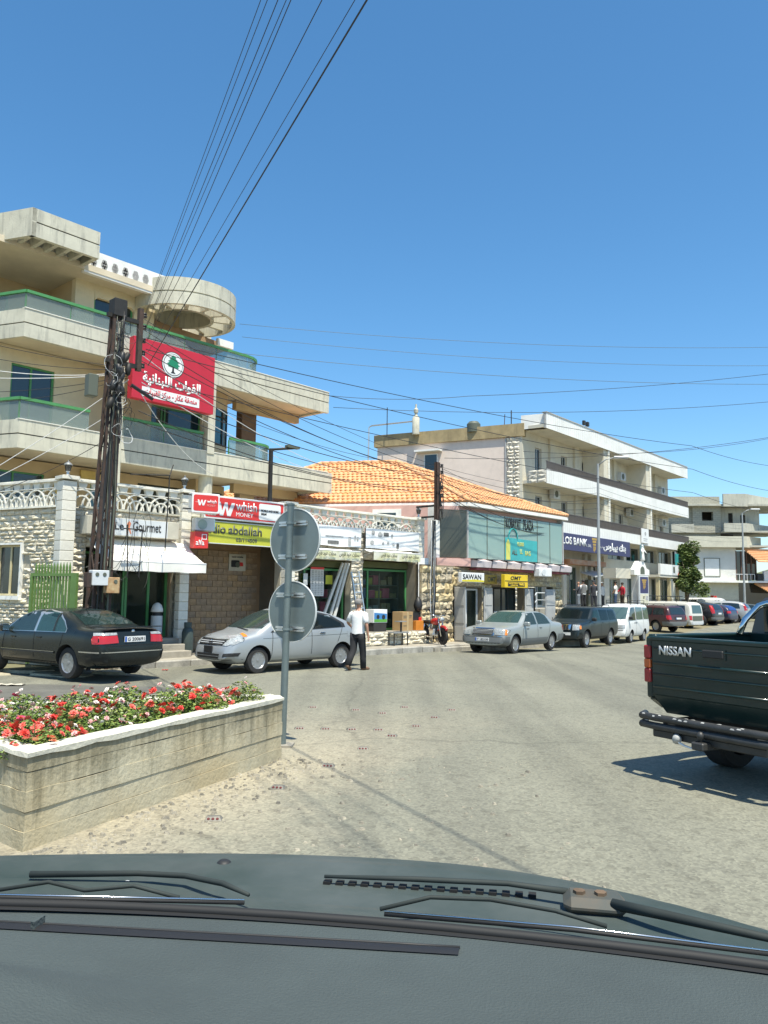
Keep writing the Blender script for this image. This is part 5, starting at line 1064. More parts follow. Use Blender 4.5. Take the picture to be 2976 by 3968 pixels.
# steel bracket pole on the pink wall
bp_ = thing('utility_pole', 'rusty steel channel pole bracketed to the pink house corner', 'utility pole', FC.w(-2.45, -.5, 0), FC.rz)
mb = MB(); mb.box(-.1, .1, -.02, .02, 4.6, 6.72); mb.box(-.1, -.06, -.02, .1, 4.6, 6.72); mb.box(.06, .1, -.02, .1, 4.6, 6.72); part('channel', mb, M_RUST, bp_)
for z in (5.1, 4.7): part('bracket', MB().box(-.05, .05, .02, 1.0, z, z+.06), M_IRON, bp_)
for z in (6.55, 6.3, 5.75, 5.45): obj('insulator', ins, bp_, (.2, -.02, z)); 
for i in range(8): part('loose_cable', MB().tube([(.12+.1*math.sin(i+t*5), -.05-.05*math.cos(i*2+t*4), 6.6-.3*i*.3-t*1.6) for t in [j/8 for j in range(9)]], .012, 4), M_BLACK, bp_, True)
for i in range(5): part('drop_cable', MB().tube([(-.05+.06*i+.05*math.sin(t*7+i), .25+.03*math.sin(5*t+i), 4.6-t*4.4) for t in [j/10 for j in range(11)]], .014, 4), M_BLACK if i else M_LGREY, bp_, True)
single('drain_pipe', MB().tube([(-2.15, -.1, 4.6), (-2.15, -.1, .4)], .04, 8), M_LGREY, 'thin grey drain pipe down the stone corner of the pink house', 'pipe', FC.w(0, 0), FC.rz)

# ------------------------------------------------------------------ bank block
FD.o = Vector((10.02, 48.72, 0))
M_CLAD = M('cream_stone_cladding', (0.60, 0.56, 0.45), 0.8, 0.08, .8, stain=.12); M_PANEL = M('white_metal_strip', (0.78, 0.77, 0.72), 0.55, 0.07, .7, stain=.08); M_RAILD = M('brown_grey_railing', (0.12, 0.105, 0.095), 0.6, .1)
bk = thing('bank_block', 'three-storey bank building with white panelled balconies and dark railings', 'building', FD.w(0, 0), FD.rz)
L = 26.2; WN = 1.75
def strips(name, z0, z1, n=0, u1=L, parent=bk):
    """vertical metal strips with open joints, joined because they are only a few pixels wide"""
    mb = MB(); u = 0
    while u < u1-.05: mb.box(u+.012, min(u+.29, u1), n, n+.05, z0, z1); u += .30
    o = part(name, mb, M_PANEL, parent, kind='stuff'); part('backing', MB().box(0, u1, n+.045, n+.16, z0+.02, z1-.02), M('panel_joint', (.42, .41, .38), .8), parent); return o
strips('roof_fascia', 12.32, 13.3); strips('balcony_fascia', 8.86, 9.74); strips('balcony_fascia', 5.9, 6.62)
mb = MB(); mb.prism([(0.02, .05), (L, .05), (L, WN), (0, WN)], 12.4, 12.6); part('roof_slab', mb, M_CLAD, bk)
for z in (8.95, 6.0): part('balcony_slab', MB().box(.03, L, .15, WN, z, z+.2), M_CLAD, bk)
mb = MB(); mb.box(-.02, L+.02, -.04, .3, 13.3, 13.36); part('roof_trim', mb, M_GREYD, bk)
WU = [2.2, 5.9, 9.2, 13.2, 15.6, 19.2, 21.6, 24.4]
HO = []
for u in WU:
    HO += [(u-.45, u+.45, 9.85 if u < 3 else 10.3, 11.55), (u-.45, u+.45, 6.75 if u in (13.2, 19.2) else 7.15, 8.4)]
part('wall', wall_open(0, L, 6.0, 12.45, WN, WN+.3, HO), M_CLAD, bk)
for a, b, c, d_ in HO: window(bk, a+.05, b-.05, c+.02, d_-.02, WN+.12, M_GREYD, M_DARKGL, (.5,), .06)
for u in (3.9, 7.6, 11.2, 14.4, 18.0, 20.4, 23.0): part('pilaster', MB().box(u-.3, u+.3, WN-.16, WN, 6.2, 12.4), M_CLAD, bk)
for u in (8.9, 16.9): 
    part('pier', MB().box(u, u+.7, .18, WN, 9.75, 12.4), M_CLAD, bk); part('pier', MB().box(u, u+.7, .18, WN, 6.62, 8.95), M_CLAD, bk)
    for z0, z1 in ((9.75, 12.3), (6.62, 8.9)): pillar_blocks(bk, u+.55, u+.8, .06, .3, z0, z1, .4)
for z0, z1 in ((9.78, 10.26), (6.66, 7.2)):
    mb = MB(); u = .05
    while u < L: mb.box(u, u+.03, .03, .06, z0, z1); u += .085
    mb.box(0, L, .02, .08, z1-.04, z1+.01); mb.box(0, L, .02, .08, z0-.02, z0+.03); part('railing', mb, M_RAILD, bk, kind='stuff')
for u, z in ((14.6, 10.9), (18.4, 10.8), (23.3, 10.75), (3.4, 8.35), (10.3, 8.2), (16.2, 8.25), (23.3, 8.0)):
    a_ = thing('air_conditioner', {(14.6, 10.9): 'air conditioner on the top bank balcony wall left of the second pier', (18.4, 10.8): 'air conditioner on the top bank balcony just past the second pier', (23.3, 10.75): 'air conditioner near the far end of the top bank balcony', (3.4, 8.35): 'air conditioner under the near end of the upper bank balcony', (10.3, 8.2): 'air conditioner on the middle bank balcony past the first pier', (16.2, 8.25): 'air conditioner on the middle bank balcony before the second pier', (23.3, 8.0): 'air conditioner near the far end of the middle bank balcony'}[(u, z)], 'air conditioner', FD.w(u, WN-.5, z), FD.rz, 'bank balcony air conditioners')
    part('casing', MB().rbox(0, .9, 0, .34, 0, .62, .02), M_LGREY, a_); part('fan_grille', MB().lathe([(0, 0), (.22, 0), (.23, .02)], 16, Matrix.Translation((.35, -.002, .31))@Matrix.Rotation(R(90), 4, 'X')), M_SGREY, a_)
# pink side wall, splayed away to the left
sd = Vector((-.225, .974)); sp_ = lambda s, o, z: (0+sd.x*s-sd.y*o, WN+sd.y*s+sd.x*o, z)
def sidebox(name, s0, s1, o0, o1, z0, z1, mat, parent=None):
    A = [sp_(s0, o0, 0)[:2], sp_(s1, o0, 0)[:2], sp_(s1, o1, 0)[:2], sp_(s0, o1, 0)[:2]]
    if sum(A[i][0]*A[(i+1) % 4][1]-A[(i+1) % 4][0]*A[i][1] for i in range(4)) < 0: A = A[::-1]
    return part(name, MB().prism(A, z0, z1), mat, parent or bk)
M_PALEP = M('pale_pink_render', (0.74, 0.62, 0.53), 0.85, 0.07, .6, stain=.10)
sidebox('side_wall', .1, 10.2, -.3, 0, 0, 12.1, M_PALEP)
sidebox('parapet', -.2, 10.4, -.3, .16, 11.98, 12.8, M('ochre_parapet', (.36, .28, .15), .9, .2, 1.5, streak=.25)); sidebox('parapet', -1.75, .0, -.3, .1, 12.4, 13.3, M_PANEL)
hw_ = sidebox('window', 5.7, 6.7, .0, .03, 10.1, 11.25, M_WHITE); sidebox('pane', 5.78, 6.62, .03, .04, 10.16, 11.2, M_DARKGL, hw_); sidebox('hood', 5.4, 7.2, 0, .55, 11.38, 11.5, M_WHITE, hw_)
sidebox('corner_strip', -.05, .12, -.25, .06, 1, 12.0, M_CLAD); sidebox('down_pipe', .98, 1.06, 0, .08, 1, 12.6, M_GREYD)
rr = random.Random(9); z = 1.2; k = 0
while z < 11.8:
    s = .12; h_ = rr.uniform(.2, .3)
    while s < .95:
        w_ = min(rr.uniform(.3, .55), .97-s)
        if w_ < .1: break
        o = obj('stone', rr.choice(RBW), bk, sp_(s+w_/2, .03, z+h_/2), (0, 0, math.atan2(-sd.y, -sd.x)), (w_-.02, .14, h_-.02)); k += 1; s += w_
    z += h_
for u, n_, z0 in ((.3, 0, 8.9), (.3, 1, 8.9)): 
    for j in range(3): obj('stone', rr.choice(RBW), bk, (-.03, .35+n_*.6, z0+.15+j*.27), (0, 0, R(-90)), (.55, .1, .25))
# ground floor
G = [(1.2, 2.6, 1.3, 4.6), (5.6, 7.6, 1.3, 4.0), (9.6, 10.8, 2.2, 4.4), (12.6, 14.6, 1.3, 3.3), (16.0, 17.6, 1.3, 3.5), (18.6, 20.2, 1.3, 3.5), (21.0, 22.6, 1.3, 3.5), (23.4, 25.6, 1.3, 3.5), (12.4, 15.4, 4.75, 5.85), (15.9, 19.0, 4.75, 5.85), (19.5, 22.4, 4.75, 5.85), (22.9, 25.8, 4.75, 5.85)]
part('wall', wall_open(0, L, 0, 6.0, WN-.25, WN+.1, G), M_CLAD, bk)
for a, b, c, d_ in G: window(bk, a, b, c, d_, WN, M_GREYD, M('green_dark_glass', (.03, .06, .05), .08, 0, spec=.8) if c < 2 else M_DARKGL, (.5,), .07)
for u in (.5, 3.2, 4.9, 8.2, 9.2, 11.4): part('pilaster', MB().box(u-.18, u+.18, WN-.45, WN-.25, 1.2, 4.85), M_CLAD, bk)
part('rust_beam', MB().box(4.2, 9.9, .55, 1.3, 4.05, 4.38), M('rust_painted_beam', (.45, .17, .07), .7, .2, 1.5, col2=(.5, .33, .22)), bk)
part('terrace', MB().prism([(-3.5, -1.3), (L, -1.3), (L, WN), (-3.5, WN)], -.6, 1.2), M_PAVE, bk)
for k in range(6): part('step', MB().box(-3.5-.3*(6-k), -3.5-.3*(5-k)+.001, -1.2, .8, -.6, .2*(k+1)), M_PAVE, bk)
for u0, u1 in ((9.3, 12.2), (13.0, 20.5)):
    mb = MB(); mb.tube([(u0, -1.2, 2.05), (u1, -1.2, 2.05)], .03, 5); mb.tube([(u0, -1.2, 1.65), (u1, -1.2, 1.65)], .02, 5); u = u0
    while u <= u1: mb.tube([(u, -1.2, 1.2), (u, -1.2, 2.05)], .025, 5); u += .97
    part('terrace_rail', mb, M_IRON, bk)
mb = MB(); 
for y in (-1.1,): mb.tube([(-5.0, y, .95), (-3.5, y, 2.1), (-2.4, y, 2.1)], .03, 5); mb.tube([(-5.0, y, .5), (-3.5, y, 1.7), (-2.4, y, 1.7)], .02, 5); mb.tube([(-5.0, y, 0), (-5.0, y, .95)], .03, 5); mb.tube([(-3.5, y, 1.2), (-3.5, y, 2.1)], .03, 5); mb.tube([(-2.4, y, 1.2), (-2.4, y, 2.1)], .03, 5)
part('stair_rail', mb, M_LGREY, bk)
M_NAVY = M('bank_navy', (0.045, 0.045, 0.115), 0.5, .06, 2); M_GOLD = M('bank_gold', (.42, .27, .06), .5, .1, 4)
bs = thing('bank_sign', 'long navy bank sign with white Latin and Arabic lettering and gold column', 'sign', FD.w(.3, -.18, 4.84), FD.rz); part('panel', MB().rbox(0, 12.2, 0, .16, 0, 1.08, .01), M_NAVY, bs)
text('lettering', 'BYBLOS BANK', bs, (.05, -.006, .36), M_SWHITE, width=4.9, height=.50, bold=.035); text('lettering', 'SAL', bs, (5.05, -.006, .36), M_LGREY, width=.52, height=.2)
def column_logo(parent, x, z, k, n):
    for i, (w_, h_) in enumerate(((.86, .16), (.66, .16), (.5, .14))): flat(parent, 'gold_capital', [(x-w_*k/2, z-i*.2*k), (x+w_*k/2, z-i*.2*k), (x+w_*k/2, z+h_*k-i*.2*k), (x-w_*k/2, z+h_*k-i*.2*k)], n, M_GOLD)
    for i in range(4): flat(parent, 'gold_flute', [(x+(-.2+i*.115)*k, z-(.95-.1*abs(i-1))*k*.95), (x+(-.12+i*.115)*k, z-(.95-.1*abs(i-1))*k*.95), (x+(-.12+i*.115)*k, z-.45*k), (x+(-.2+i*.115)*k, z-.45*k)], n, M_GOLD)
column_logo(bs, 6.05, .86, .9, -.004)
text('lettering', AR_SAL, bs, (6.75, -.006, .36), M_LGREY, width=.6, height=.2); text('lettering', AR_BANK, bs, (7.5, -.006, .18), M_SWHITE, width=3.9, height=.66, bold=.04)
wp = thing('shop_sign', 'white upright panel sign with a small logo hung on the middle bank balcony', 'sign', FD.w(15.0, -.12, 6.05), FD.rz); part('panel', MB().rbox(0, 1.4, 0, .08, 0, 1.1, .01), M_SWHITE, wp); flat(wp, 'logo', disc(.7, .72, .16, 12), -.002, M_PGREY); flat(wp, 'print_line', [(.3, .3), (1.1, .3), (1.1, .36), (.3, .36)], -.002, M_PGREY); flat(wp, 'print_line', [(.35, .16), (1.05, .16), (1.05, .21), (.35, .21)], -.002, M_PGREY)
for lab, u0, u1, kind in (('white fascia sign between the shrine and the red logo shop sign', 18.4, 21.0, 0), ('grey shop sign with a red swoosh logo next to the CITY CELL sign', 21.05, 22.9, 1), ('white shop sign reading CITY CELL', 22.95, 25.3, 2)):
    t = thing('shop_sign', lab, 'sign', FD.w(u0, -.25, 3.75), FD.rz); part('box', MB().rbox(0, u1-u0, 0, .2, 0, .85, .01), M_PANEL if kind != 1 else M_LGREY, t)
    if kind == 1: flat(t, 'logo', disc(1.1, .42, .4, 16), -.002, M_SWHITE); flat(t, 'swoosh', [(1.2, .05), (1.8, .05), (1.8, .6)], -.007, M_RED2); flat(t, 'print_shape', rrect(.2, .6, .2, .7, .05), -.002, M_SGREY)
    if kind == 2: text('lettering', 'CITY CELL', t, (.6, -.004, .42), M_SGREY, width=1.6, height=.24, bold=.02); flat(t, 'logo', rrect(.2, .5, .25, .7, .08), -.002, M_RED2); flat(t, 'logo_hole', rrect(.27, .43, .33, .62, .05), -.007, M_SWHITE)
tl = thing('shop_sign', 'teal and white lightbox above the CITY CELL sign', 'sign', FD.w(22.6, -.1, 4.62), FD.rz); part('box', MB().rbox(0, 2.6, 0, .15, 0, .95, .01), M_TEALP, tl); flat(tl, 'white_half', [(1.5, .04), (2.56, .04), (2.56, .9), (1.7, .9)], -.002, M_LGREY)
part('canopy', MB().box(18.3, 25.4, -.2, WN-.2, 3.55, 3.74), M_CLAD, bk); 
for u in (18.5, 21.0, 22.9, 25.2): part('shop_column', MB().box(u-.12, u+.12, -.1, .15, 1.2, 3.56), M('yellow_column', (.5, .42, .24), .8, .15), bk)
# rooftop: flue with pipe, aerials, dish
fl = thing('rooftop_flue', 'pale rooftop flue with cowl and bent pipe above the parapet', 'flue', FD.w(-1.95, WN+6.9, 12.2), FD.rz)
part('drum', MB().lathe([(.25, .4), (.25, 1.5), (.16, 1.62), (.1, 1.68), (.1, 1.85), (.15, 1.88), (.15, 2.1), (.06, 2.2), (.06, 2.45), (0, 2.45)], 16), M_CONC, fl, 40)
part('pipe', MB().tube([(-.1, .2, 1.3), (-.8, 3.2, 1.25), (-.85, 3.4, 1.15), (-.85, 3.45, -2.5)], .055, 8), M_ALU, fl, 40); part('strut', MB().tube([(-.6, 2.0, .4), (-.6, 2.0, 2.4)], .03, 5), M_IRON, fl)
for lab, u, n_, h_ in (('thin rebar rods rising from the roof corner', .2, 2.6, 1.3), ('short aerial mast on the bank roof behind the fascia', 4.5, 2.6, .9), ('twin floodlight mast standing on the bank roof', 12.2, 3.0, 2.6)):
    t = thing('roof_mast', lab, 'mast', FD.w(u, n_, 12.5), FD.rz); part('mast', MB().tube([(0, 0, 0), (0, 0, h_)], .035, 5), M_IRON, t)
    if h_ > 2:
        for s in (-1, 1): part('floodlight', MB().rbox(s*.32-.14, s*.32+.14, -.1, .1, h_-.15, h_+.2, .03), M_BLACK, t)
    elif h_ > 1: part('rod', MB().tube([(.18, .1, 0), (.2, .1, h_*1.05)], .025, 4), M_RUST, t); part('rod', MB().tube([(-.4, .3, 0), (-.3, .3, h_*.8)], .025, 4), M_RUST, t)
ds = thing('satellite_dish', 'white satellite dish on the bank roof', 'satellite dish', FD.w(6.6, 3.2, 12.6), FD.rz); part('bowl', MB().lathe([(0, .0), (.25, .03), (.48, .12), (.5, .14), (.46, .13), (0, .03)], 20, Matrix.Translation((0, 0, .9))@Matrix.Rotation(R(55), 4, 'X')), M_SWHITE, ds, 40); part('stand', MB().tube([(0, 0, 0), (0, 0, .9)], .04, 6), M_IRON, ds)
tk = thing('water_tank', 'dark round water tank peeping over the ochre parapet', 'water tank', FD.w(-.6, WN+3.2, 12.5), 0); part('tank', MB().lathe([(.0, 0), (.45, 0), (.45, .55), (.3, .72), (0, .76)], 16), M_SGREY, tk, 40)

# ------------------------------------------------------------------ shrine, statue and bank totem in front of the terrace
SX, SY = 17.3, 53.3; srz = FD.rz+R(-12)
sh = thing('roadside_shrine', 'small white gabled shrine with arched niche in front of the bank shops', 'shrine', (SX, SY, .15), srz)
for x in (-.62, .5): part('post', MB().box(x, x+.12, .05, .5, 0, 3.5), M_WHITE, sh)
gable = [(-1.0, 3.25), (.75, 3.25), (.75, 3.6), (.45, 3.7), (.25, 4.0), (.1, 4.2), (-.1, 4.2), (-.3, 4.0), (-.55, 3.7), (-1.0, 3.6)]
part('gable', MB().slab(gable, 0, .55), M_WHITE, sh); flat(sh, 'niche', [(-.3, 3.3), (.2, 3.3), (.2, 3.55)]+[(-.05+.25*math.cos(R(a)), 3.55+.28*math.sin(R(a))) for a in range(20, 180, 20)]+[(-.3, 3.55)], -.002, M_SGREY)
part('side_canopy', MB().box(-2.6, -.9, .3, 1.3, 3.0, 3.65), M_CLAD, sh)
st = thing('statue', 'white robed statue with pale blue mantle on top of the shrine', 'statue', (SX, SY, 4.35), srz)
part('robe', MB().lathe([(.14, 0), (.17, .05), (.13, .35), (.11, .55), (.14, .72), (.13, .82), (.05, .9), (0, .9)], 14, Matrix.Diagonal((1, .8, 1, 1))), M_WHITE, st, True); part('head', MB().lathe([(0, .88), (.06, .9), (.075, .97), (.06, 1.05), (0, 1.08)], 12), M_WHITE, st, True); part('mantle', MB().grid(lambda a, b: (.16*math.sin(math.pi*(a-.5)*1.3), .03+.15*math.cos(math.pi*(a-.5)*1.3), .1+.98*b), 10, 4), M('mantle_blue', (.32, .5, .52), .7), st, True)
for s in (-1, 1): part('arm', MB().tube([(s*.12, 0, .76), (s*.2, -.1, .58), (s*.22, -.16, .5)], [.045, .035, .025], 8), M_WHITE, st, True)
to = thing('bank_totem', 'upright bank totem with navy top and gold column logo', 'sign', (SX, SY-.25, .15), srz); part('panel', MB().rbox(-.58, .5, 0, .16, 0, 3.2, .02), M_LGREY, to); flat(to, 'navy_field', [(-.5, 2.05), (.42, 2.05), (.42, 3.12), (-.5, 3.12)], -.002, M_NAVY); column_logo(to, -.04, 2.86, .62, -.008); flat(to, 'cream_field', [(-.5, .9), (.42, .9), (.42, 2.0), (-.5, 2.0)], -.002, M('totem_cream', (.62, .6, .45), .6)); text('lettering', '\u0664\u0662', to, (-.2, -.008, 1.68), M_SBLACK, width=.2, height=.18, bold=.03)
flat(to, 'card_picture', rrect(.1, .38, 1.6, 1.88, .03), -.008, M_PGREY)
for z in (1.3, 1.12): 
    for i in range(4): flat(to, 'print_line', [(-.44+i*.21, z), (-.28+i*.21, z), (-.28+i*.21, z+.07), (-.44+i*.21, z+.07)], -.008, M_SGREY)

# ------------------------------------------------------------------ street lamps
def street_lamp(label, x, y, h, arm, az):
    t = thing('street_lamp', label, 'street lamp', (x, y, 0), R(90-az), 'street lamps'); part('pole', MB().tube([(0, 0, 0), (0, 0, .6), (0, 0, .62), (.0, 0, h*.5), (.03, 0, h)], [.14, .14, .11, .09, .06], 10), M('lamp_grey', (.36, .37, .36), .5, .1, 3, metal=.3), t, 50)
    part('arm', MB().tube([(.03, 0, h-.1), (arm*.5, 0, h+.25), (arm, 0, h+.35)], [.04, .035, .03], 6), M('lamp_grey', (.36, .37, .36), .5), t, True); part('lamp_head', MB().rbox(arm-.1, arm+.75, -.14, .14, h+.28, h+.42, .05), M_LGREY, t)
street_lamp('tall grey street lamp rising in front of the bank sign', 12.35, 45.8, 9.6, 1.0, 100); street_lamp('distant grey street lamp in front of the unfinished concrete building', 33.8, 75, 10.0, .9, 95)

# ------------------------------------------------------------------ unfinished concrete building at the end of the street
FE = Line(39.37, 88, 95)
M_BLOCK = bpy.data.materials.new('concrete_block_wall'); M_BLOCK.use_nodes = True
_n = M_BLOCK.node_tree.nodes; _l = M_BLOCK.node_tree.links; _t = _n.new('ShaderNodeTexCoord'); _mp = _n.new('ShaderNodeMapping'); _mp.inputs['Rotation'].default_value = (R(90), 0, 0); _b = _n.new('ShaderNodeTexBrick')
_b.inputs['Color1'].default_value = (.40, .38, .30, 1); _b.inputs['Color2'].default_value = (.34, .33, .27, 1); _b.inputs['Mortar'].default_value = (.25, .24, .20, 1); _b.inputs['Scale'].default_value = 1.0; _b.inputs['Brick Width'].default_value = .42; _b.inputs['Row Height'].default_value = .21; _b.inputs['Mortar Size'].default_value = .018
_l.new(_t.outputs['Object'], _mp.inputs[0]); _l.new(_mp.outputs[0], _b.inputs['Vector']); _l.new(_b.outputs['Color'], _n['Principled BSDF'].inputs['Base Color']); _n['Principled BSDF'].inputs['Roughness'].default_value = .95
ub = thing('unfinished_building', 'unfinished grey block building with white lower floor beyond the bank', 'building', FE.w(0, 0), FE.rz)
dw = (.72, .69)
def wing(name, z0, z1, mat, o=0.0, Lw=9, t=.3): 
    A = [(.391, -o), (.391+dw[0]*Lw, -o+dw[1]*Lw), (.391+dw[0]*Lw-dw[1]*t, -o+dw[1]*Lw+dw[0]*t), (.391-dw[1]*t*0, -o+t)]
    return part(name, MB().prism(A, z0, z1), mat, ub)
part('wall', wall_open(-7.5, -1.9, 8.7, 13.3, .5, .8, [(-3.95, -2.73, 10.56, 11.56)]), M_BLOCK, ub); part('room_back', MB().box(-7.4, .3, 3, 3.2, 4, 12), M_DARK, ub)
part('block_panel', wall_open(-4.95, -1.92, 9.2, 12.15, .2, .5, [(-3.95, -2.73, 10.56, 11.56)]), M_BLOCK, ub)
part('parapet', MB().box(-1.95, .39, -.9, -.6, 12.05, 13.45), M_CONC_G, ub); wing('parapet', 12.05, 13.45, M_CONC_G, .9); part('roof_slab', MB().box(-7.5, 6, -.6, 8, 12.15, 12.35), M_CONC_G, ub)
part('balcony_band', MB().box(-1.95, .39, -.9, -.6, 9.2, 10.2), M_CONC_G, ub); wing('balcony_band', 9.2, 10.2, M_CONC_G, .9); part('balcony_slab', MB().box(-1.95, 5, -.6, 6, 9.2, 9.4), M_CONC_G, ub)
part('balcony_band', MB().box(-7.4, -4.95, -.2, .2, 9.2, 10.15), M_CONC_G, ub)
part('wall', wall_open(-1.9, 2.2, 9.3, 12.1, 1.0, 1.3, [(-.85, -.35, 9.4, 11.5), (.45, 1.0, 9.4, 11.3)]), M_CONC_G, ub); part('column', MB().box(2.2, 2.5, 1.0, 1.3, 9.3, 12.1), M_CONC_G, ub)
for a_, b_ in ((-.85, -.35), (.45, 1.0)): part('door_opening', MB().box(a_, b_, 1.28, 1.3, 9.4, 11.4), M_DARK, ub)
M_PARCH = M('parchment_render', (.52, .50, .40), .85, .1, .8, stain=.15)
part('white_band', MB().box(-7.0, .39, -.9, -.5, 7.55, 8.75), M_PARCH, ub); wing('white_band', 7.55, 8.75, M_PARCH, .9, 3.2)
part('slab', MB().box(-7.0, 3, -.5, 6, 7.6, 7.8), M_CONC_G, ub)
part('white_wall', MB().box(-7.0, -.5, 0, .3, 3.85, 7.6), M('white_wall_render', (.64, .63, .58), .8, .08, .8), ub); sw_ = window(ub, -3.95, -2.24, 4.35, 6.4, -.06, M_SGREY, M_PANEL, (), .07, 'shuttered_window')
part('ledge', MB().box(-7.0, 3.2, -.7, .3, 3.7, 3.92), M_WHITE, ub); part('ground_wall', MB().box(-9.0, -.3, .1, .4, 0, 3.7), M_PARCH, ub)
part('glazed_porch', MB().box(-.5, 1.6, .1, .3, 4.0, 7.2), M_DARKGL, ub)
mb = MB()
for u in (-.5, .05, .6, 1.1, 1.6): mb.box(u-.06, u+.06, -.02, .1, 4.0, 7.2)
part('porch_frame', mb, M('brown_frame', (.12, .07, .05), .7), ub)
part('shopfront', MB().box(-.3, 6, .6, .8, 0, 3.7), M_DARKGL, ub)
for x0, z0, z1, w_ in ((.35, 6.0, 7.35, 4.0), (1.3, 2.75, 3.65, 4.0)):
    cn = part('tiled_canopy', MB().add([(x0, -.2, z1), (x0+w_, -.2, z1-.1), (x0+w_+.7, -2.0, z0-.1), (x0+.8, -2.0, z0), (x0, -.2, z1-.1), (x0+w_, -.2, z1-.2), (x0+w_+.7, -2.0, z0-.2), (x0+.8, -2.0, z0-.1)], [(0, 1, 2, 3)[::-1], (4, 5, 6, 7), (0, 3, 7, 4), (3, 2, 6, 7)]), M_TILE, ub)
    mb = MB()
    for k in range(7): t = k/7; mb.tube([(x0+.8*t, -.2-1.8*t, z1+(z0-z1)*t+.05), (x0+w_+.7*t, -.2-1.8*t, z1-.1+(z0-z1)*t+.05)], .06, 4)
    part('tile_rows', mb, M_TILE2, cn, kind='stuff')
for i, (u, w_, h_, m_) in enumerate(((1.5, .6, .8, M_SBLACK), (2.2, .8, 1.1, M_SWHITE), (3.1, .9, 1.0, M_PARCH))): part('rooftop_unit', MB().rbox(u, u+w_, -.6, -.1, 3.92, 3.92+h_, .03), m_, ub)
bal = thing('balcony_rubble', 'white railing and clutter on the ledge of the unfinished building', 'railing', FE.w(-1.6, -.6, 3.92), FE.rz); mb = MB()
for k in range(8): mb.tube([(k*.4, 0, 0), (k*.4, 0, .7)], .03, 4)
mb.tube([(0, 0, .7), (2.8, 0, .7)], .04, 4); part('rail', mb, M_SWHITE, bal)

# ------------------------------------------------------------------ trees, shrub, hill
def tree(name, label, x, y, z0, trunk_h, rx, rz_, zc_, seed, leaves, mats, ls=.11, group=None):
    t = thing(name, label, 'tree' if trunk_h > .5 else 'shrub', (x, y, z0), 0, group); rr = random.Random(seed)
    mb = MB(); mb.tube([(0, 0, -.1), (.05, 0, trunk_h*.5), (0, .05, trunk_h), (.05, .02, zc_)], [.14, .11, .09, .03], 7); part('trunk', mb, M('bark', (.10, .075, .05), .9, .2, 6), t, True)
    for k in range(5):
        a = k*1.26+rr.uniform(-.3, .3); part('limb', MB().tube([(0, 0, trunk_h*(.7+.08*k)), (rx*.35*math.cos(a), rx*.35*math.sin(a), zc_-rz_*.2+.1*k), (rx*.7*math.cos(a), rx*.7*math.sin(a), zc_+rz_*.15*k/2)], [.06, .04, .015], 5), M('bark', (.10, .075, .05), .9), t, True)
    clumps = [(rr.gauss(0, .42)*rx, rr.gauss(0, .42)*rx, zc_+rr.uniform(-.85, .85)*rz_, rr.uniform(.25, .5)*rx) for _ in range(26)]
    mb = MB()
    for i in range(leaves):
        cx, cy, cz, cr = rr.choice(clumps); v = Vector((rr.gauss(0, 1), rr.gauss(0, 1), rr.gauss(0, .9))).normalized()*cr*rr.uniform(.55, 1.0)
        taper = 1-.55*max(0, (cz-zc_)/rz_)
        s = ls*rr.uniform(.6, 1.3); T = Matrix.Translation((cx*taper+v.x, cy*taper+v.y, cz+v.z))@Matrix.Rotation(rr.uniform(0, 6.28), 4, 'Z')@Matrix.Rotation(rr.uniform(-1, 1), 4, 'X')
        mb.cur = 1 if rr.random() < .35 else 0; mb.add([(-s, 0, 0), (0, -s*.5, .06), (s, 0, 0), (0, s*.5, .06)], [(0, 1, 2, 3)], T)
    c = part('crown', mb, mats, t); return t
ML = [M('leaf_green', (.10, .15, .035), .6, .3, 1.2), M('leaf_light', (.17, .21, .05), .6, .3, 1.2)]
tree('street_tree', 'leafy green tree between the bank and the unfinished building', 25.2, 66.5, .1, 2.0, 1.45, 2.1, 4.3, 5, 9500, ML, .13)
fsh = tree('flowering_shrub', 'low green shrub with a red flower head behind the parked cars', 28.2, 70.5, .2, .3, 1.0, .6, 1.35, 6, 1500, ML, .08)
for k, (a_, b_, z_) in enumerate(((.7, -.5, 1.7), (.85, -.3, 1.85), (.6, -.2, 1.9), (.9, -.55, 1.75))): obj('bloom', BM[0], fsh, (a_, b_, z_), (k, .4, 0), (.16, .16, .14))
hl = MB(); rr = random.Random(2)
def hz_(a, b): return -4+62*math.exp(-((a-.62)/.3)**2)*math.sin(math.pi*min(1, b*1.3)/2)+4*math.sin(a*23)*b
hl.grid(lambda a, b: (120+560*a, 330+320*b, hz_(a, b)), 40, 14); struct('hill', hl, M('hill_scrub', (.16, .16, .07), .95, .3, .02, col2=(.09, .11, .045)), True)
mb = MB()
for i in range(260):
    a, b = rr.uniform(.2, .98), rr.uniform(.1, .95); x, y, z = 120+560*a, 330+320*b, hz_(a, b); h_ = rr.uniform(4, 9); r_ = h_*rr.uniform(.2, .5)
    for k in range(3): mb.lathe([(r_*(1-.25*k), z+h_*.22*k), (r_*.55*(1-.25*k), z+h_*(.3+.2*k)), (0, z+h_*(.5+.25*k))], 6, Matrix.Translation((x+rr.uniform(-.5, .5), y, 0)))
o = part('hillside_woods', mb, M('far_foliage', (.045, .07, .03), .9, .3, .1), None, kind='stuff'); o['label'] = 'dark scattered trees on the distant hillside'; o['category'] = 'woods'
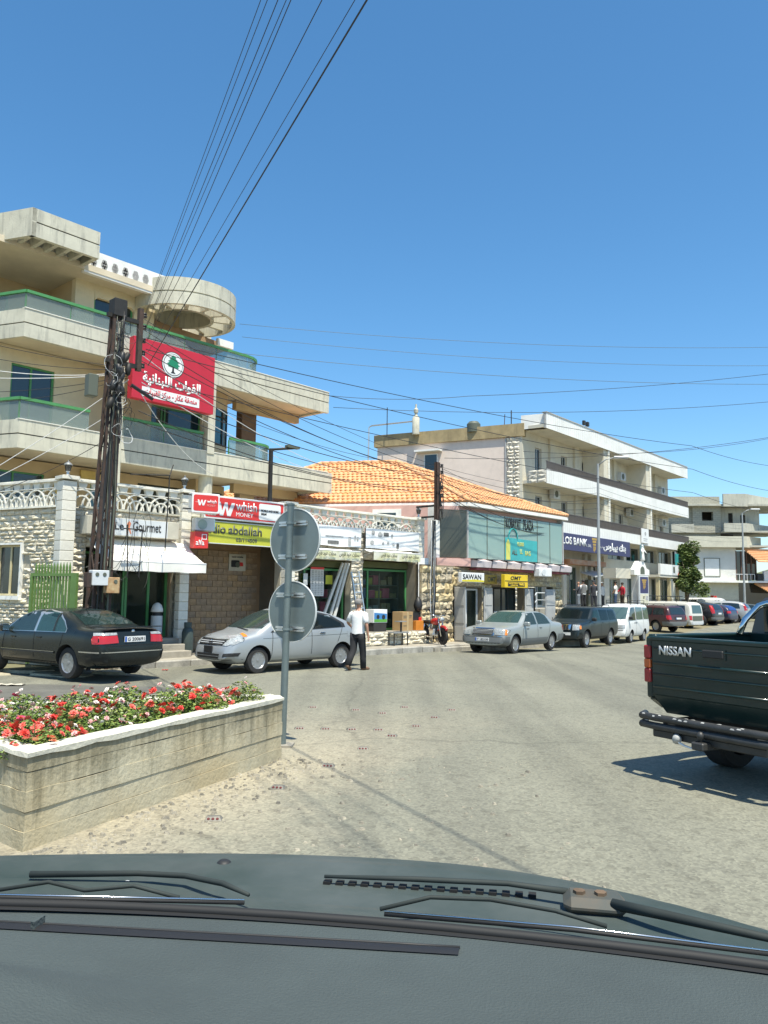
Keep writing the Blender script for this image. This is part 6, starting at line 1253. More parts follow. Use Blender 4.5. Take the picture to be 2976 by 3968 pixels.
# ------------------------------------------------------------------ vehicles
M_TYRE = M('tyre_rubber', (.025, .024, .023), .85, .2, 12); M_RIM = M('alloy_rim', (.36, .36, .36), .35, .05, 6, metal=.7); M_CHROME = M('chrome', (.65, .66, .66), .15, 0, metal=1.0)
M_WELL = M('wheel_well', (.012, .012, .012), .95, 0); M_CARGL = M('car_glass', (.016, .026, .028), .05, 0, spec=.9); M_CARGL2 = M('car_glass_pale', (.06, .10, .095), .06, 0, spec=.9)
M_CABIN = M('cabin_lining', (.035, .035, .034), .9, .2, 3); M_SEAT = M('seat_cloth', (.09, .09, .085), .9, .2, 5); M_SEEGL = m_glass('car_tinted_glass', (.50, .60, .58), .34, .03, (.015, .022, .024)); M_SEEGL2 = m_glass('car_green_glass', (.50, .64, .60), .42, .04, (.03, .065, .062))
M_TRIM = M('car_black_trim', (.018, .018, .018), .6, 0); M_TAIL = M('tail_lamp_red', (.42, .015, .015), .18, 0, spec=.8); M_AMB = M('amber_lamp', (.75, .22, .02), .2, 0, spec=.8); M_LAMP = M('head_lamp', (.34, .36, .36), .1, .35, 22, spec=.9); M_SEAM = M('panel_gap', (.01, .01, .01), .9, 0)
M_PLATE = M('number_plate', (.68, .68, .66), .5, 0); M_PBLUE = M('plate_blue', (.02, .10, .40), .5, 0)
def interp(P, x):
    if x <= P[0][0]: return P[0][1]
    for (a, b), (c, d) in zip(P, P[1:]):
        if x <= c: return b+(d-b)*(x-a)/(c-a) if c > a else d
    return P[-1][1]
WHEELS = {}
def wheel_meshes(r, w_, spokes, style):
    key = (round(r, 3), spokes, style)
    if key in WHEELS: return WHEELS[key]
    rr_ = r*.64; TY = Matrix.Rotation(R(-90), 4, 'X')      # local z -> +y (outboard)
    ty = MB().lathe([(rr_*.98, -w_/2), (r*.93, -w_/2), (r, -w_/2+.03), (r, w_/2-.03), (r*.94, w_/2), (rr_*1.02, w_/2+.004), (rr_*.98, w_/2-.01), (rr_*.98, -w_/2)], 28, TY).mesh('tyre', M_TYRE, 35)
    rm = MB(); rm.lathe([(rr_*.9, w_/2-.012), (rr_*1.0, w_/2+.006), (rr_*1.01, w_/2-.02), (rr_*.92, w_/2-.06)], 28, TY); rm.cur = 1; rm.lathe([(rr_*.95, w_/2-.062), (0, w_/2-.07)], 28, TY); rm.cur = 0
    for k in range(spokes):
        a = 2*math.pi*k/spokes; wd = .115*rr_*6/spokes if style == 'wide' else .075*rr_*8/spokes
        T = TY@Matrix.Rotation(a, 4, 'Z'); rm.add([(.1*rr_, -wd*.6, w_/2-.02), (rr_*.93, -wd, w_/2-.004), (rr_*.93, wd, w_/2-.004), (.1*rr_, wd*.6, w_/2-.02), (.1*rr_, -wd*.9, w_/2-.06), (rr_*.93, -wd*1.3, w_/2-.05), (rr_*.93, wd*1.3, w_/2-.05), (.1*rr_, wd*.9, w_/2-.06)], [(0, 1, 2, 3), (0, 4, 5, 1), (3, 2, 6, 7)], T)
    rm.lathe([(.2*rr_, w_/2-.03), (.19*rr_, w_/2-.005), (0, w_/2-.002)], 14, TY)
    WHEELS[key] = (ty, rm.mesh('rim', [M_RIM, M_WELL], 40)); return WHEELS[key]
def car(name, label, cat, x, y, z, az, S, D, group=None):
    """x forward, y left; body lofted from profile stations, wheel wells cut, trim and glazing laid on its surface"""
    t = thing(name, label, cat, (x, y, z), R(90-az), group)
    hw = S['W']/2; xf, xr = S['wb']/2+S['fo'], -S['wb']/2-S['ro']; rw = S['rw']
    xs = sorted(set([p[0] for p in S['top']]+[p[0] for p in S['belt']]+[xr+.06, xr+.2, xr+.5, -.8, -.3, .2, .6, 1.0, xf-.5, xf-.2, xf-.06])); xs = [q for q in xs if xr <= q <= xf]
    ys_ = []; 
    for q in xs:
        if not ys_ or q-ys_[-1] > .05: ys_.append(q)
    xs = ys_
    plan = S.get('plan') or [(xr, .80), (xr+.12, .93), (xr+.5, .985), (-.3, 1.0), (.8, 1.0), (xf-.55, .97), (xf-.2, .88), (xf, .70)]
    rk = S.get('rk', .77); v = []; f = []; NR = 17
    for q in xs:
        w_ = hw*interp(plan, q); zt = interp(S['top'], q); zb = interp(S['bot'], q) if 'bot' in S else .21+(.08 if q > xf-.25 or q < xr+.25 else 0); zs = min(interp(S['belt'], q), zt-.015); g = zt-zs
        if g > .16: wr = w_*(1-(1-rk)*min(1, g/(S['H']-.95) if S['H'] < 1.6 else min(1, g/.6))); half = [(0, zb), (.78*w_, zb), (.965*w_, zb+.09), (w_, zb+(zs-zb)*.5), (.985*w_, zs-.06), (.955*w_, zs), (wr+(.02), zt-.07-.02*g), (wr*.86, zt-.012), (0, zt)]
        else: half = [(0, zb), (.78*w_, zb), (.965*w_, zb+.09), (w_, zb+(zs-zb)*.5), (.985*w_, zs-.06), (.95*w_, zs), (.86*w_, zs+g*.55), (.55*w_, zs+g*.9), (0, zt)]
        ring = half+[(-a, b) for a, b in half[-2:0:-1]]; NR = len(ring); v += [(q, a, b) for a, b in ring]
    n = len(xs)
    f = [(i*NR+k, i*NR+(k+1) % NR, (i+1)*NR+(k+1) % NR, (i+1)*NR+k) for i in range(n-1) for k in range(NR)]+[tuple(range(NR)), tuple(range(n*NR-1, (n-1)*NR-1, -1))]
    me = bpy.data.meshes.new('body'); me.from_pydata(v, [], f); me.materials.append(S['paint']); me.materials.append(M_WELL)
    bm = bmesh.new(); bm.from_mesh(me); bmesh.ops.recalc_face_normals(bm, faces=bm.faces); bm.to_mesh(me); bm.free()
    o = bpy.data.objects.new('body', me); COL.objects.link(o); m = o.modifiers.new('s', 'SUBSURF'); m.levels = m.render_levels = 2
    cut = MB()
    for sx in (-1, 1):
        for sy in (-1, 1): cut.cyl((sx*S['wb']/2, sy*(hw-.27) if sy > 0 else -hw-.3, rw*1.02), rw*1.16, .57, 24, 'y')
    cm = cut.mesh('cut', M_WELL); bm = bmesh.new(); bm.from_mesh(cm); bmesh.ops.recalc_face_normals(bm, faces=bm.faces); bm.to_mesh(cm); bm.free()
    co = bpy.data.objects.new('cut', cm); COL.objects.link(co); b_ = o.modifiers.new('b', 'BOOLEAN'); b_.operation = 'DIFFERENCE'; b_.object = co; b_.solver = 'EXACT'; b_.use_self = bool(S.get('selfx')); b_.material_mode = 'TRANSFER'
    dg = bpy.context.evaluated_depsgraph_get(); dg.update(); nm = bpy.data.meshes.new_from_object(o.evaluated_get(dg)); bpy.data.objects.remove(o); bpy.data.objects.remove(co); bpy.data.meshes.remove(me)
    nm.name = 'body'; nm.polygons.foreach_set('use_smooth', [True]*len(nm.polygons)); nm.set_sharp_from_angle(angle=R(38))
    body = obj('body', nm, t)
    tree_ = BVHTree.FromPolygons([q.co for q in nm.vertices], [tuple(p.vertices) for p in nm.polygons])
    carve(S, D, body, hw, xf, xr)
    def drape(pn, kind, poly, mat, off=.006, parent=None, res=None, label=None):
        x0 = max(q[0] for q in poly)-min(q[0] for q in poly); z0 = max(q[1] for q in poly)-min(q[1] for q in poly)
        edge_ = any(k_ in pn for k_ in ('lamp', 'bumper', 'strip', 'valance', 'indicator'))
        V, F_ = hull2(poly, res or max(.035, min(.12, max(x0, z0)/6))); out = []
        for q in V:
            if kind in ('L', 'R'): s = 1 if kind == 'L' else -1; o_, d_ = Vector((q.x, s*3, q.y)), Vector((0, -s, 0))
            elif kind == 'F': o_, d_ = Vector((6, q.x, q.y)), Vector((-1, 0, 0))
            elif kind == 'B': o_, d_ = Vector((-6, q.x, q.y)), Vector((1, 0, 0))
            else: o_, d_ = Vector((q.x, q.y, 5)), Vector((0, 0, -1))
            h, nn, ix, ds_ = tree_.ray_cast(o_, d_); lim = lambda q_: q_ is None or (edge_ and ((kind == 'B' and q_.x > xr+.30) or (kind == 'F' and q_.x < xf-.5)))
            for it in range(60):      # off the edge of the body: walk inwards to its rim
                if not lim(h): break
                if kind in ('L', 'R'): o_.x *= .985; o_.z += (.7-o_.z)*.01
                else: o_.y *= .98; o_.z += (.8-o_.z)*.012
                h, nn, ix, ds_ = tree_.ray_cast(o_, d_)
            if h is None: h, nn, ix, ds_ = tree_.find_nearest(o_+d_*3)
            if nn.dot(d_) > 0: nn = -nn
            out.append(h-d_*off*.5+nn*off)
        mb = MB(); mb.add(out, [tuple(p) for p in F_]); return obj(pn, mb.mesh(pn, mat, True), parent or t, label=label)
    S['drape'] = drape
    for d_ in D:
        kind, pn, poly, mat = d_[:4]; off = d_[4] if len(d_) > 4 else .006
        ks_ = {'S': ('L', 'R')}.get(kind, (kind[0],))
        if kind in ('Fm', 'Bm'): drape(pn, kind[0], poly, mat, off); drape(pn, kind[0], [(-a, b) for a, b in poly][::-1], mat, off)
        else:
            for k_ in ks_: drape(pn, k_, poly, mat, off)
    ty, rm = wheel_meshes(rw, S.get('tw', .2), S.get('spokes', 7), S.get('style', 'wide'))
    for sx in (-1, 1):
        for sy in (1, -1):
            w_ = obj('wheel', ty, t, (sx*S['wb']/2, sy*(hw-.17), rw), (0, 0, 0 if sy > 0 else math.pi)); obj('rim', rm, w_)
    if 'mirror' in S:
        mx, mz = S['mirror']
        for sy in (1, -1):
            mi = part('mirror', MB().rbox(mx-.06, mx+.07, min(sy*(hw-.03), sy*(hw+.17)), max(sy*(hw-.03), sy*(hw+.17)), mz-.07, mz+.08, .03), S.get('mirmat', S['paint']), t); part('mirror_glass', MB().box(mx-.066, mx-.061, min(sy*hw, sy*(hw+.145)), max(sy*hw, sy*(hw+.145)), mz-.05, mz+.06), M_CHROME, mi)
    for hx, hz in S.get('handles', ()):
        for sy in (1, -1):
            h, nn, ix, ds_ = tree_.ray_cast(Vector((hx, sy*3, hz)), Vector((0, -sy, 0)))
            if h: part('door_handle', MB().rbox(hx-.09, hx+.09, h.y-.02 if sy < 0 else h.y, h.y if sy < 0 else h.y+.02, hz-.018, hz+.018, .008), S.get('hmat', S['paint']), t)
    if S.get('rack'):
        x0, x1, zr_ = S['rack']
        for sy in (-1, 1): part('roof_rail', MB().tube([(x0, sy*hw*rk*.86, zr_-.03), (x0+.1, sy*hw*rk*.86, zr_+.04), (x1-.1, sy*hw*rk*.86, zr_+.04), (x1, sy*hw*rk*.86, zr_-.03)], .018, 6), M_TRIM, t)
    t['_'] = 0; del t['_']
    return t, tree_
def carve(S, D, body, hw, xf, xr):
    """open the cabin behind the glazing and put seats in it"""
    if not S.get('cab'): return
    def shrink(P, k=.965): cx = sum(p[0] for p in P)/len(P); cz = sum(p[1] for p in P)/len(P); return [(cx+(p[0]-cx)*k, cz+(p[1]-cz)*k) for p in P]
    tmp = []
    for d_ in D:
        kind, pn, P = d_[:3]
        if 'window' not in pn and pn != 'windscreen' or 'trim' in pn: continue
        P = shrink(P); mb = MB(); n = len(P)
        if kind == 'S': mb.slab(P, -3, 3)
        else:
            x0, x1 = (-.5, 4) if kind == 'F' else (-4, 0.1); mb.add([(x0, p[0], p[1]) for p in P]+[(x1, p[0], p[1]) for p in P], [tuple(range(n)), tuple(range(2*n-1, n-1, -1))]+[(i, n+i, n+(i+1) % n, (i+1) % n) for i in range(n)])
        cm = mb.mesh('cut', M_CABIN); bm = bmesh.new(); bm.from_mesh(cm); bmesh.ops.recalc_face_normals(bm, faces=bm.faces); bm.to_mesh(cm); bm.free()
        co = bpy.data.objects.new('cut', cm); COL.objects.link(co); tmp.append(co); m = body.modifiers.new('w', 'BOOLEAN'); m.operation = 'DIFFERENCE'; m.object = co; m.solver = 'EXACT'; m.material_mode = 'TRANSFER'
    dg = bpy.context.evaluated_depsgraph_get(); dg.update(); nm = bpy.data.meshes.new_from_object(body.evaluated_get(dg)); body.modifiers.clear(); body.data = nm; nm.name = 'body'
    for co in tmp: bpy.data.objects.remove(co)
    zb = S['cab']; H = S['H']
    for x_, y_, w_ in ((-.05, .36, .46), (-.05, -.36, .46), (-.95 if H < 1.6 else -.85, 0, 1.1)):
        T = Matrix.Translation((x_, y_, zb-.02))@Matrix.Rotation(R(-12), 4, 'Y'); st_ = obj('seat', MB().rbox(-.07, .07, -w_/2, w_/2, 0, H-zb-.26, .04, T).mesh('seat', M_SEAT), body.parent)
        for yy in ((0,) if w_ < .6 else (-.33, .33)): part('headrest', MB().rbox(-.045, .045, yy-.12, yy+.12, H-zb-.25, H-zb-.12, .03, T), M_SEAT, st_)
    part('steering_wheel', MB().tube([(.50+.07*math.sin(a), .36+.18*math.cos(a), zb+.03+.16*math.sin(a)) for a in [k*math.pi/8 for k in range(17)]], .015, 6), M_TRIM, body.parent, True)
    part('dash_top', MB().rbox(.58, .95, -hw*.72, hw*.72, zb-.06, zb+.02, .03), M_CABIN, body.parent)
def seam(x0, z0, x1, z1, w_=.014): return ('S', 'door_gap', [(x0-w_/2, z0), (x0+w_/2, z0), (x1+w_/2, z1), (x1-w_/2, z1)], M_SEAM, .003)
def plate(t, tree_, end, body, y=0, z=.6, w_=.52, h_=.115, tilt=0):
    s = 1 if end == 'F' else -1; h, nn, i_, d_ = tree_.ray_cast(Vector((s*6, y, z)), Vector((-s, 0, 0)))
    p = obj('number_plate', MB().box(-w_/2, w_/2, -.012, 0, -h_/2, h_/2).mesh('number_plate', M_PLATE), t, (h.x+s*.018, y, z), (0, 0, R(90 if s > 0 else -90)))
    part('plate_band', MB().box(-w_/2+.005, -w_/2+.05, -.015, -.012, -h_/2+.005, h_/2-.005), M_PBLUE, p)
    if body: text('lettering', body, p, (-w_/2+.07, -.013, -h_/2+.022), M_SBLACK, width=w_-.1, height=h_-.045, bold=.015, depth=.003)
    return p
def fpos(cx, cy, az, dx=0, dy=0):
    """world position of a car's centre so that its local point (dx,dy) stands at (cx,cy)"""
    a = R(az); fx, fy = math.sin(a), math.cos(a); return cx-(fx*dx-fy*dy), cy-(fy*dx+fx*dy)

# dark saloon nosed into the driveway
PB = m_paint('black_green_paint', (.007, .011, .011), .16, .25, 0, .02, .3)
S = dict(cab=.96, wb=2.83, fo=.86, ro=1.08, W=1.80, H=1.435, rw=.325, paint=PB, spokes=7, mirror=(.78, .98), handles=((-.42, .82), (.55, .80)), hmat=PB,
     top=[(-2.49, .66), (-2.46, .98), (-2.40, 1.055), (-2.05, 1.085), (-1.72, 1.10), (-1.3, 1.25), (-.9, 1.385), (-.35, 1.435), (.2, 1.42), (.6, 1.28), (1.12, 1.0), (1.7, .93), (2.1, .80), (2.27, .52)],
     belt=[(-2.49, .60), (-2.40, .95), (-1.6, .985), (-.9, .96), (0, .93), (1.1, .90), (1.9, .80), (2.27, .46)])
D = [('S', 'window_trim', [(-1.36, .945), (.95, .915), (.55, 1.22), (.18, 1.37), (-.35, 1.40), (-.85, 1.35), (-1.18, 1.18), (-1.36, 1.02)], M_ALU, .005),
     ('S', 'side_window', [(-1.34, .955), (-.28, .945), (-.28, 1.385), (-.83, 1.335), (-1.16, 1.17), (-1.345, 1.02)], M_SEEGL2, .010), ('S', 'side_window', [(-.20, .945), (.90, .925), (.53, 1.21), (.17, 1.355), (-.2, 1.388)], M_SEEGL, .010), ('S', 'pillar_trim', [(-.95, .96), (-.90, .96), (-.88, 1.30), (-.92, 1.29)], M_TRIM, .013),
     ('B', 'rear_window', [(-.60, 1.10), (.60, 1.10), (.49, 1.37), (.3, 1.395), (-.3, 1.395), (-.49, 1.37)], M_SEEGL2, .008), ('F', 'windscreen', [(-.66, 1.03), (.66, 1.03), (.52, 1.38), (-.52, 1.38)], M_SEEGL),
     ('Bm', 'tail_lamp', [(.40, .76), (.88, .74), (.88, .90), (.82, .955), (.42, .955)], M_TAIL, .010), ('Bm', 'reversing_lamp', [(.42, .915), (.86, .905), (.82, .96), (.42, .96)], M_LAMP, .014), ('L', 'tail_lamp_side', [(-2.36, .765), (-2.22, .775), (-2.24, .93), (-2.34, .93)], M_TAIL, .008),
     ('B', 'chrome_strip', [(-.86, .565), (.86, .565), (.86, .585), (-.86, .585)], M_CHROME, .016), ('B', 'bumper', [(-.88, .28), (.88, .28), (.88, .56), (-.88, .56)], PB, .012), ('S', 'bumper_strip', [(-2.4, .56), (-1.85, .565), (-1.85, .588), (-2.4, .588)], M_CHROME, .010),
     ('S', 'rubbing_strip', [(-1.0, .50), (1.0, .49), (1.0, .53), (-1.0, .54)], M_TRIM, .012), ('S', 'rubbing_strip_edge', [(-1.0, .538), (1.0, .528), (1.0, .536), (-1.0, .546)], M_CHROME, .013), ('S', 'sill', [(-1.0, .24), (1.0, .24), (1.0, .33), (-1.0, .33)], M_TRIM, .006),
     ('B', 'boot_gap', [(-.80, .70), (.80, .70), (.80, .712), (-.80, .712)], M_SEAM, .004), ('Fm', 'head_lamp', [(.35, .62), (.82, .62), (.82, .76), (.35, .76)], M_LAMP),
     seam(-.24, .32, -.24, .95), seam(1.0, .35, .92, .93), seam(-1.12, .45, -1.28, .96)]
bx, by = fpos(-6.45, 16.75, -55, -1.415, .77)
t, tr = car('black_saloon', 'black saloon parked nose-in before the green gate, rear to the road', 'car', bx, by, .06, -55, S, D)
plate(t, tr, 'B', 'G 200691', 0.0, .83)
h, nn, i_, d_ = tr.ray_cast(Vector((-6, 0, .985)), Vector((1, 0, 0))); part('boot_badge', MB().lathe([(0, .006), (.04, .004), (.042, 0)], 16, Matrix.Translation((h.x-.004, 0, .985))@Matrix.Rotation(R(-90), 4, 'Y')), M_ALU, t, True)
part('boot_spoiler', MB().rbox(-2.44, -2.30, -.72, .72, 1.062, 1.082, .008), PB, t)
part('aerial', MB().tube([(-.75, 0, 1.41), (-.95, 0, 1.47)], .012, 5), M_TRIM, t)
# silver saloon facing us at the kerb
PS = m_paint('silver_paint', (.36, .38, .385), .28, .5, .45, .04)
S = dict(cab=1.0, wb=2.60, fo=.88, ro=.95, W=1.695, H=1.515, rw=.305, paint=PS, spokes=12, style='thin', mirror=(.66, 1.0), handles=((-.62, .90), (.38, .88)), hmat=M_CHROME,
     top=[(-2.25, .70), (-2.22, 1.0), (-2.14, 1.09), (-1.8, 1.13), (-1.45, 1.25), (-.95, 1.42), (-.35, 1.505), (.15, 1.50), (.55, 1.38), (1.0, 1.18), (1.36, 1.01), (1.75, .92), (2.02, .80), (2.14, .64), (2.18, .45)],
     belt=[(-2.25, .64), (-2.14, .97), (-1.5, 1.02), (-.6, .99), (.3, .95), (1.3, .88), (1.85, .78), (2.18, .40)])
D = [('S', 'window_trim', [(-1.40, 1.03), (.98, .94), (.55, 1.24), (.1, 1.43), (-.4, 1.44), (-.95, 1.34), (-1.36, 1.13)], M_TRIM, .005), ('S', 'side_window', [(-1.28, 1.045), (-.32, 1.01), (-.32, 1.405), (-.88, 1.31), (-1.25, 1.13)], M_SEEGL, .010), ('S', 'side_window', [(-.22, 1.0), (.86, .965), (.5, 1.22), (.08, 1.395), (-.22, 1.41)], M_SEEGL, .010),
     ('F', 'windscreen', [(-.70, 1.03), (.70, 1.03), (.62, 1.25), (.5, 1.44), (-.5, 1.44), (-.62, 1.25)], M_SEEGL, .008), ('B', 'rear_window', [(-.60, 1.14), (.60, 1.14), (.5, 1.40), (-.5, 1.40)], M_SEEGL),
     ('F', 'grille_surround', [(-.50, .655), (.50, .655), (.56, .80), (-.56, .80)], M_CHROME, .008), ('F', 'grille', [(-.45, .665), (.45, .665), (.51, .785), (-.51, .785)], M_TRIM, .013), ('F', 'lower_grille', [(-.42, .36), (.42, .36), (.46, .47), (-.46, .47)], M_TRIM, .008),
     ('Fm', 'fog_recess', [(.56, .40), (.76, .42), (.78, .50), (.58, .48)], M_TRIM, .006), ('Fm', 'head_lamp', [(.48, .66), (.62, .65), (.83, .78), (.83, .93), (.72, .90), (.56, .79)], M_LAMP, .010), ('S', 'head_lamp_side', [(1.98, .66), (2.06, .72), (1.86, .86), (1.58, .93), (1.60, .86), (1.8, .74)], M_LAMP, .008), ('S', 'indicator', [(1.60, .86), (1.70, .85), (1.66, .91), (1.58, .93)], M_AMB, .013),
     ('F', 'bumper_line', [(-.78, .335), (.78, .335), (.78, .345), (-.78, .345)], M_SEAM, .005), ('F', 'grille_bar', [(-.46, .695), (.46, .695), (.46, .705), (-.46, .705)], M_LGREY, .017), ('F', 'grille_bar', [(-.48, .735), (.48, .735), (.48, .745), (-.48, .745)], M_LGREY, .017), ('F', 'lower_bar', [(-.44, .41), (.44, .41), (.44, .42), (-.44, .42)], PS, .013),
     ('Bm', 'tail_lamp', [(.5, .8), (.82, .8), (.82, 1.0), (.6, 1.0)], M_TAIL), ('L', 'fuel_flap', [(-1.62, .80), (-1.46, .80), (-1.46, .93), (-1.62, .93)], PS, .004), ('S', 'sill', [(-.9, .23), (.92, .23), (.92, .29), (-.9, .29)], M_TRIM, .004), ('S', 'crease', [(-1.9, .86), (1.2, .80), (1.2, .808), (-1.9, .868)], M_SEAM, .001),
     seam(-.27, .30, -.27, 1.0), seam(.95, .34, .92, .95), seam(-1.05, .5, -1.30, 1.03)]
bx, by = fpos(-2.92, 18.92, 225, 1.30, .74)
t, tr = car('silver_saloon', 'silver saloon at the kerb behind the round road signs, facing the camera', 'car', bx, by, 0, 225, S, D)
h, nn, i_, d_ = tr.ray_cast(Vector((6, 0, .55)), Vector((-1, 0, 0))); part('blank_plate', MB().rbox(h.x, h.x+.03, -.17, .17, .48, .64, .006), M_TRIM, t)
h, nn, i_, d_ = tr.ray_cast(Vector((6, 0, .72)), Vector((-1, 0, 0))); mb = MB(); T = Matrix.Translation((h.x+.03, 0, .72))@Matrix.Rotation(R(90), 4, 'Y'); mb.lathe([(.055, 0), (.07, .006), (.055, .012), (.055, 0)], 20, T); mb.box(h.x+.03, h.x+.042, -.08, .08, .71, .73); part('badge', mb, M_CHROME, t, 40)
part('wiper', MB().tube([(1.42, .5, 1.0), (1.30, -.1, 1.045)], .012, 5), M_TRIM, t)
# older silver-grey saloon by the yellow signs
PM = m_paint('grey_green_paint', (.30, .325, .315), .3, .5, .3, .08); PL = m_paint('grey_cladding', (.13, .14, .14), .45, .2, 0, .1)
S = dict(cab=.96, wb=2.80, fo=.83, ro=1.11, W=1.74, H=1.43, rw=.315, paint=PM, spokes=15, style='thin', mirror=(.80, .98), handles=((-.40, .84), (.58, .83)), hmat=PL,
     plan=[(-2.5, .86), (-2.4, .95), (-2.0, .99), (0, 1.0), (1.2, .99), (1.9, .96), (2.15, .92), (2.23, .86)],
     top=[(-2.51, .7), (-2.49, .94), (-2.42, 1.03), (-1.7, 1.07), (-1.15, 1.34), (-.75, 1.42), (0, 1.43), (.35, 1.38), (1.0, 1.02), (1.2, .985), (2.0, .90), (2.16, .84), (2.21, .6), (2.23, .4)], belt=[(-2.51, .62), (-2.42, .93), (-1.6, .96), (0, .94), (1.1, .92), (2.1, .83), (2.23, .36)])
D = [('S', 'side_window', [(-1.22, .965), (-.22, .96), (-.22, 1.36), (-.75, 1.35), (-1.0, 1.25)], M_SEEGL, .008), ('S', 'side_window', [(-.12, .96), (.86, .945), (.34, 1.33), (-.12, 1.36)], M_SEEGL, .008), ('F', 'windscreen', [(-.66, 1.02), (.66, 1.02), (.54, 1.375), (-.54, 1.375)], M_SEEGL2, .008),
     ('F', 'grille_surround', [(-.42, .63), (.42, .63), (.42, .865), (-.42, .865)], M_CHROME, .012), ('F', 'grille', [(-.38, .65), (.38, .65), (.38, .835), (-.38, .835)], M_TRIM, .018), ('Fm', 'head_lamp', [(.46, .64), (.72, .64), (.72, .83), (.46, .83)], M_LAMP, .012), ('Fm', 'indicator', [(.73, .64), (.83, .64), (.83, .82), (.73, .82)], M_LAMP, .010), ('S', 'indicator_side', [(2.0, .64), (2.14, .64), (2.12, .81), (1.98, .82)], M_AMB, .008),
     ('F', 'bumper', [(-.84, .40), (.84, .40), (.84, .60), (-.84, .60)], PL, .016), ('F', 'bumper_strip', [(-.84, .585), (.84, .585), (.84, .60), (-.84, .60)], M_CHROME, .022), ('F', 'valance', [(-.80, .29), (.80, .29), (.80, .38), (-.80, .38)], PL, .008), ('S', 'cladding', [(-1.0, .28), (1.0, .28), (1.0, .50), (-1.0, .50)], PL, .012), ('S', 'bumper_side', [(1.85, .34), (2.17, .36), (2.17, .59), (1.85, .59)], PL, .012), ('S', 'bumper_side', [(-2.4, .34), (-1.85, .34), (-1.85, .58), (-2.4, .58)], PL, .012), seam(-.17, .3, -.17, .96), seam(.98, .3, .9, .93), seam(-1.02, .5, -1.2, .96),
     ('Bm', 'tail_lamp', [(.45, .7), (.84, .7), (.84, .92), (.45, .92)], M_TAIL)]+[('F', 'grille_bar', [(-.38, .685+.04*k), (.38, .685+.04*k), (.38, .692+.04*k), (-.38, .692+.04*k)], M_LGREY, .022) for k in range(4)]
bx, by = fpos(4.42, 27.1, 217, 1.40, .75)
t, tr = car('grey_saloon', 'older grey-green saloon with upright chrome grille in front of the yellow signs', 'car', bx, by, -.05, 217, S, D); plate(t, tr, 'F', 'T 182130', -.0, .49)
# dark off-roader behind it
PJ = m_paint('dark_teal_paint', (.010, .018, .021), .2, .3, 0, .02, .35)
S = dict(cab=1.13, wb=2.78, fo=.86, ro=1.10, W=1.87, H=1.72, rw=.365, paint=PJ, spokes=5, mirror=(.85, 1.18), mirmat=M_TRIM, handles=((-.4, 1.02), (.6, 1.0)), rack=(-1.9, .2, 1.74), rk=.80,
     plan=[(-2.49, .88), (-2.35, .96), (-1.8, 1.0), (1.2, 1.0), (1.8, .97), (2.1, .93), (2.25, .86)],
     top=[(-2.49, .8), (-2.46, 1.2), (-2.34, 1.55), (-2.2, 1.68), (-1.2, 1.72), (0, 1.72), (.35, 1.68), (1.02, 1.2), (1.2, 1.14), (2.05, 1.06), (2.18, 1.0), (2.24, .7), (2.25, .5)], belt=[(-2.49, .7), (-2.4, 1.12), (0, 1.11), (1.1, 1.08), (2.1, .98), (2.25, .46)], bot=[(-2.5, .42), (-2, .3), (2, .3), (2.3, .4)])
D = [('S', 'side_window', [(-2.12, 1.14), (-1.22, 1.13), (-1.22, 1.57), (-2.0, 1.55)], M_SEEGL, .008), ('S', 'side_window', [(-1.12, 1.13), (-.2, 1.125), (-.2, 1.59), (-1.12, 1.57)], M_SEEGL, .008), ('S', 'side_window', [(-.1, 1.125), (.88, 1.115), (.4, 1.54), (-.1, 1.59)], M_SEEGL2, .008), ('F', 'windscreen', [(-.74, 1.2), (.74, 1.2), (.64, 1.63), (-.64, 1.63)], M_SEEGL, .008), ('F', 'grille', [(-.48, .76), (.48, .76), (.52, .98), (-.52, .98)], M_CHROME, .012),
     ('Fm', 'head_lamp', [(.58, .74), (.84, .76), (.84, .97), (.58, .98)], M_LAMP, .012), ('S', 'indicator', [(1.98, .80), (2.12, .80), (2.1, .93), (1.98, .95)], M_AMB, .010), ('F', 'bumper', [(-.88, .42), (.88, .42), (.88, .70), (-.88, .70)], PJ, .02), ('F', 'lower_grille', [(-.5, .42), (.5, .42), (.5, .50), (-.5, .50)], M_TRIM, .025), seam(-.15, .4, -.15, 1.12), seam(.98, .45, .95, 1.1), seam(-1.1, .7, -1.17, 1.12), ('S', 'cladding', [(-.95, .36), (.95, .36), (.95, .44), (-.95, .44)], M_TRIM, .01)]+[('F', 'grille_slot', [(-.44+.126*k, .78), (-.36+.126*k, .78), (-.36+.126*k, .96), (-.44+.126*k, .96)], M_TRIM, .018) for k in range(7)]
bx, by = fpos(8.55, 34.1, 216, 1.39, .78)
t, tr = car('dark_off_roader', 'dark off-road car with seven-slot chrome grille behind the grey-green saloon', 'car', bx, by, -.25, 216, S, D); plate(t, tr, 'F', '', .25, .60)
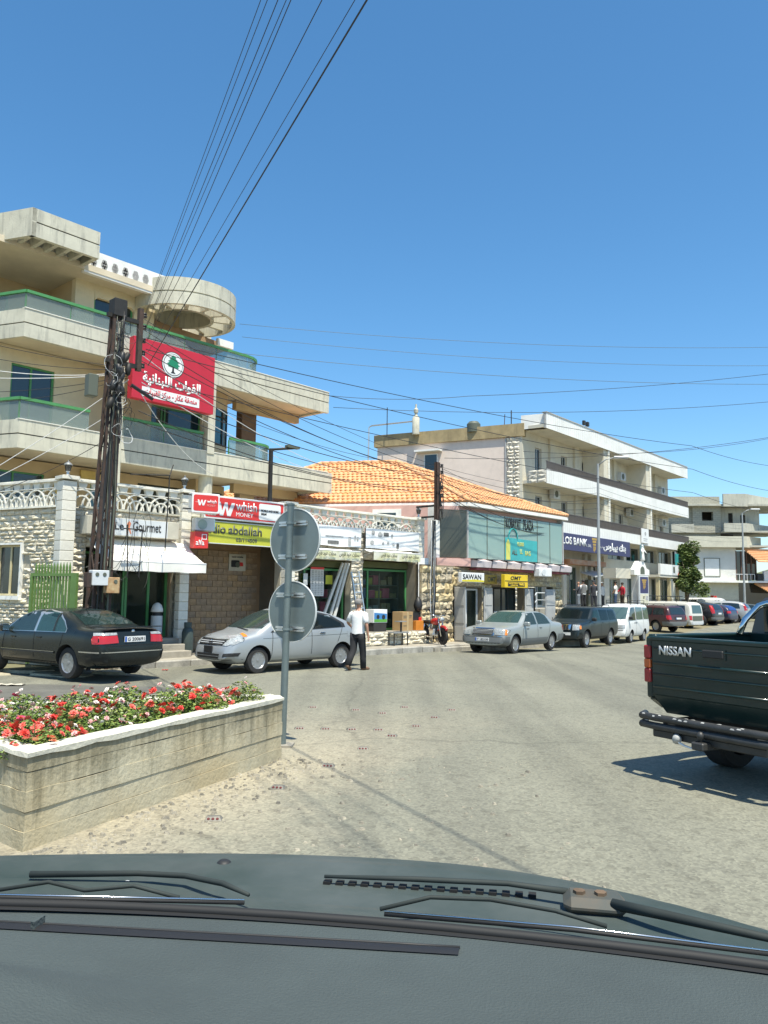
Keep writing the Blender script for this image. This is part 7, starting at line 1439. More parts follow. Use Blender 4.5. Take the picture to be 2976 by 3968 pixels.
# white minivan
PW = m_paint('white_paint', (.66, .66, .64), .35, .4, 0, .10)
VT = lambda L_: None
S = dict(selfx=1, wb=2.24, fo=1.05, ro=.95, W=1.69, H=1.95, rw=.315, paint=PW, spokes=8, style='wide', mirror=(1.55, 1.25), mirmat=M_TRIM, handles=((.35, 1.0), (.62, 1.0)), hmat=M_TRIM, rk=.86,
     plan=[(-2.07, .92), (-1.95, .98), (-1.5, 1.0), (1.4, 1.0), (1.9, .97), (2.1, .93), (2.17, .88)],
     top=[(-2.07, .8), (-2.05, 1.4), (-2.0, 1.85), (-1.85, 1.94), (-.5, 1.96), (.8, 1.94), (1.2, 1.86), (1.75, 1.36), (1.95, 1.16), (2.1, .98), (2.15, .7), (2.17, .45)], belt=[(-2.07, .7), (-1.95, 1.12), (0, 1.10), (1.6, 1.06), (2.0, .95), (2.17, .42)], bot=[(-2.1, .36), (-1.8, .28), (1.8, .28), (2.2, .36)])
D = [('S', 'side_window', [(-1.9, 1.16), (-.95, 1.16), (-.95, 1.76), (-1.85, 1.75)], M_CARGL2, .008), ('S', 'side_window', [(-.8, 1.16), (.3, 1.16), (.3, 1.78), (-.8, 1.77)], M_CARGL2, .008), ('S', 'side_window', [(.46, 1.14), (1.55, 1.12), (1.15, 1.66), (1.0, 1.77), (.46, 1.78)], M_CARGL, .008), ('F', 'windscreen', [(-.74, 1.2), (.74, 1.2), (.68, 1.78), (-.68, 1.78)], M_CARGL2, .008), ('Fm', 'head_lamp', [(.42, .74), (.76, .74), (.76, .92), (.42, .90)], M_LAMP, .01), ('F', 'grille', [(-.4, .78), (.4, .78), (.4, .88), (-.4, .88)], M_TRIM, .008), ('F', 'bumper', [(-.8, .40), (.8, .40), (.8, .62), (-.8, .62)], PW, .03), ('F', 'bumper_gap', [(-.8, .63), (.8, .63), (.8, .66), (-.8, .66)], M_SEAM, .006), seam(.38, .32, .38, 1.8, .02), seam(-.88, .4, -.88, 1.8), seam(1.58, .45, 1.58, 1.1), ('S', 'sill_shadow', [(-1.9, .30), (1.7, .30), (1.7, .36), (-1.9, .36)], M_TRIM, .006)]
bx, by = fpos(12.45, 40.5, 214, 1.12, .74)
t, tr = car('white_minivan', 'white minivan with roof rack behind the dark off-roader', 'van', bx, by, -.38, 214, S, D); plate(t, tr, 'F', '', 0, .52)
rk_ = MB()
for x_ in (-1.7, -.9, -.1, .6): rk_.tube([(x_, -.62, 2.0), (x_, .62, 2.0)], .016, 4); 
for y_ in (-.62, .62): rk_.tube([(-1.75, y_, 2.0), (.65, y_, 2.0)], .016, 4); rk_.tube([(-1.75, y_, 2.12), (.65, y_, 2.12)], .016, 4)
for x_ in (-1.75, -.55, .65):
    for y_ in (-.62, .62): rk_.tube([(x_, y_, 1.88), (x_, y_, 2.12)], .016, 4)
part('roof_rack', rk_, M_IRON, t)
# dark red off-roader seen from behind
PR = m_paint('dark_red_paint', (.05, .012, .014), .25, .7, 0, .05)
S = dict(wb=2.69, fo=.82, ro=1.10, W=1.80, H=1.70, rw=.36, paint=PR, spokes=5, rk=.80, rack=(-1.9, .1, 1.72), mirror=(.8, 1.12), plan=[(-2.445, .88), (-2.3, .97), (-1.8, 1.0), (1.2, 1.0), (1.9, .95), (2.165, .84)],
     top=[(-2.445, .8), (-2.42, 1.1), (-2.25, 1.5), (-2.08, 1.64), (-1.2, 1.70), (0, 1.69), (.3, 1.64), (.95, 1.16), (2.0, 1.02), (2.165, .6)], belt=[(-2.445, .7), (-2.36, 1.05), (0, 1.06), (1.0, 1.04), (2.165, .5)], bot=[(-2.5, .42), (-2, .32), (2, .32), (2.2, .4)])
D = [('S', 'side_window', [(-2.05, 1.1), (-1.15, 1.09), (-1.15, 1.52), (-1.9, 1.5)], M_CARGL, .008), ('S', 'side_window', [(-1.05, 1.09), (-.15, 1.085), (-.15, 1.54), (-1.05, 1.52)], M_CARGL, .008), ('S', 'side_window', [(-.05, 1.085), (.85, 1.08), (.35, 1.5), (-.05, 1.54)], M_CARGL, .008), ('B', 'rear_window', [(-.66, 1.12), (.66, 1.12), (.58, 1.55), (-.58, 1.55)], M_CARGL, .008), ('Bm', 'tail_lamp', [(.62, .80), (.86, .80), (.86, 1.06), (.70, 1.06)], M_TAIL, .012), ('B', 'bumper', [(-.86, .42), (.86, .42), (.86, .68), (-.86, .68)], PL, .03), ('S', 'cladding', [(-.9, .36), (.9, .36), (.9, .55), (-.9, .55)], PL, .012), ('S', 'bumper_side', [(-2.35, .42), (-1.9, .42), (-1.9, .68), (-2.35, .68)], PL, .012), ('B', 'plate_recess', [(-.34, .76), (.34, .76), (.34, .98), (-.34, .98)], M_TRIM, .008), ('L', 'tail_lamp_side', [(-2.38, .82), (-2.28, .82), (-2.26, 1.05), (-2.34, 1.05)], M_TAIL, .008)]
bx, by = fpos(17.35, 51.0, -30, -1.345, .75)
t, tr = car('dark_red_off_roader', 'dark red off-road car showing its tail between the two white vans', 'car', bx, by, -.24, -30, S, D); plate(t, tr, 'B', '', 0, .87, .5, .11)
# long white van seen from behind
PWD = m_paint('cream_white_paint', (.62, .61, .55), .4, .3, 0, .15)
S = dict(wb=2.9, fo=1.1, ro=1.1, W=1.72, H=1.98, rw=.33, paint=PWD, spokes=8, rk=.87, mirror=(1.7, 1.3), plan=[(-2.55, .92), (-2.4, .98), (-1.8, 1.0), (1.8, 1.0), (2.4, .93), (2.55, .86)],
     top=[(-2.55, .8), (-2.52, 1.4), (-2.4, 1.8), (-2.2, 1.93), (-1, 1.98), (1.2, 1.96), (1.6, 1.84), (2.2, 1.25), (2.45, 1.05), (2.55, .6)], belt=[(-2.55, .7), (-2.4, 1.1), (0, 1.1), (2.1, 1.05), (2.55, .5)], bot=[(-2.6, .40), (-2.2, .3), (2.2, .3), (2.6, .4)])
D = [('S', 'side_window', [(-2.15, 1.16), (.35, 1.16), (.35, 1.68), (-2.08, 1.70)], M('van_blue_glass', (.02, .05, .10), .06, 0, spec=.9), .008), ('S', 'side_window', [(.5, 1.14), (1.9, 1.12), (1.5, 1.66), (.5, 1.7)], M_CARGL, .008), ('B', 'rear_window', [(-.58, 1.18), (.58, 1.18), (.54, 1.72), (-.54, 1.72)], M_CARGL2, .01), ('S', 'lower_band', [(-2.35, .32), (-1.9, .32), (-1.9, .62), (-2.35, .62)], M('ochre_panel', (.40, .33, .16), .6), .012), ('S', 'lower_band', [(-.95, .32), (1.0, .32), (1.0, .55), (-.95, .55)], M('ochre_panel', (.40, .33, .16), .6), .012), ('Bm', 'tail_lamp', [(.66, .72), (.82, .72), (.82, 1.02), (.66, 1.02)], M_TAIL, .012), ('B', 'tail_panel', [(-.6, .68), (.6, .68), (.6, 1.0), (-.6, 1.0)], M_SGREY, .01), ('B', 'bumper', [(-.82, .42), (.82, .42), (.82, .6), (-.82, .6)], M_LGREY, .03), seam(.42, .35, .42, 1.75)]
bx, by = fpos(20.1, 55.0, -38, -1.45, .75)
t, tr = car('white_long_van', 'long white van with blue side glass and roof rack, tail towards the road', 'van', bx, by, -.28, -38, S, D)
rk_ = MB()
for y_ in (-.66, .66): rk_.tube([(-2.2, y_, 2.1), (1.0, y_, 2.1)], .018, 4); rk_.tube([(-2.2, y_, 2.0), (1.0, y_, 2.0)], .018, 4)
for x_ in (-2.2, -1.4, -.6, .2, 1.0):
    rk_.tube([(x_, -.66, 2.0), (x_, .66, 2.0)], .016, 4)
    for y_ in (-.66, .66): rk_.tube([(x_, y_, 1.9), (x_, y_, 2.1)], .016, 4)
part('roof_rack', rk_, M_IRON, t)
# black crossover
PK = m_paint('black_paint', (.012, .013, .016), .2, .8, 0, .03)
SUVP = lambda H_: dict(top=[(-2.28, .75), (-2.25, 1.05), (-2.0, 1.45), (-1.75, H_-.08), (-1.0, H_), (-.1, H_), (.4, H_-.08), (1.2, 1.12), (1.9, .98), (2.15, .8), (2.22, .5)], belt=[(-2.28, .65), (-2.15, 1.05), (-1.0, 1.06), (.3, 1.02), (1.2, .98), (2.22, .45)], bot=[(-2.3, .38), (-2, .27), (2, .27), (2.25, .36)])
S = dict(wb=2.62, fo=.91, ro=.97, W=1.82, H=1.68, rw=.35, paint=PK, spokes=7, rk=.78, mirror=(.8, 1.1), **SUVP(1.68))
D = [('S', 'side_window', [(-1.62, 1.14), (-.35, 1.08), (-.35, 1.52), (-.9, 1.53), (-1.4, 1.42)], M_CARGL, .008), ('S', 'side_window', [(-.25, 1.08), (1.0, 1.04), (.45, 1.46), (-.25, 1.53)], M_CARGL, .008), ('S', 'window_trim', [(-1.68, 1.08), (1.05, 1.0), (1.05, 1.015), (-1.68, 1.10)], M_CHROME, .01), ('B', 'rear_window', [(-.62, 1.15), (.62, 1.15), (.52, 1.5), (-.52, 1.5)], M_CARGL, .008), ('Bm', 'tail_lamp', [(.66, .86), (.88, .84), (.86, 1.05), (.72, 1.45), (.62, 1.48), (.66, 1.1)], M_TAIL, .014), ('L', 'tail_lamp_side', [(-2.22, .90), (-2.08, .90), (-1.86, 1.40), (-1.94, 1.44)], M_TAIL, .01), ('B', 'bumper', [(-.85, .38), (.85, .38), (.85, .58), (-.85, .58)], PL, .02)]
bx, by = fpos(23.0, 58.0, -42, -1.31, .76)
t, tr = car('black_crossover', 'black crossover with tall red tail lamps next to the long white van', 'car', bx, by, 0, -42, S, D); plate(t, tr, 'B', '', 0, .84)
PBL = m_paint('dark_blue_paint', (.02, .025, .06), .25, .7, 0, .04)
S = dict(wb=2.55, fo=.85, ro=.85, W=1.72, H=1.47, rw=.31, paint=PBL, spokes=8, rk=.77, top=[(-2.12, .7), (-2.1, .95), (-1.9, 1.25), (-1.5, 1.42), (-.6, 1.47), (0, 1.46), (.4, 1.36), (1.2, 1.02), (1.9, .85), (2.12, .45)], belt=[(-2.12, .6), (-2.0, .95), (0, .93), (1.2, .9), (2.12, .4)])
D = [('S', 'side_window', [(-1.5, 1.0), (.95, .96), (.4, 1.33), (-1.0, 1.36)], M_CARGL, .008), ('B', 'rear_window', [(-.58, 1.02), (.58, 1.02), (.5, 1.36), (-.5, 1.36)], M('blue_rear_glass', (.02, .05, .20), .06, 0, spec=.9), .008), ('Bm', 'tail_lamp', [(.5, .78), (.84, .78), (.84, .95), (.5, .95)], M_TAIL, .01)]
bx, by = fpos(25.6, 61.2, -42, -1.27, .7)
car('dark_blue_hatchback', 'dark blue hatchback half hidden between the black crossover and silver off-roader', 'car', bx, by, .03, -42, S, D)
PX = m_paint('silver_suv_paint', (.42, .43, .43), .3, .5, .35, .08)
S = dict(wb=2.62, fo=.88, ro=.96, W=1.77, H=1.68, rw=.35, paint=PX, spokes=6, rk=.82, rack=(-1.7, .2, 1.72), mirror=(.8, 1.1), **SUVP(1.70))
D = [('S', 'side_window', [(-1.7, 1.12), (-.38, 1.10), (-.38, 1.53), (-.9, 1.54), (-1.6, 1.5)], M_CARGL, .008), ('S', 'side_window', [(-.28, 1.1), (.98, 1.06), (.45, 1.48), (-.28, 1.54)], M_CARGL2, .008), ('B', 'rear_window', [(-.64, 1.14), (.64, 1.14), (.56, 1.54), (-.56, 1.54)], M_CARGL, .008), ('Bm', 'tail_lamp', [(.68, 1.0), (.86, .95), (.78, 1.45), (.66, 1.48)], M_TAIL, .014), ('L', 'tail_lamp_side', [(-2.16, 1.02), (-2.06, 1.02), (-1.88, 1.42), (-1.96, 1.46)], M_TAIL, .01), ('S', 'cladding', [(-.9, .3), (.9, .3), (.9, .45), (-.9, .45)], PL, .012), seam(-.33, .4, -.33, 1.1)]
bx, by = fpos(27.6, 63.0, -55, -1.31, .74)
car('silver_off_roader', 'silver off-road car with roof rails farthest along the parked row', 'car', bx, by, .05, -55, S, D)
S = dict(wb=2.9, fo=1.0, ro=1.0, W=1.8, H=1.95, rw=.33, paint=PW, spokes=8, rk=.84, top=[(-2.45, .8), (-2.42, 1.5), (-2.3, 1.85), (-1.8, 1.95), (.6, 1.93), (1.1, 1.75), (1.8, 1.15), (2.4, .9), (2.45, .5)], belt=[(-2.45, .7), (-2.3, 1.1), (1.5, 1.05), (2.45, .45)])
D = [('S', 'side_window', [(-.3, 1.15), (1.5, 1.12), (.9, 1.7), (-.3, 1.75)], M_CARGL, .008), ('B', 'rear_window', [(-.6, 1.2), (.6, 1.2), (.55, 1.7), (-.55, 1.7)], M_CARGL, .008)]
bx, by = fpos(27.6, 67.5, -55, -1.45, .74); car('white_panel_van', 'white van whose roof shows behind the silver off-roader', 'van', bx, by, .05, -55, S, D)
S = dict(wb=2.6, fo=.88, ro=.95, W=1.75, H=1.5, rw=.31, paint=m_paint('grey_green_dark', (.05, .06, .055), .3, .6, 0, .05), spokes=8, top=[(-2.25, .7), (-2.2, .95), (-1.7, 1.1), (-1.0, 1.4), (-.3, 1.5), (.2, 1.48), (1.3, 1.0), (2.0, .84), (2.18, .45)], belt=[(-2.25, .6), (-2.1, .95), (1.2, .9), (2.18, .4)])
D = [('S', 'side_window', [(-1.3, 1.0), (.9, .96), (.1, 1.4), (-.8, 1.36)], M_CARGL, .008), ('B', 'rear_window', [(-.6, 1.1), (.6, 1.1), (.5, 1.4), (-.5, 1.4)], M_CARGL2, .008), ('Bm', 'tail_lamp', [(.5, .8), (.84, .8), (.84, .98), (.5, .98)], M_TAIL)]
bx, by = fpos(31.2, 66.5, -58, -1.3, .74); car('grey_green_hatchback', 'dark grey-green car showing behind the silver off-roader beside the pickup cab', 'car', bx, by, .05, -58, S, D)

# ------------------------------------------------------------------ dark green pickup, tail towards us
PG = m_paint('dark_green_paint', (.006, .022, .020), .2, .3, 0, .02, .35); PG2 = m_paint('pickup_cab_black', (.012, .014, .016), .3, .5, 0, .04)
pk = thing('pickup_truck', 'dark green pickup truck with steel tube bumper turning across the road', 'pickup', (3.27, 7.99, 0), R(31))
zt0, zb0 = 1.45, .84
mb = MB()   # tailgate with pressed recess and ribs
mb.rbox(-.02, .05, -.745, .745, .84, 1.44, .012); tg = part('tailgate', mb, PG, pk)
part('tailgate_top', MB().rbox(-.035, .07, -.76, .76, 1.405, 1.455, .012), PG, pk)
for z, h_ in ((1.33, .012), (1.175, .016), (1.06, .012), (.93, .014)): part('rib', MB().tube([(-.022, .72, z), (-.022, -.72, z)], h_, 6), PG, tg, True)
part('tailgate_handle', MB().rbox(-.045, -.018, -.14, .10, 1.27, 1.35, .01), M_TRIM, pk); part('handle_frame', MB().box(-.03, -.02, -.16, .12, 1.26, 1.36), PG, pk)
text('lettering', 'NISSAN', pk, (-.028, .635, 1.265), M('badge_silver', (.55, .56, .55), .35, metal=.5), width=.40, height=.095, bold=.035, depth=.006, rz=R(-90))
# corner posts with stacked lamps
M_PKR = M('pickup_lamp_red', (.26, .018, .022), .3, .1, 8); M_PKA = M('pickup_lamp_amber', (.42, .09, .02), .3, .1, 8)
for s in (1, -1):
    y0, y1 = (.75, .835) if s > 0 else (-.835, -.75)
    part('corner_post', MB().rbox(-.01, .14, y0, y1, .80, 1.45, .02), PG, pk)
    for z0, z1, m_ in ((1.215, 1.355, M_PKR), (1.115, 1.2125, M_PKA), (.965, 1.1125, M_PKR)): part('tail_lamp', MB().rbox(-.03, .11, y0+(.01 if s < 0 else .008), y1+(.012 if s > 0 else -.008), z0, z1, .012), m_, pk)
    # bed side with wheel arch
    arch = [(.05, .78), (.22, .68), (.62, .66)]+[(1.15-.46*math.cos(R(a)), .62+.46*math.sin(R(a))) for a in range(10, 171, 16)]+[(1.66, .66), (1.74, .66), (1.74, 1.44), (.05, 1.44)]
    part('bed_side', MB().slab(arch, (.76 if s > 0 else -.83), (.83 if s > 0 else -.76)), PG, pk); part('bed_rail', MB().rbox(.05, 1.74, (.74 if s > 0 else -.85), (.85 if s > 0 else -.74), 1.43, 1.47, .012), PG, pk)
part('bed_floor', MB().box(.05, 1.74, -.76, .76, .86, .92), PG, pk); part('bed_front', MB().box(1.69, 1.74, -.76, .76, .86, 1.46), PG, pk)
part('lower_apron', MB().add([(-.01, -.74, .84), (-.01, .74, .84), (.05, .62, .66), (.05, -.62, .66), (.16, -.74, .84), (.16, .74, .84), (.16, .62, .66), (.16, -.62, .66)], [(0, 1, 2, 3), (0, 4, 5, 1), (1, 5, 6, 2), (3, 2, 6, 7), (0, 3, 7, 4)]), PG, pk)
M_TUBE = M('chipped_black_tube', (.035, .036, .035), .5, .3, 8, metal=.2, col2=(.05, .05, .05)); M_CHIP = M('bare_chip', (.42, .42, .40), .5, .2, 10)
for z, y_ in ((.63, .86), (.545, .86)): part('bumper_tube', MB().tube([(.0, y_, z), (-.13, y_-.07, z), (-.16, .6, z), (-.16, -.6, z), (-.13, -y_+.07, z), (0, -y_, z)], .038, 10), M_TUBE, pk, True)
rr = random.Random(3)
for i in range(16):
    y_ = rr.uniform(-.8, .78); a = rr.uniform(.2, 1.4); part('paint_chip', MB().add([(-.16-.0395*math.cos(a), y_-rr.uniform(.01, .03), .63+.0395*math.sin(a)), (-.16-.0395*math.cos(a), y_+rr.uniform(.01, .035), .63+.0395*math.sin(a)), (-.16-.0395*math.cos(a+.4), y_+.015, .63+.0395*math.sin(a+.4)), (-.16-.0395*math.cos(a+.35), y_-.015, .63+.0395*math.sin(a+.35))], [(0, 1, 2, 3)]), M_CHIP, pk)
part('step_bar', MB().rbox(-.13, -.05, -.62, .66, .43, .505, .01), M_TUBE, pk); 
for y_ in (-.5, .5): part('bumper_stay', MB().box(-.12, .3, y_-.03, y_+.03, .47, .62), M_TUBE, pk)
part('tow_ball', MB().lathe([(.02, .47), (.02, .50), (.035, .52), (.037, .545), (.02, .57), (0, .575)], 12, Matrix.Translation((-.2, .02, 0))), M_TUBE, pk, True); part('hitch', MB().rbox(-.26, .1, -.05, .09, .40, .475, .012), M_TUBE, pk)
part('tow_socket', MB().tube([(-.14, .34, .47), (-.20, .30, .45)], .045, 10), M_CHIP, pk, True); part('tow_cable', MB().tube([(-.18, .3, .43), (-.16, .24, .40), (-.15, .15, .385), (-.14, .08, .39)], .012, 5), M_SWHITE, pk, True)
ty, rm = wheel_meshes(.385, .27, 6, 'wide')
for x_ in (1.15, 4.1):
    for y_ in (.67, -.67): w_ = obj('wheel', ty, pk, (x_, y_, .385), (0, 0, 0 if y_ > 0 else math.pi)); obj('rim', rm, w_)
part('axle', MB().tube([(1.15, -.6, .40), (1.15, 0, .42), (1.15, .6, .40)], [.06, .14, .06], 10), M_TRIM, pk, True); part('chassis', MB().box(.2, 4.6, -.45, .45, .5, .72), M_TRIM, pk)
part('mud_flap', MB().box(.70, .715, .56, .82, .28, .66), M_TRIM, pk); part('mud_flap', MB().box(.70, .715, -.82, -.56, .28, .66), M_TRIM, pk)
# cab and bonnet
CS = -.26
cab = [(2.02+CS, .66), (3.55+CS, .66), (3.6+CS, 1.30), (3.45+CS, 1.36), (2.95+CS, 1.84), (2.75+CS, 1.88), (2.15+CS, 1.88), (2.05+CS, 1.80), (2.02+CS, 1.40)]
mb = MB(); n_ = len(cab); tv = lambda z: .80 if z < 1.4 else .80-.13*(z-1.4)/.48
mb.add([(x_, tv(z), z) for x_, z in cab]+[(x_, -tv(z), z) for x_, z in cab], [tuple(range(n_))[::-1], tuple(range(n_, 2*n_))]+[(i, (i+1) % n_, n_+(i+1) % n_, n_+i) for i in range(n_)]); part('cab', mb, PG2, pk)
part('rear_window', MB().box(2.0+CS, 2.012+CS, -.6, .6, 1.46, 1.78), M_CARGL, pk)
for y_ in (.775, -.79): part('side_window', MB().slab([(2.2+CS, 1.42), (3.3+CS, 1.42), (2.92+CS, 1.78), (2.2+CS, 1.80)], y_, y_+.015), M_CARGL, pk)
part('bonnet', MB().rbox(3.5+CS, 4.75, -.8, .8, .66, 1.28, .08), PG, pk); part('door_handle', MB().box(2.25+CS, 2.42+CS, .80, .825, 1.2, 1.24), M_TRIM, pk)
part('roll_bar', MB().tube([(1.42, .70, 1.46), (1.52, .69, 1.62), (1.66, .60, 1.78), (1.68, .5, 1.81), (1.68, -.5, 1.81), (1.66, -.60, 1.78), (1.52, -.69, 1.62), (1.42, -.70, 1.46)], .038, 10), M_CHROME, pk, True)

# ------------------------------------------------------------------ the car we sit in: bonnet edge, wipers, windscreen, dashboard
M_DASH = M('dashboard_vinyl', (.050, .064, .063), .82, .12, 2.5, .35, 260, stain=.15); M_HOOD = m_paint('teal_grey_bonnet', (.024, .040, .036), .65, .05, 0, .18, .3); M_RUB = M('wiper_rubber', (.012, .012, .012), .7, 0); M_ARM = M('wiper_arm', (.028, .036, .033), .75, .2, 8, metal=.2)
ov = thing('vehicle_interior', 'grey dashboard with bonnet edge and wipers of the car we look out of', 'car', (-.04, 1.14, 0), R(-11))
def yedge(x): return .47-(.18 if x < .05 else .58)*(x-.05)**2          # far edge of the bonnet as it rolls away
def yseal(x): return .115-.13*(x-.1)**2
def hoodz(x, y): d_ = y-yedge(x); return 1.333+.004*math.cos(4*x)-(1.6*max(0, d_+.03)**2 if d_ < .12 else .036+.48*(d_-.12))
part('bonnet', MB().grid(lambda a, b: (-1.25+2.4*a, yseal(-1.25+2.4*a)+.03+.9*b, hoodz(-1.25+2.4*a, yseal(-1.25+2.4*a)+.03+.9*b)), 40, 30), M_HOOD, ov, True)
part('cowl_panel', MB().grid(lambda a, b: (-1.2+2.3*a, yseal(-1.2+2.3*a)+.005+.17*b, 1.352-.012*b+.004*math.sin(7*b)), 30, 4), M_HOOD, ov, True)
for i in range(17): x_ = -.125+i*.0225; part('cowl_slot', MB().box(x_, x_+.013, .325+.05*(x_+.13), .341+.05*(x_+.13), 1.332, 1.3415), M_SEAM, ov)
part('washer_jet', MB().lathe([(.014, 0), (.016, .010), (.009, .016), (0, .016)], 10, Matrix.Translation((-.344, .405, 1.322))), M_TRIM, ov, True)
sx_ = [-1.15+.115*k for k in range(20)]
part('glass_seal', MB().tube([(x_, yseal(x_)-.004, 1.366) for x_ in sx_], .0075, 8), M_RUB, ov, True)
def wiper(arm, blade, frame):
    w_ = part('wiper', MB().tube(arm, [.006]+[.005]*(len(arm)-2)+[.003], 7), M_ARM, ov, True)
    part('wiper_blade', MB().tube(blade, .0032, 5), M_RUB, w_, True); part('blade_frame', MB().tube([(p[0], p[1], p[2]+.004) for p in blade], .0016, 4), M_CHROME, w_, True)
    part('blade_yoke', MB().tube(frame, .0034, 5), M_ARM, w_, True)
wiper([(-.63, .215, 1.352), (-.44, .246, 1.358), (-.35, .242, 1.362), (-.266, .205, 1.368), (-.20, .15, 1.374)], [(-.98, -.03, 1.374), (-.572, .055, 1.374), (-.195, .118, 1.374)], [(-.60, .07, 1.376), (-.52, .10, 1.386), (-.45, .09, 1.382), (-.38, .115, 1.386), (-.30, .11, 1.376)])
wiper([(.30, .325, 1.358), (.2, .344, 1.357), (.04, .338, 1.354), (-.123, .327, 1.350)], [(.025, .122, 1.374), (.3, .126, 1.374), (.60, .10, 1.374)], [(.016, .135, 1.376), (.088, .172, 1.386), (.18, .172, 1.39), (.277, .16, 1.386), (.35, .145, 1.376)])
part('wiper', MB().tube([(.37, .28, 1.36), (.43, .24, 1.366), (.50, .20, 1.37), (.62, .14, 1.374)], [.009, .008, .007, .005], 7), M_ARM, ov, True)
part('wiper_pivot', MB().rbox(.292, .392, .268, .335, 1.338, 1.366, .012), M('worn_bracket', (.055, .062, .055), .7, .2, 20, col2=(.09, .075, .055)), ov)
for x_, y_ in ((.318, .30), (.352, .30)): part('pivot_nut', MB().lathe([(.010, 1.366), (.010, 1.371), (0, 1.372)], 6, Matrix.Translation((x_, y_, 0))), M('nut_rust', (.13, .085, .05), .8, .2, 30), ov)
for x_, y_ in ((-.553, .215), (-.47, .263), (-.428, .21)): part('bolt', MB().lathe([(.0045, 0), (.0045, .003), (0, .004)], 8, Matrix.Translation((x_, y_, hoodz(x_, y_)+.002))), M_LGREY, ov)
dz = lambda x, y: 1.360+.002*math.sin(3*x+1)+.07*math.exp(-((x+.50)/.26)**2)*min(1, max(0, (-.12-y)/.12))+.02*max(0, -.1-y)
part('dashboard', MB().grid(lambda a, b: (-1.2+2.4*a, -.62+(yseal(-1.2+2.4*a)-.004+.62)*b, dz(-1.2+2.4*a, -.62+(yseal(-1.2+2.4*a)+.616)*b)), 60, 40), M_DASH, ov, True)
vt = lambda x: .044+.08*x
part('dash_gap', MB().grid(lambda a, b: (-1.15+2.2*a, yseal(-1.15+2.2*a)-.006-.016*b, 1.3645-.001*b), 30, 2), M_RUB, ov, True)
part('demister_vent', MB().grid(lambda a, b: (-.9+1.045*a, vt(-.9+1.045*a)-.022*b, dz(-.9+1.045*a, vt(-.9+1.045*a))+.002+.002*math.sin(math.pi*b)), 30, 3), M('vent_black', (.012, .012, .013), .6, 0), ov, True)
part('vent_lip', MB().tube([(-.9+1.045*k/12, vt(-.9+1.045*k/12)+.002, dz(-.9+1.045*k/12, vt(-.9+1.045*k/12))+.002) for k in range(13)], .002, 5), M_TRIM, ov, True)
part('vent_fin', MB().box(-.472, -.466, vt(-.47)-.02, vt(-.47)+.006, 1.358, 1.372), M_DASH, ov)
GL = bpy.data.materials.new('clear_windscreen'); GL.use_nodes = True; _n = GL.node_tree.nodes; _tr = _n.new('ShaderNodeBsdfTransparent'); GL.node_tree.links.new(_tr.outputs[0], _n['Material Output'].inputs['Surface']); _n.remove(_n['Principled BSDF'])
part('windscreen', MB().grid(lambda a, b: (-1.1+2.2*a, yseal(-1.1+2.2*a)-.002-.78*b, 1.372+.62*b), 12, 6), GL, ov, True)
# ------------------------------------------------------------------ people
M_SKIN = M('skin', (.42, .22, .14), .6, .08, 9); M_HAIRG = M('grey_hair', (.20, .19, .18), .8, .3, 40); M_HAIRD = M('dark_hair', (.02, .018, .015), .7, .2, 30)
def skin_mesh(name, joints, edges, mat, sub=2):
    """joints: {key:(x,y,z,r or (rx,ry))}; grown with the Skin modifier, root = first joint"""
    ks_ = list(joints); me = bpy.data.meshes.new(name); me.from_pydata([joints[k][:3] for k in ks_], [(ks_.index(a), ks_.index(b)) for a, b in edges], [])
    o = bpy.data.objects.new(name, me); COL.objects.link(o); m = o.modifiers.new('skin', 'SKIN'); m.use_smooth_shade = True; m.branch_smoothing = .6
    for i, k in enumerate(ks_):
        r_ = joints[k][3]; sv = me.skin_vertices[0].data[i]; sv.radius = r_ if isinstance(r_, tuple) else (r_, r_); sv.use_root = i == 0
    s = o.modifiers.new('sub', 'SUBSURF'); s.levels = s.render_levels = sub
    dg = bpy.context.evaluated_depsgraph_get(); dg.update(); nm = bpy.data.meshes.new_from_object(o.evaluated_get(dg)); bpy.data.objects.remove(o); bpy.data.meshes.remove(me)
    nm.name = name; nm.materials.clear(); nm.materials.append(mat); nm.polygons.foreach_set('use_smooth', [True]*len(nm.polygons)); return nm
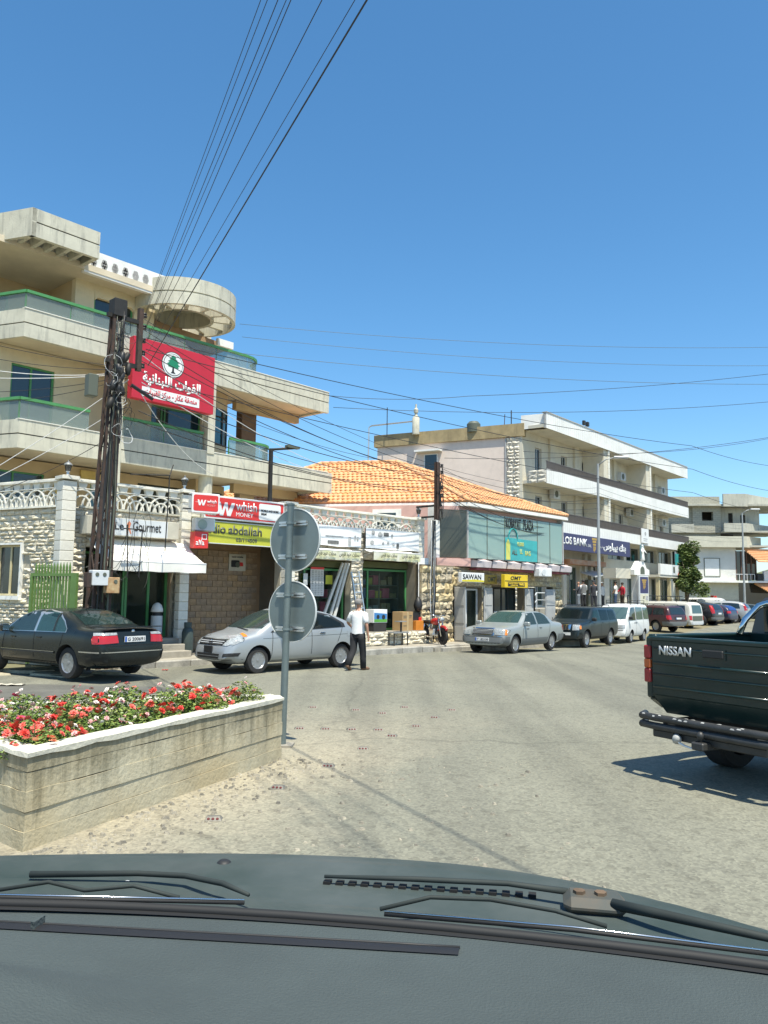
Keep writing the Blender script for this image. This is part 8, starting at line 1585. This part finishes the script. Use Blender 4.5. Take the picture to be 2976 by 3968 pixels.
def person(label, loc, az, shirt, trousers, hair, pose=None, sleeve='long', h=1.72, fingers=False, shoes=None, cap=None, group=None, tail=0.0, vest=None):
    """x forward, y left"""
    P = dict(lE=(.02, .27, 1.12), lH=(.10, .28, .88), rE=(.02, -.27, 1.12), rH=(.10, -.28, .88), lK=(.03, .10, .50), lA=(0, .11, .09), rK=(.03, -.10, .50), rA=(0, -.11, .09), lT=(.15, .12, .035), rT=(.15, -.12, .035), lean=0.0, yaw=0.0)
    P.update(pose or {}); k = h/1.75; ln = P['lean']
    J = {'hip': (0, 0, .96, (.12, .15)), 'waist': (ln*.15, 0, 1.10, (.105, .14)), 'chest': (ln*.32, 0, 1.30, (.115, .165)), 'neckb': (ln*.45, 0, 1.45, (.07, .09)), 'neck': (ln*.5, 0, 1.52, .052), 'jaw': (ln*.55+.015, 0, 1.585, (.070, .062)), 'head': (ln*.58+.01, 0, 1.665, (.092, .078)), 'crown': (ln*.58, 0, 1.735, (.055, .05))}
    Ed = [('hip', 'waist'), ('waist', 'chest'), ('chest', 'neckb'), ('neckb', 'neck'), ('neck', 'jaw'), ('jaw', 'head'), ('head', 'crown')]
    for s, y_ in (('l', 1), ('r', -1)):
        J[s+'S'] = (ln*.42, y_*.185, 1.40, .062); J[s+'E'] = (*P[s+'E'], .043); J[s+'H'] = (*P[s+'H'], .028); Ed += [('neckb', s+'S'), (s+'S', s+'E'), (s+'E', s+'H')]
        d = (Vector(P[s+'H'])-Vector(P[s+'E'])).normalized(); q = Vector(P[s+'H']); palm = q+d*.06; J[s+'P'] = (*palm, (.030, .018)); Ed.append((s+'H', s+'P'))
        if fingers:
            side = d.cross(Vector((0, 1, 0)));
            side = (side.normalized() if side.length > .1 else Vector((1, 0, 0)))
            for i, (off, ln_) in enumerate(((-.027, .07), (-.009, .082), (.009, .078), (.027, .062))):
                b0 = palm+d*.035+side*off; m0 = b0+d*ln_*.5; e0 = m0+d*ln_*.35-Vector((0, y_, 0))*.02
                for nm_, pt, r_ in (('b', b0, .010), ('m', m0, .0095), ('e', e0, .008)): J[f'{s}f{i}{nm_}'] = (*pt, r_)
                Ed += [(s+'P', f'{s}f{i}b'), (f'{s}f{i}b', f'{s}f{i}m'), (f'{s}f{i}m', f'{s}f{i}e')]
            t0 = palm-d*.02+side*.04; t1 = t0+d*.04+side*.02; J[s+'t0'] = (*t0, .011); J[s+'t1'] = (*t1, .009); Ed += [(s+'P', s+'t0'), (s+'t0', s+'t1')]
        J[s+'T0'] = (0, y_*.095, .90, .095); J[s+'K'] = (*P[s+'K'], .06); J[s+'A'] = (*P[s+'A'], .042); J[s+'F'] = (*P[s+'T'], .036); Ed += [('hip', s+'T0'), (s+'T0', s+'K'), (s+'K', s+'A'), (s+'A', s+'F')]
    t = thing('person', label, 'person', loc, R(90-az), group); sc_ = (k, k, k)
    obj('body', skin_mesh('body', J, Ed, M_SKIN), t, scale=sc_)
    V3 = lambda k_: Vector(J[k_][:3])
    def torso(add, zlo, sw=1.0):
        """elliptical rings up the trunk: hem, hip, waist, chest, shoulders, collar"""
        mb = MB(); nR = 16; rings = []
        for z_, rx, ry in ((zlo, .135, .185), (.96, .135, .182), (1.06, .128, .172), (1.18, .125, .172), (1.30, .130, .19), (1.385, .115, .205), (1.435, .088, .165), (1.47, .066, .09), (1.49, .058, .066)):
            f_ = ln*max(0, (z_-.9))*.9; rings.append([(f_+(rx+add)*math.cos(6.2832*q/nR), (ry+add)*sw*math.sin(6.2832*q/nR)+.004*math.sin(5*z_+q), z_+(.012*math.sin(q*2.1) if z_ == zlo else 0)) for q in range(nR)])
        mb.add([p for r_ in rings for p in r_], [(a*nR+b, a*nR+(b+1) % nR, (a+1)*nR+(b+1) % nR, (a+1)*nR+b) for a in range(len(rings)-1) for b in range(nR)]); return mb
    sh = torso(0, .90-tail)
    for s in 'lr':
        S0, E0, H0 = V3(s+'S'), V3(s+'E'), V3(s+'H'); S0 = S0+Vector((0, 0, -.03)); i0 = S0+Vector((0, -.05 if s == 'l' else .05, .02))
        if sleeve == 'short': sh.tube([i0, S0, S0.lerp(E0, .4), S0.lerp(E0, .85)], [.075, .082, .075, .074], 12)
        else: sh.tube([i0, S0, S0.lerp(E0, .5), E0, E0.lerp(H0, .5), E0.lerp(H0, .95)], [.07, .076, .066, .06, .052, .042], 12)
    obj('shirt', sh.mesh('shirt', shirt, True), t, scale=sc_)
    if vest: obj('vest', torso(.012, .92, .97).mesh('vest', vest, True), t, scale=sc_)
    tr = MB(); nR = 16; rg = [[((rx)*math.cos(6.2832*q/nR), ry*math.sin(6.2832*q/nR), z_) for q in range(nR)] for z_, rx, ry in ((.80, .105, .165), (.90, .125, .172), (1.02, .118, .162))]
    tr.add([p for r_ in rg for p in r_], [(a*nR+b, a*nR+(b+1) % nR, (a+1)*nR+(b+1) % nR, (a+1)*nR+b) for a in range(2) for b in range(nR)])
    for s in 'lr':
        T0, K0, A0 = V3(s+'T0'), V3(s+'K'), V3(s+'A'); tr.tube([T0+Vector((0, 0, .02)), T0.lerp(K0, .35), K0, K0.lerp(A0, .5), A0+Vector((0, 0, -.03))], [.108, .104, .084, .078, .074], 14)
    obj('trousers', tr.mesh('trousers', trousers, True), t, scale=sc_)
    hc = Vector(J['head'][:3]); cy_ = P['yaw']
    RH = Matrix.Scale(k, 4)@Matrix.Translation(hc)@Matrix.Rotation(cy_, 4, 'Z')
    if hair is not None: part('hair', MB().lathe([(.098, -.045), (.112, 0), (.108, .045), (.085, .085), (.045, .108), (0, .113)], 14, RH@Matrix.Translation((-.014, 0, -.0))@Matrix.Diagonal((1.02, .86, 1, 1))), hair, t, True)
    if cap is not None: part('cap', MB().lathe([(.12, .03), (.118, .06), (.10, .095), (0, .115)], 14, RH), cap, t, True)
    part('nose', MB().tube([(.085, 0, .0), (.112, 0, -.03), (.09, 0, -.035)], [.012, .016, .01], 6, RH), M_SKIN, t, True)
    for y_ in (-1, 1): part('ear', MB().lathe([(0, -.03), (.012, -.015), (.014, .01), (0, .03)], 6, RH@Matrix.Translation((-.005, y_*.084, -.02))), M_SKIN, t, True); part('eye', MB().lathe([(0, -.009), (.009, 0), (0, .009)], 6, RH@Matrix.Translation((.088, y_*.03, .005))), M_SBLACK, t, True)
    for s in 'lr':
        a_, f_ = Vector(J[s+'A'][:3]), Vector(J[s+'F'][:3]); dd = (f_-a_); dd.z = 0; dd = dd.normalized() if dd.length > .01 else Vector((1, 0, 0))
        ft = Vector((f_.x, f_.y, f_.z)); hl_ = Vector((a_.x, a_.y, a_.z-.045))-dd*.05
        part('shoe', MB().tube([hl_, hl_.lerp(ft, .5)+Vector((0, 0, .012)), ft, ft+dd*.06-Vector((0, 0, .004))], [.042, .047, .044, .025], 8, Matrix.Scale(k, 4)), shoes or M_BLACK, t, True)
    return t
W_SH = M('white_shirt', (.70, .70, .68), .8, .06, 4, .2, 20); D_TR = M('black_trousers', (.018, .018, .020), .85, .2, 5); SUIT = M('dark_suit', (.035, .037, .045), .8, .15, 5); JEAN = M('blue_jeans', (.05, .09, .17), .85, .2, 8); GREYV = M('grey_vest', (.16, .16, .155), .85, .1, 6); REDS = M('red_shirt', (.42, .02, .04), .8, .1, 6); DG = M('charcoal_cloth', (.06, .06, .06), .85, .15, 6)
person('man in white polo shirt and black trousers walking past the silver saloon', (-.62, 20.05, 0), 28, W_SH, D_TR, M_HAIRG,
       dict(lE=(.02, .30, 1.17), lH=(.22, .34, 1.08), rE=(-.06, -.29, 1.13), rH=(-.02, -.31, .88), rK=(.10, -.10, .50), rA=(.12, -.11, .08), rT=(.26, -.15, .03), lK=(-.02, .10, .50), lA=(-.28, .10, .17), lT=(-.17, .11, .04), lean=.07, yaw=-.5), 'short', 1.74, True, M('brown_sandal', (.16, .09, .05), .8))
BP = [('bald man in a dark suit jacket at the near end of the bank queue', 2.66, 0, -20, SUIT, M('grey_jeans', (.16, .18, .20), .85, .15, 8), None, dict(lE=(.1, .28, 1.15), lH=(.26, .26, 1.2)), 1.66, None, .1, None),
      ('man in grey waistcoat over white sleeves turned to the bank wall', 3.55, .1, 30, W_SH, D_TR, M_HAIRD, dict(rE=(.08, -.28, 1.15), rH=(.28, -.24, 1.08)), 1.78, None, .05, GREYV),
      ('man in black suit and flat cap holding white papers', 4.88, 0, -110, SUIT, SUIT, M_HAIRG, dict(lH=(.2, .26, .92)), 1.76, SUIT, .12, None),
      ('person in a white hooded top behind the street lamp', 6.4, .1, 20, W_SH, DG, None, dict(lE=(.05, .3, 1.12), lH=(.2, .26, .98)), 1.68, W_SH, .05, None),
      ('man in charcoal clothes standing at the cash machine', 7.3, .5, -10, DG, DG, M_HAIRD, {}, 1.74, None, 0, None),
      ('man in white T-shirt and blue jeans waiting at the cash machine', 8.38, 0, -15, W_SH, JEAN, M_HAIRD, dict(lE=(.02, .31, 1.14), lH=(.15, .3, .95)), 1.80, None, 0, None),
      ('person in a red shirt at the far end of the bank queue', 9.79, .1, -60, REDS, M('brown_trousers', (.09, .07, .05), .85, .15), M_HAIRD, dict(rE=(.1, -.27, 1.14), rH=(.3, -.2, 1.12)), 1.74, None, .03, None)]
for lab, u, n_, rel, sh_, tr_, hr_, ps, h_, cp, tl_, vs__ in BP:
    person(lab, FD.w(u, n_-.75, 1.2), FD.az-90+rel, sh_, tr_, hr_, ps, 'short' if 'T-shirt' in lab else 'long', h_, False, None, cp, 'people waiting outside the bank', tl_, vs__)
single('paper_sheets', MB().box(-.01, .01, -.1, .1, 0, .3), M_SWHITE, 'white sheets of paper held by the man in the flat cap', 'paper', FD.w(4.83, -1.03, 2.0), FD.rz+.5)
atm = thing('cash_machine', 'grey cash machine under a small canopy in the bank wall', 'cash machine', FD.w(8.5, 1.05, 1.2), FD.rz); part('cabinet', MB().rbox(-.5, .5, 0, .4, 0, 1.9, .03), M_SGREY, atm); part('screen', MB().box(-.2, .2, -.01, 0, 1.2, 1.5), M('atm_screen', (.05, .12, .2), .2), atm); part('canopy', MB().add([(-.9, -.7, 2.05), (.9, -.7, 2.25), (.9, .4, 2.55), (-.9, .4, 2.35), (-.9, -.7, 2.13), (.9, -.7, 2.33), (.9, .4, 2.63), (-.9, .4, 2.43)], [(0, 3, 2, 1), (4, 5, 6, 7), (0, 1, 5, 4), (1, 2, 6, 5), (2, 3, 7, 6), (3, 0, 4, 7)]), M_LGREY, atm)

# ------------------------------------------------------------------ motorcycle in front of the stone corner
mc = thing('motorcycle', 'red and black motorcycle parked on the pavement by the stone corner', 'motorcycle', FB.w(13.05, -1.0, .15), R(-62))
ty, rm = wheel_meshes(.30, .09, 10, 'thin')
for x_ in (-.62, .62): w_ = obj('wheel', ty, mc, (x_, 0, .30)); obj('rim', rm, w_)
part('frame', MB().tube([(-.62, .07, .3), (-.1, .08, .34), (.25, .06, .42), (.38, 0, .85)], .022, 6).tube([(-.62, -.07, .3), (-.1, -.08, .34), (.25, -.06, .42), (.38, 0, .85)], .022, 6).tube([(.38, 0, .84), (-.1, 0, .72), (-.7, 0, .74)], .022, 6), M_IRON, mc, True)
for y_ in (-.07, .07): part('fork', MB().tube([(.62, y_, .3), (.40, y_, .95)], .024, 8), M_CHROME, mc, True); part('shock', MB().tube([(-.6, y_*1.4, .33), (-.45, y_*1.4, .72)], .028, 8), M_CHROME, mc, True)
part('tank', MB().lathe([(0, -.26), (.09, -.22), (.135, -.05), (.13, .12), (.07, .24), (0, .26)], 14, Matrix.Translation((.13, 0, .80))@Matrix.Rotation(R(90), 4, 'Y')@Matrix.Diagonal((.95, 1, 1, 1))), M('tank_red', (.42, .02, .02), .25, .1, 5, spec=.8), mc, True)
part('seat', MB().rbox(-.72, -.08, -.12, .12, .75, .84, .035), M_BLACK, mc); part('engine', MB().rbox(-.12, .22, -.13, .13, .30, .56, .04), M_ALU, mc); part('cylinder', MB().lathe([(.07, 0), (.08, .03), (.07, .06), (.08, .09), (.07, .12), (.08, .15), (0, .16)], 10, Matrix.Translation((.12, 0, .54))), M_SGREY, mc)
part('exhaust', MB().tube([(.2, -.12, .40), (.1, -.16, .26), (-.2, -.17, .28), (-.8, -.17, .36)], [.022, .022, .04, .045], 8), M_CHROME, mc, True); part('handlebar', MB().tube([(.26, .36, 1.06), (.36, .16, 1.02), (.38, 0, .97), (.36, -.16, 1.02), (.26, -.36, 1.06)], .014, 6), M_CHROME, mc, True)
part('head_lamp', MB().lathe([(0, .10), (.085, .08), (.09, .06), (.06, -.05), (0, -.07)], 12, Matrix.Translation((.50, 0, .88))@Matrix.Rotation(R(90), 4, 'Y')), M_LAMP, mc, True); part('front_mudguard', MB().tube([(.62+.34*math.cos(R(a)), 0, .30+.34*math.sin(R(a))) for a in range(40, 150, 15)], .05, 6), M('tank_red', (.42, .02, .02), .25), mc, True); part('rear_mudguard', MB().tube([(-.62+.34*math.cos(R(a)), 0, .30+.34*math.sin(R(a))) for a in range(50, 175, 15)], .05, 6), M_BLACK, mc, True)
for y_ in (-.3, .3): part('mirror', MB().tube([(.32, y_, 1.04), (.30, y_*1.2, 1.2)], .008, 5).lathe([(0, -.05), (.04, -.03), (.045, .03), (0, .05)], 8, Matrix.Translation((.30, y_*1.25, 1.23))), M_BLACK, mc, True)
part('side_stand', MB().tube([(-.05, .1, .32), (-.1, .28, 0.0)], .012, 5), M_IRON, mc)
for lab, u, n_, z_, w_, h_, m_ in (('black and red printed box on the platform behind the motorcycle', 12.62, -.35, .62, .46, .62, M_SBLACK), ('orange and white printed box low beside the motorcycle', 12.68, -.5, .62, .40, .34, M('box_orange', (.62, .22, .03), .6)), ('red printed box stacked against the poster', 12.98, -.38, .62, .28, .46, M_RED2)): single('appliance_box', MB().rbox(0, w_, 0, .25, 0, h_, .006), m_, lab, 'box', FB.w(u, n_, z_), FB.rz)
hb_ = thing('rubbish_bag', 'black net bag hanging at the foot of the tall tool poster', 'bag', FB.w(13.0, -.3, 1.55), FB.rz); part('bag', MB().lathe([(0, -.28), (.12, -.22), (.17, -.05), (.12, .15), (.03, .25), (0, .3)], 10), M_BLACK, hb_, True)

# ------------------------------------------------------------------ overhead cables
def cable(label, pts, r_, mat=None, group=None, name='overhead_cable', sag=0.0, n=18):
    P = [Vector(p) for p in pts]; out = []
    for a, b in zip(P, P[1:]):
        for k in range(n): t_ = k/n; out.append(a.lerp(b, t_)-Vector((0, 0, sag*4*t_*(1-t_))))
    out.append(P[-1]); return single(name, MB().tube(out, r_, 5), mat or M_BLACK, label, 'cable', (0, 0, 0), 0, group, True)
TOP = [(-1.61, 9.22, 9.2), (-1.51, 9.10, 9.1), (-1.36, 8.97, 9.0), (-1.24, 8.84, 8.9), (-1.17, 8.72, 8.8), (-.78, 8.46, 8.6), (-.39, 8.20, 8.4), (-.25, 7.95, 8.2)]
for i, q in enumerate(TOP):
    a = Vector((-6.27+.02*i, 20.08, [9.0, 9.0, 8.68, 8.68, 8.33, 8.33, 8.0, 7.66][i])); b = a+(Vector(q)-a)*2.3
    cable('black cable running from the lattice pole up over the road', [a, b], [.005, .005, .006, .005, .006, .006, .005, .011][i], None, 'cables overhead from the lattice pole')
RK = Vector((-6.4, 20.0, 0)); PC = Vector((1.95, 29.0, 0)); LA = Vector((12.35, 45.8, 0)); FR = Vector((33.8, 75, 0))
rr = random.Random(14)
for i in range(10):
    z0 = 8.9-i*.28; zc_ = 6.6-.14*(i % 5)
    if i < 6: pts = [RK+Vector((.1, 0, z0)), PC+Vector((0, 0, zc_)), LA+Vector((0, 0, 8.2-.3*i)), FR+Vector((0, 0, 8.8-.3*i))]
    else: pts = [RK+Vector((.1, 0, z0-.2)), PC+Vector((0, 0, 6.2-.2*(i-6))), FC.w(7.3, .1, 5.2-.2*(i-6))]
    cable('black cable following the street from the lattice pole to the pink house and beyond' if i < 6 else 'black cable ending on the wall of the pink house', pts, rr.choice((.007, .009, .011, .013)), None, 'street cables' if i < 6 else 'cables to the pink house', sag=.35+.1*(i % 3))
SKYW = [((-5.3, 28.0, 11.54), (15.74, 32, 12.21)), ((-5.2, 28, 11.06), (15.71, 32, 11.43)), ((-5.6, 27.0, 10.2), (15.68, 32, 10.65)), ((-1.95, 28, 8.93), (2.94, 28.0, 8.98), (15.70, 32, 11.08)), ((-1.86, 28, 8.51), (15.65, 32, 9.91)), ((2.2, 29.0, 6.9), (15.6, 32, 8.43)), ((4.92, 28, 7.0), (15.59, 32, 8.38)), ((-6.2, 20.1, 8.4), (15.6, 40, 9.6)), ((-6.2, 20.1, 8.1), (15.6, 40, 8.4)), ((-6.2, 20.1, 7.3), (15.6, 40, 7.2))]
for i, p in enumerate(SKYW):
    d = Vector(p[-1])-Vector(p[-2]); p = list(p)+[tuple(Vector(p[-1])+d*.5)]
    cable('thin cable crossing the sky above the tiled roof towards the far kerb', p, (.007, .007, .008, .009, .009, .009, .008, .012, .012, .011)[i], M_SGREY if i < 3 else None, 'cables crossing the sky', sag=.3 if i != 3 else .12)
for i, (x_, z_) in enumerate(((-9.69, 8.02), (-9.67, 7.71), (-9.65, 7.45), (-9.63, 7.19), (-9.61, 6.88), (-9.6, 6.66), (-9.5, 4.99), (-9.48, 4.76), (-9.03, 4.6))):
    a = Vector((-6.5, 19.75, 7.5-.05*i if i < 6 else 7.2-.6*(i-6))); b = Vector((x_, 19.5, z_)); b = a+(b-a)*1.35
    cable('white cable sagging from the lattice pole to the left' if i in (2, 3, 6, 7) else 'black cable strung from the lattice pole to the left', [a, b], .008 if i not in (2, 3, 6) else .009, M_SWHITE if i in (2, 3, 6, 7) else None, 'pale cables left of the pole' if i in (2, 3, 6, 7) else 'dark cables left of the pole', sag=.08+.05*(i % 3))
for i, (z0, z1, u1, n1) in enumerate(((7.9, 5.6, 12.6, .0), (7.2, 5.4, 12.6, .2), (6.9, 4.75, 6.6, .1))):
    cable('pale service cable from the lattice pole along the balconies', [RK+Vector((.15, 0, z0)), FA.w(u1, n1-.4, z1+1.2)], .011, M_LGREY, 'pale service cables', sag=.3)
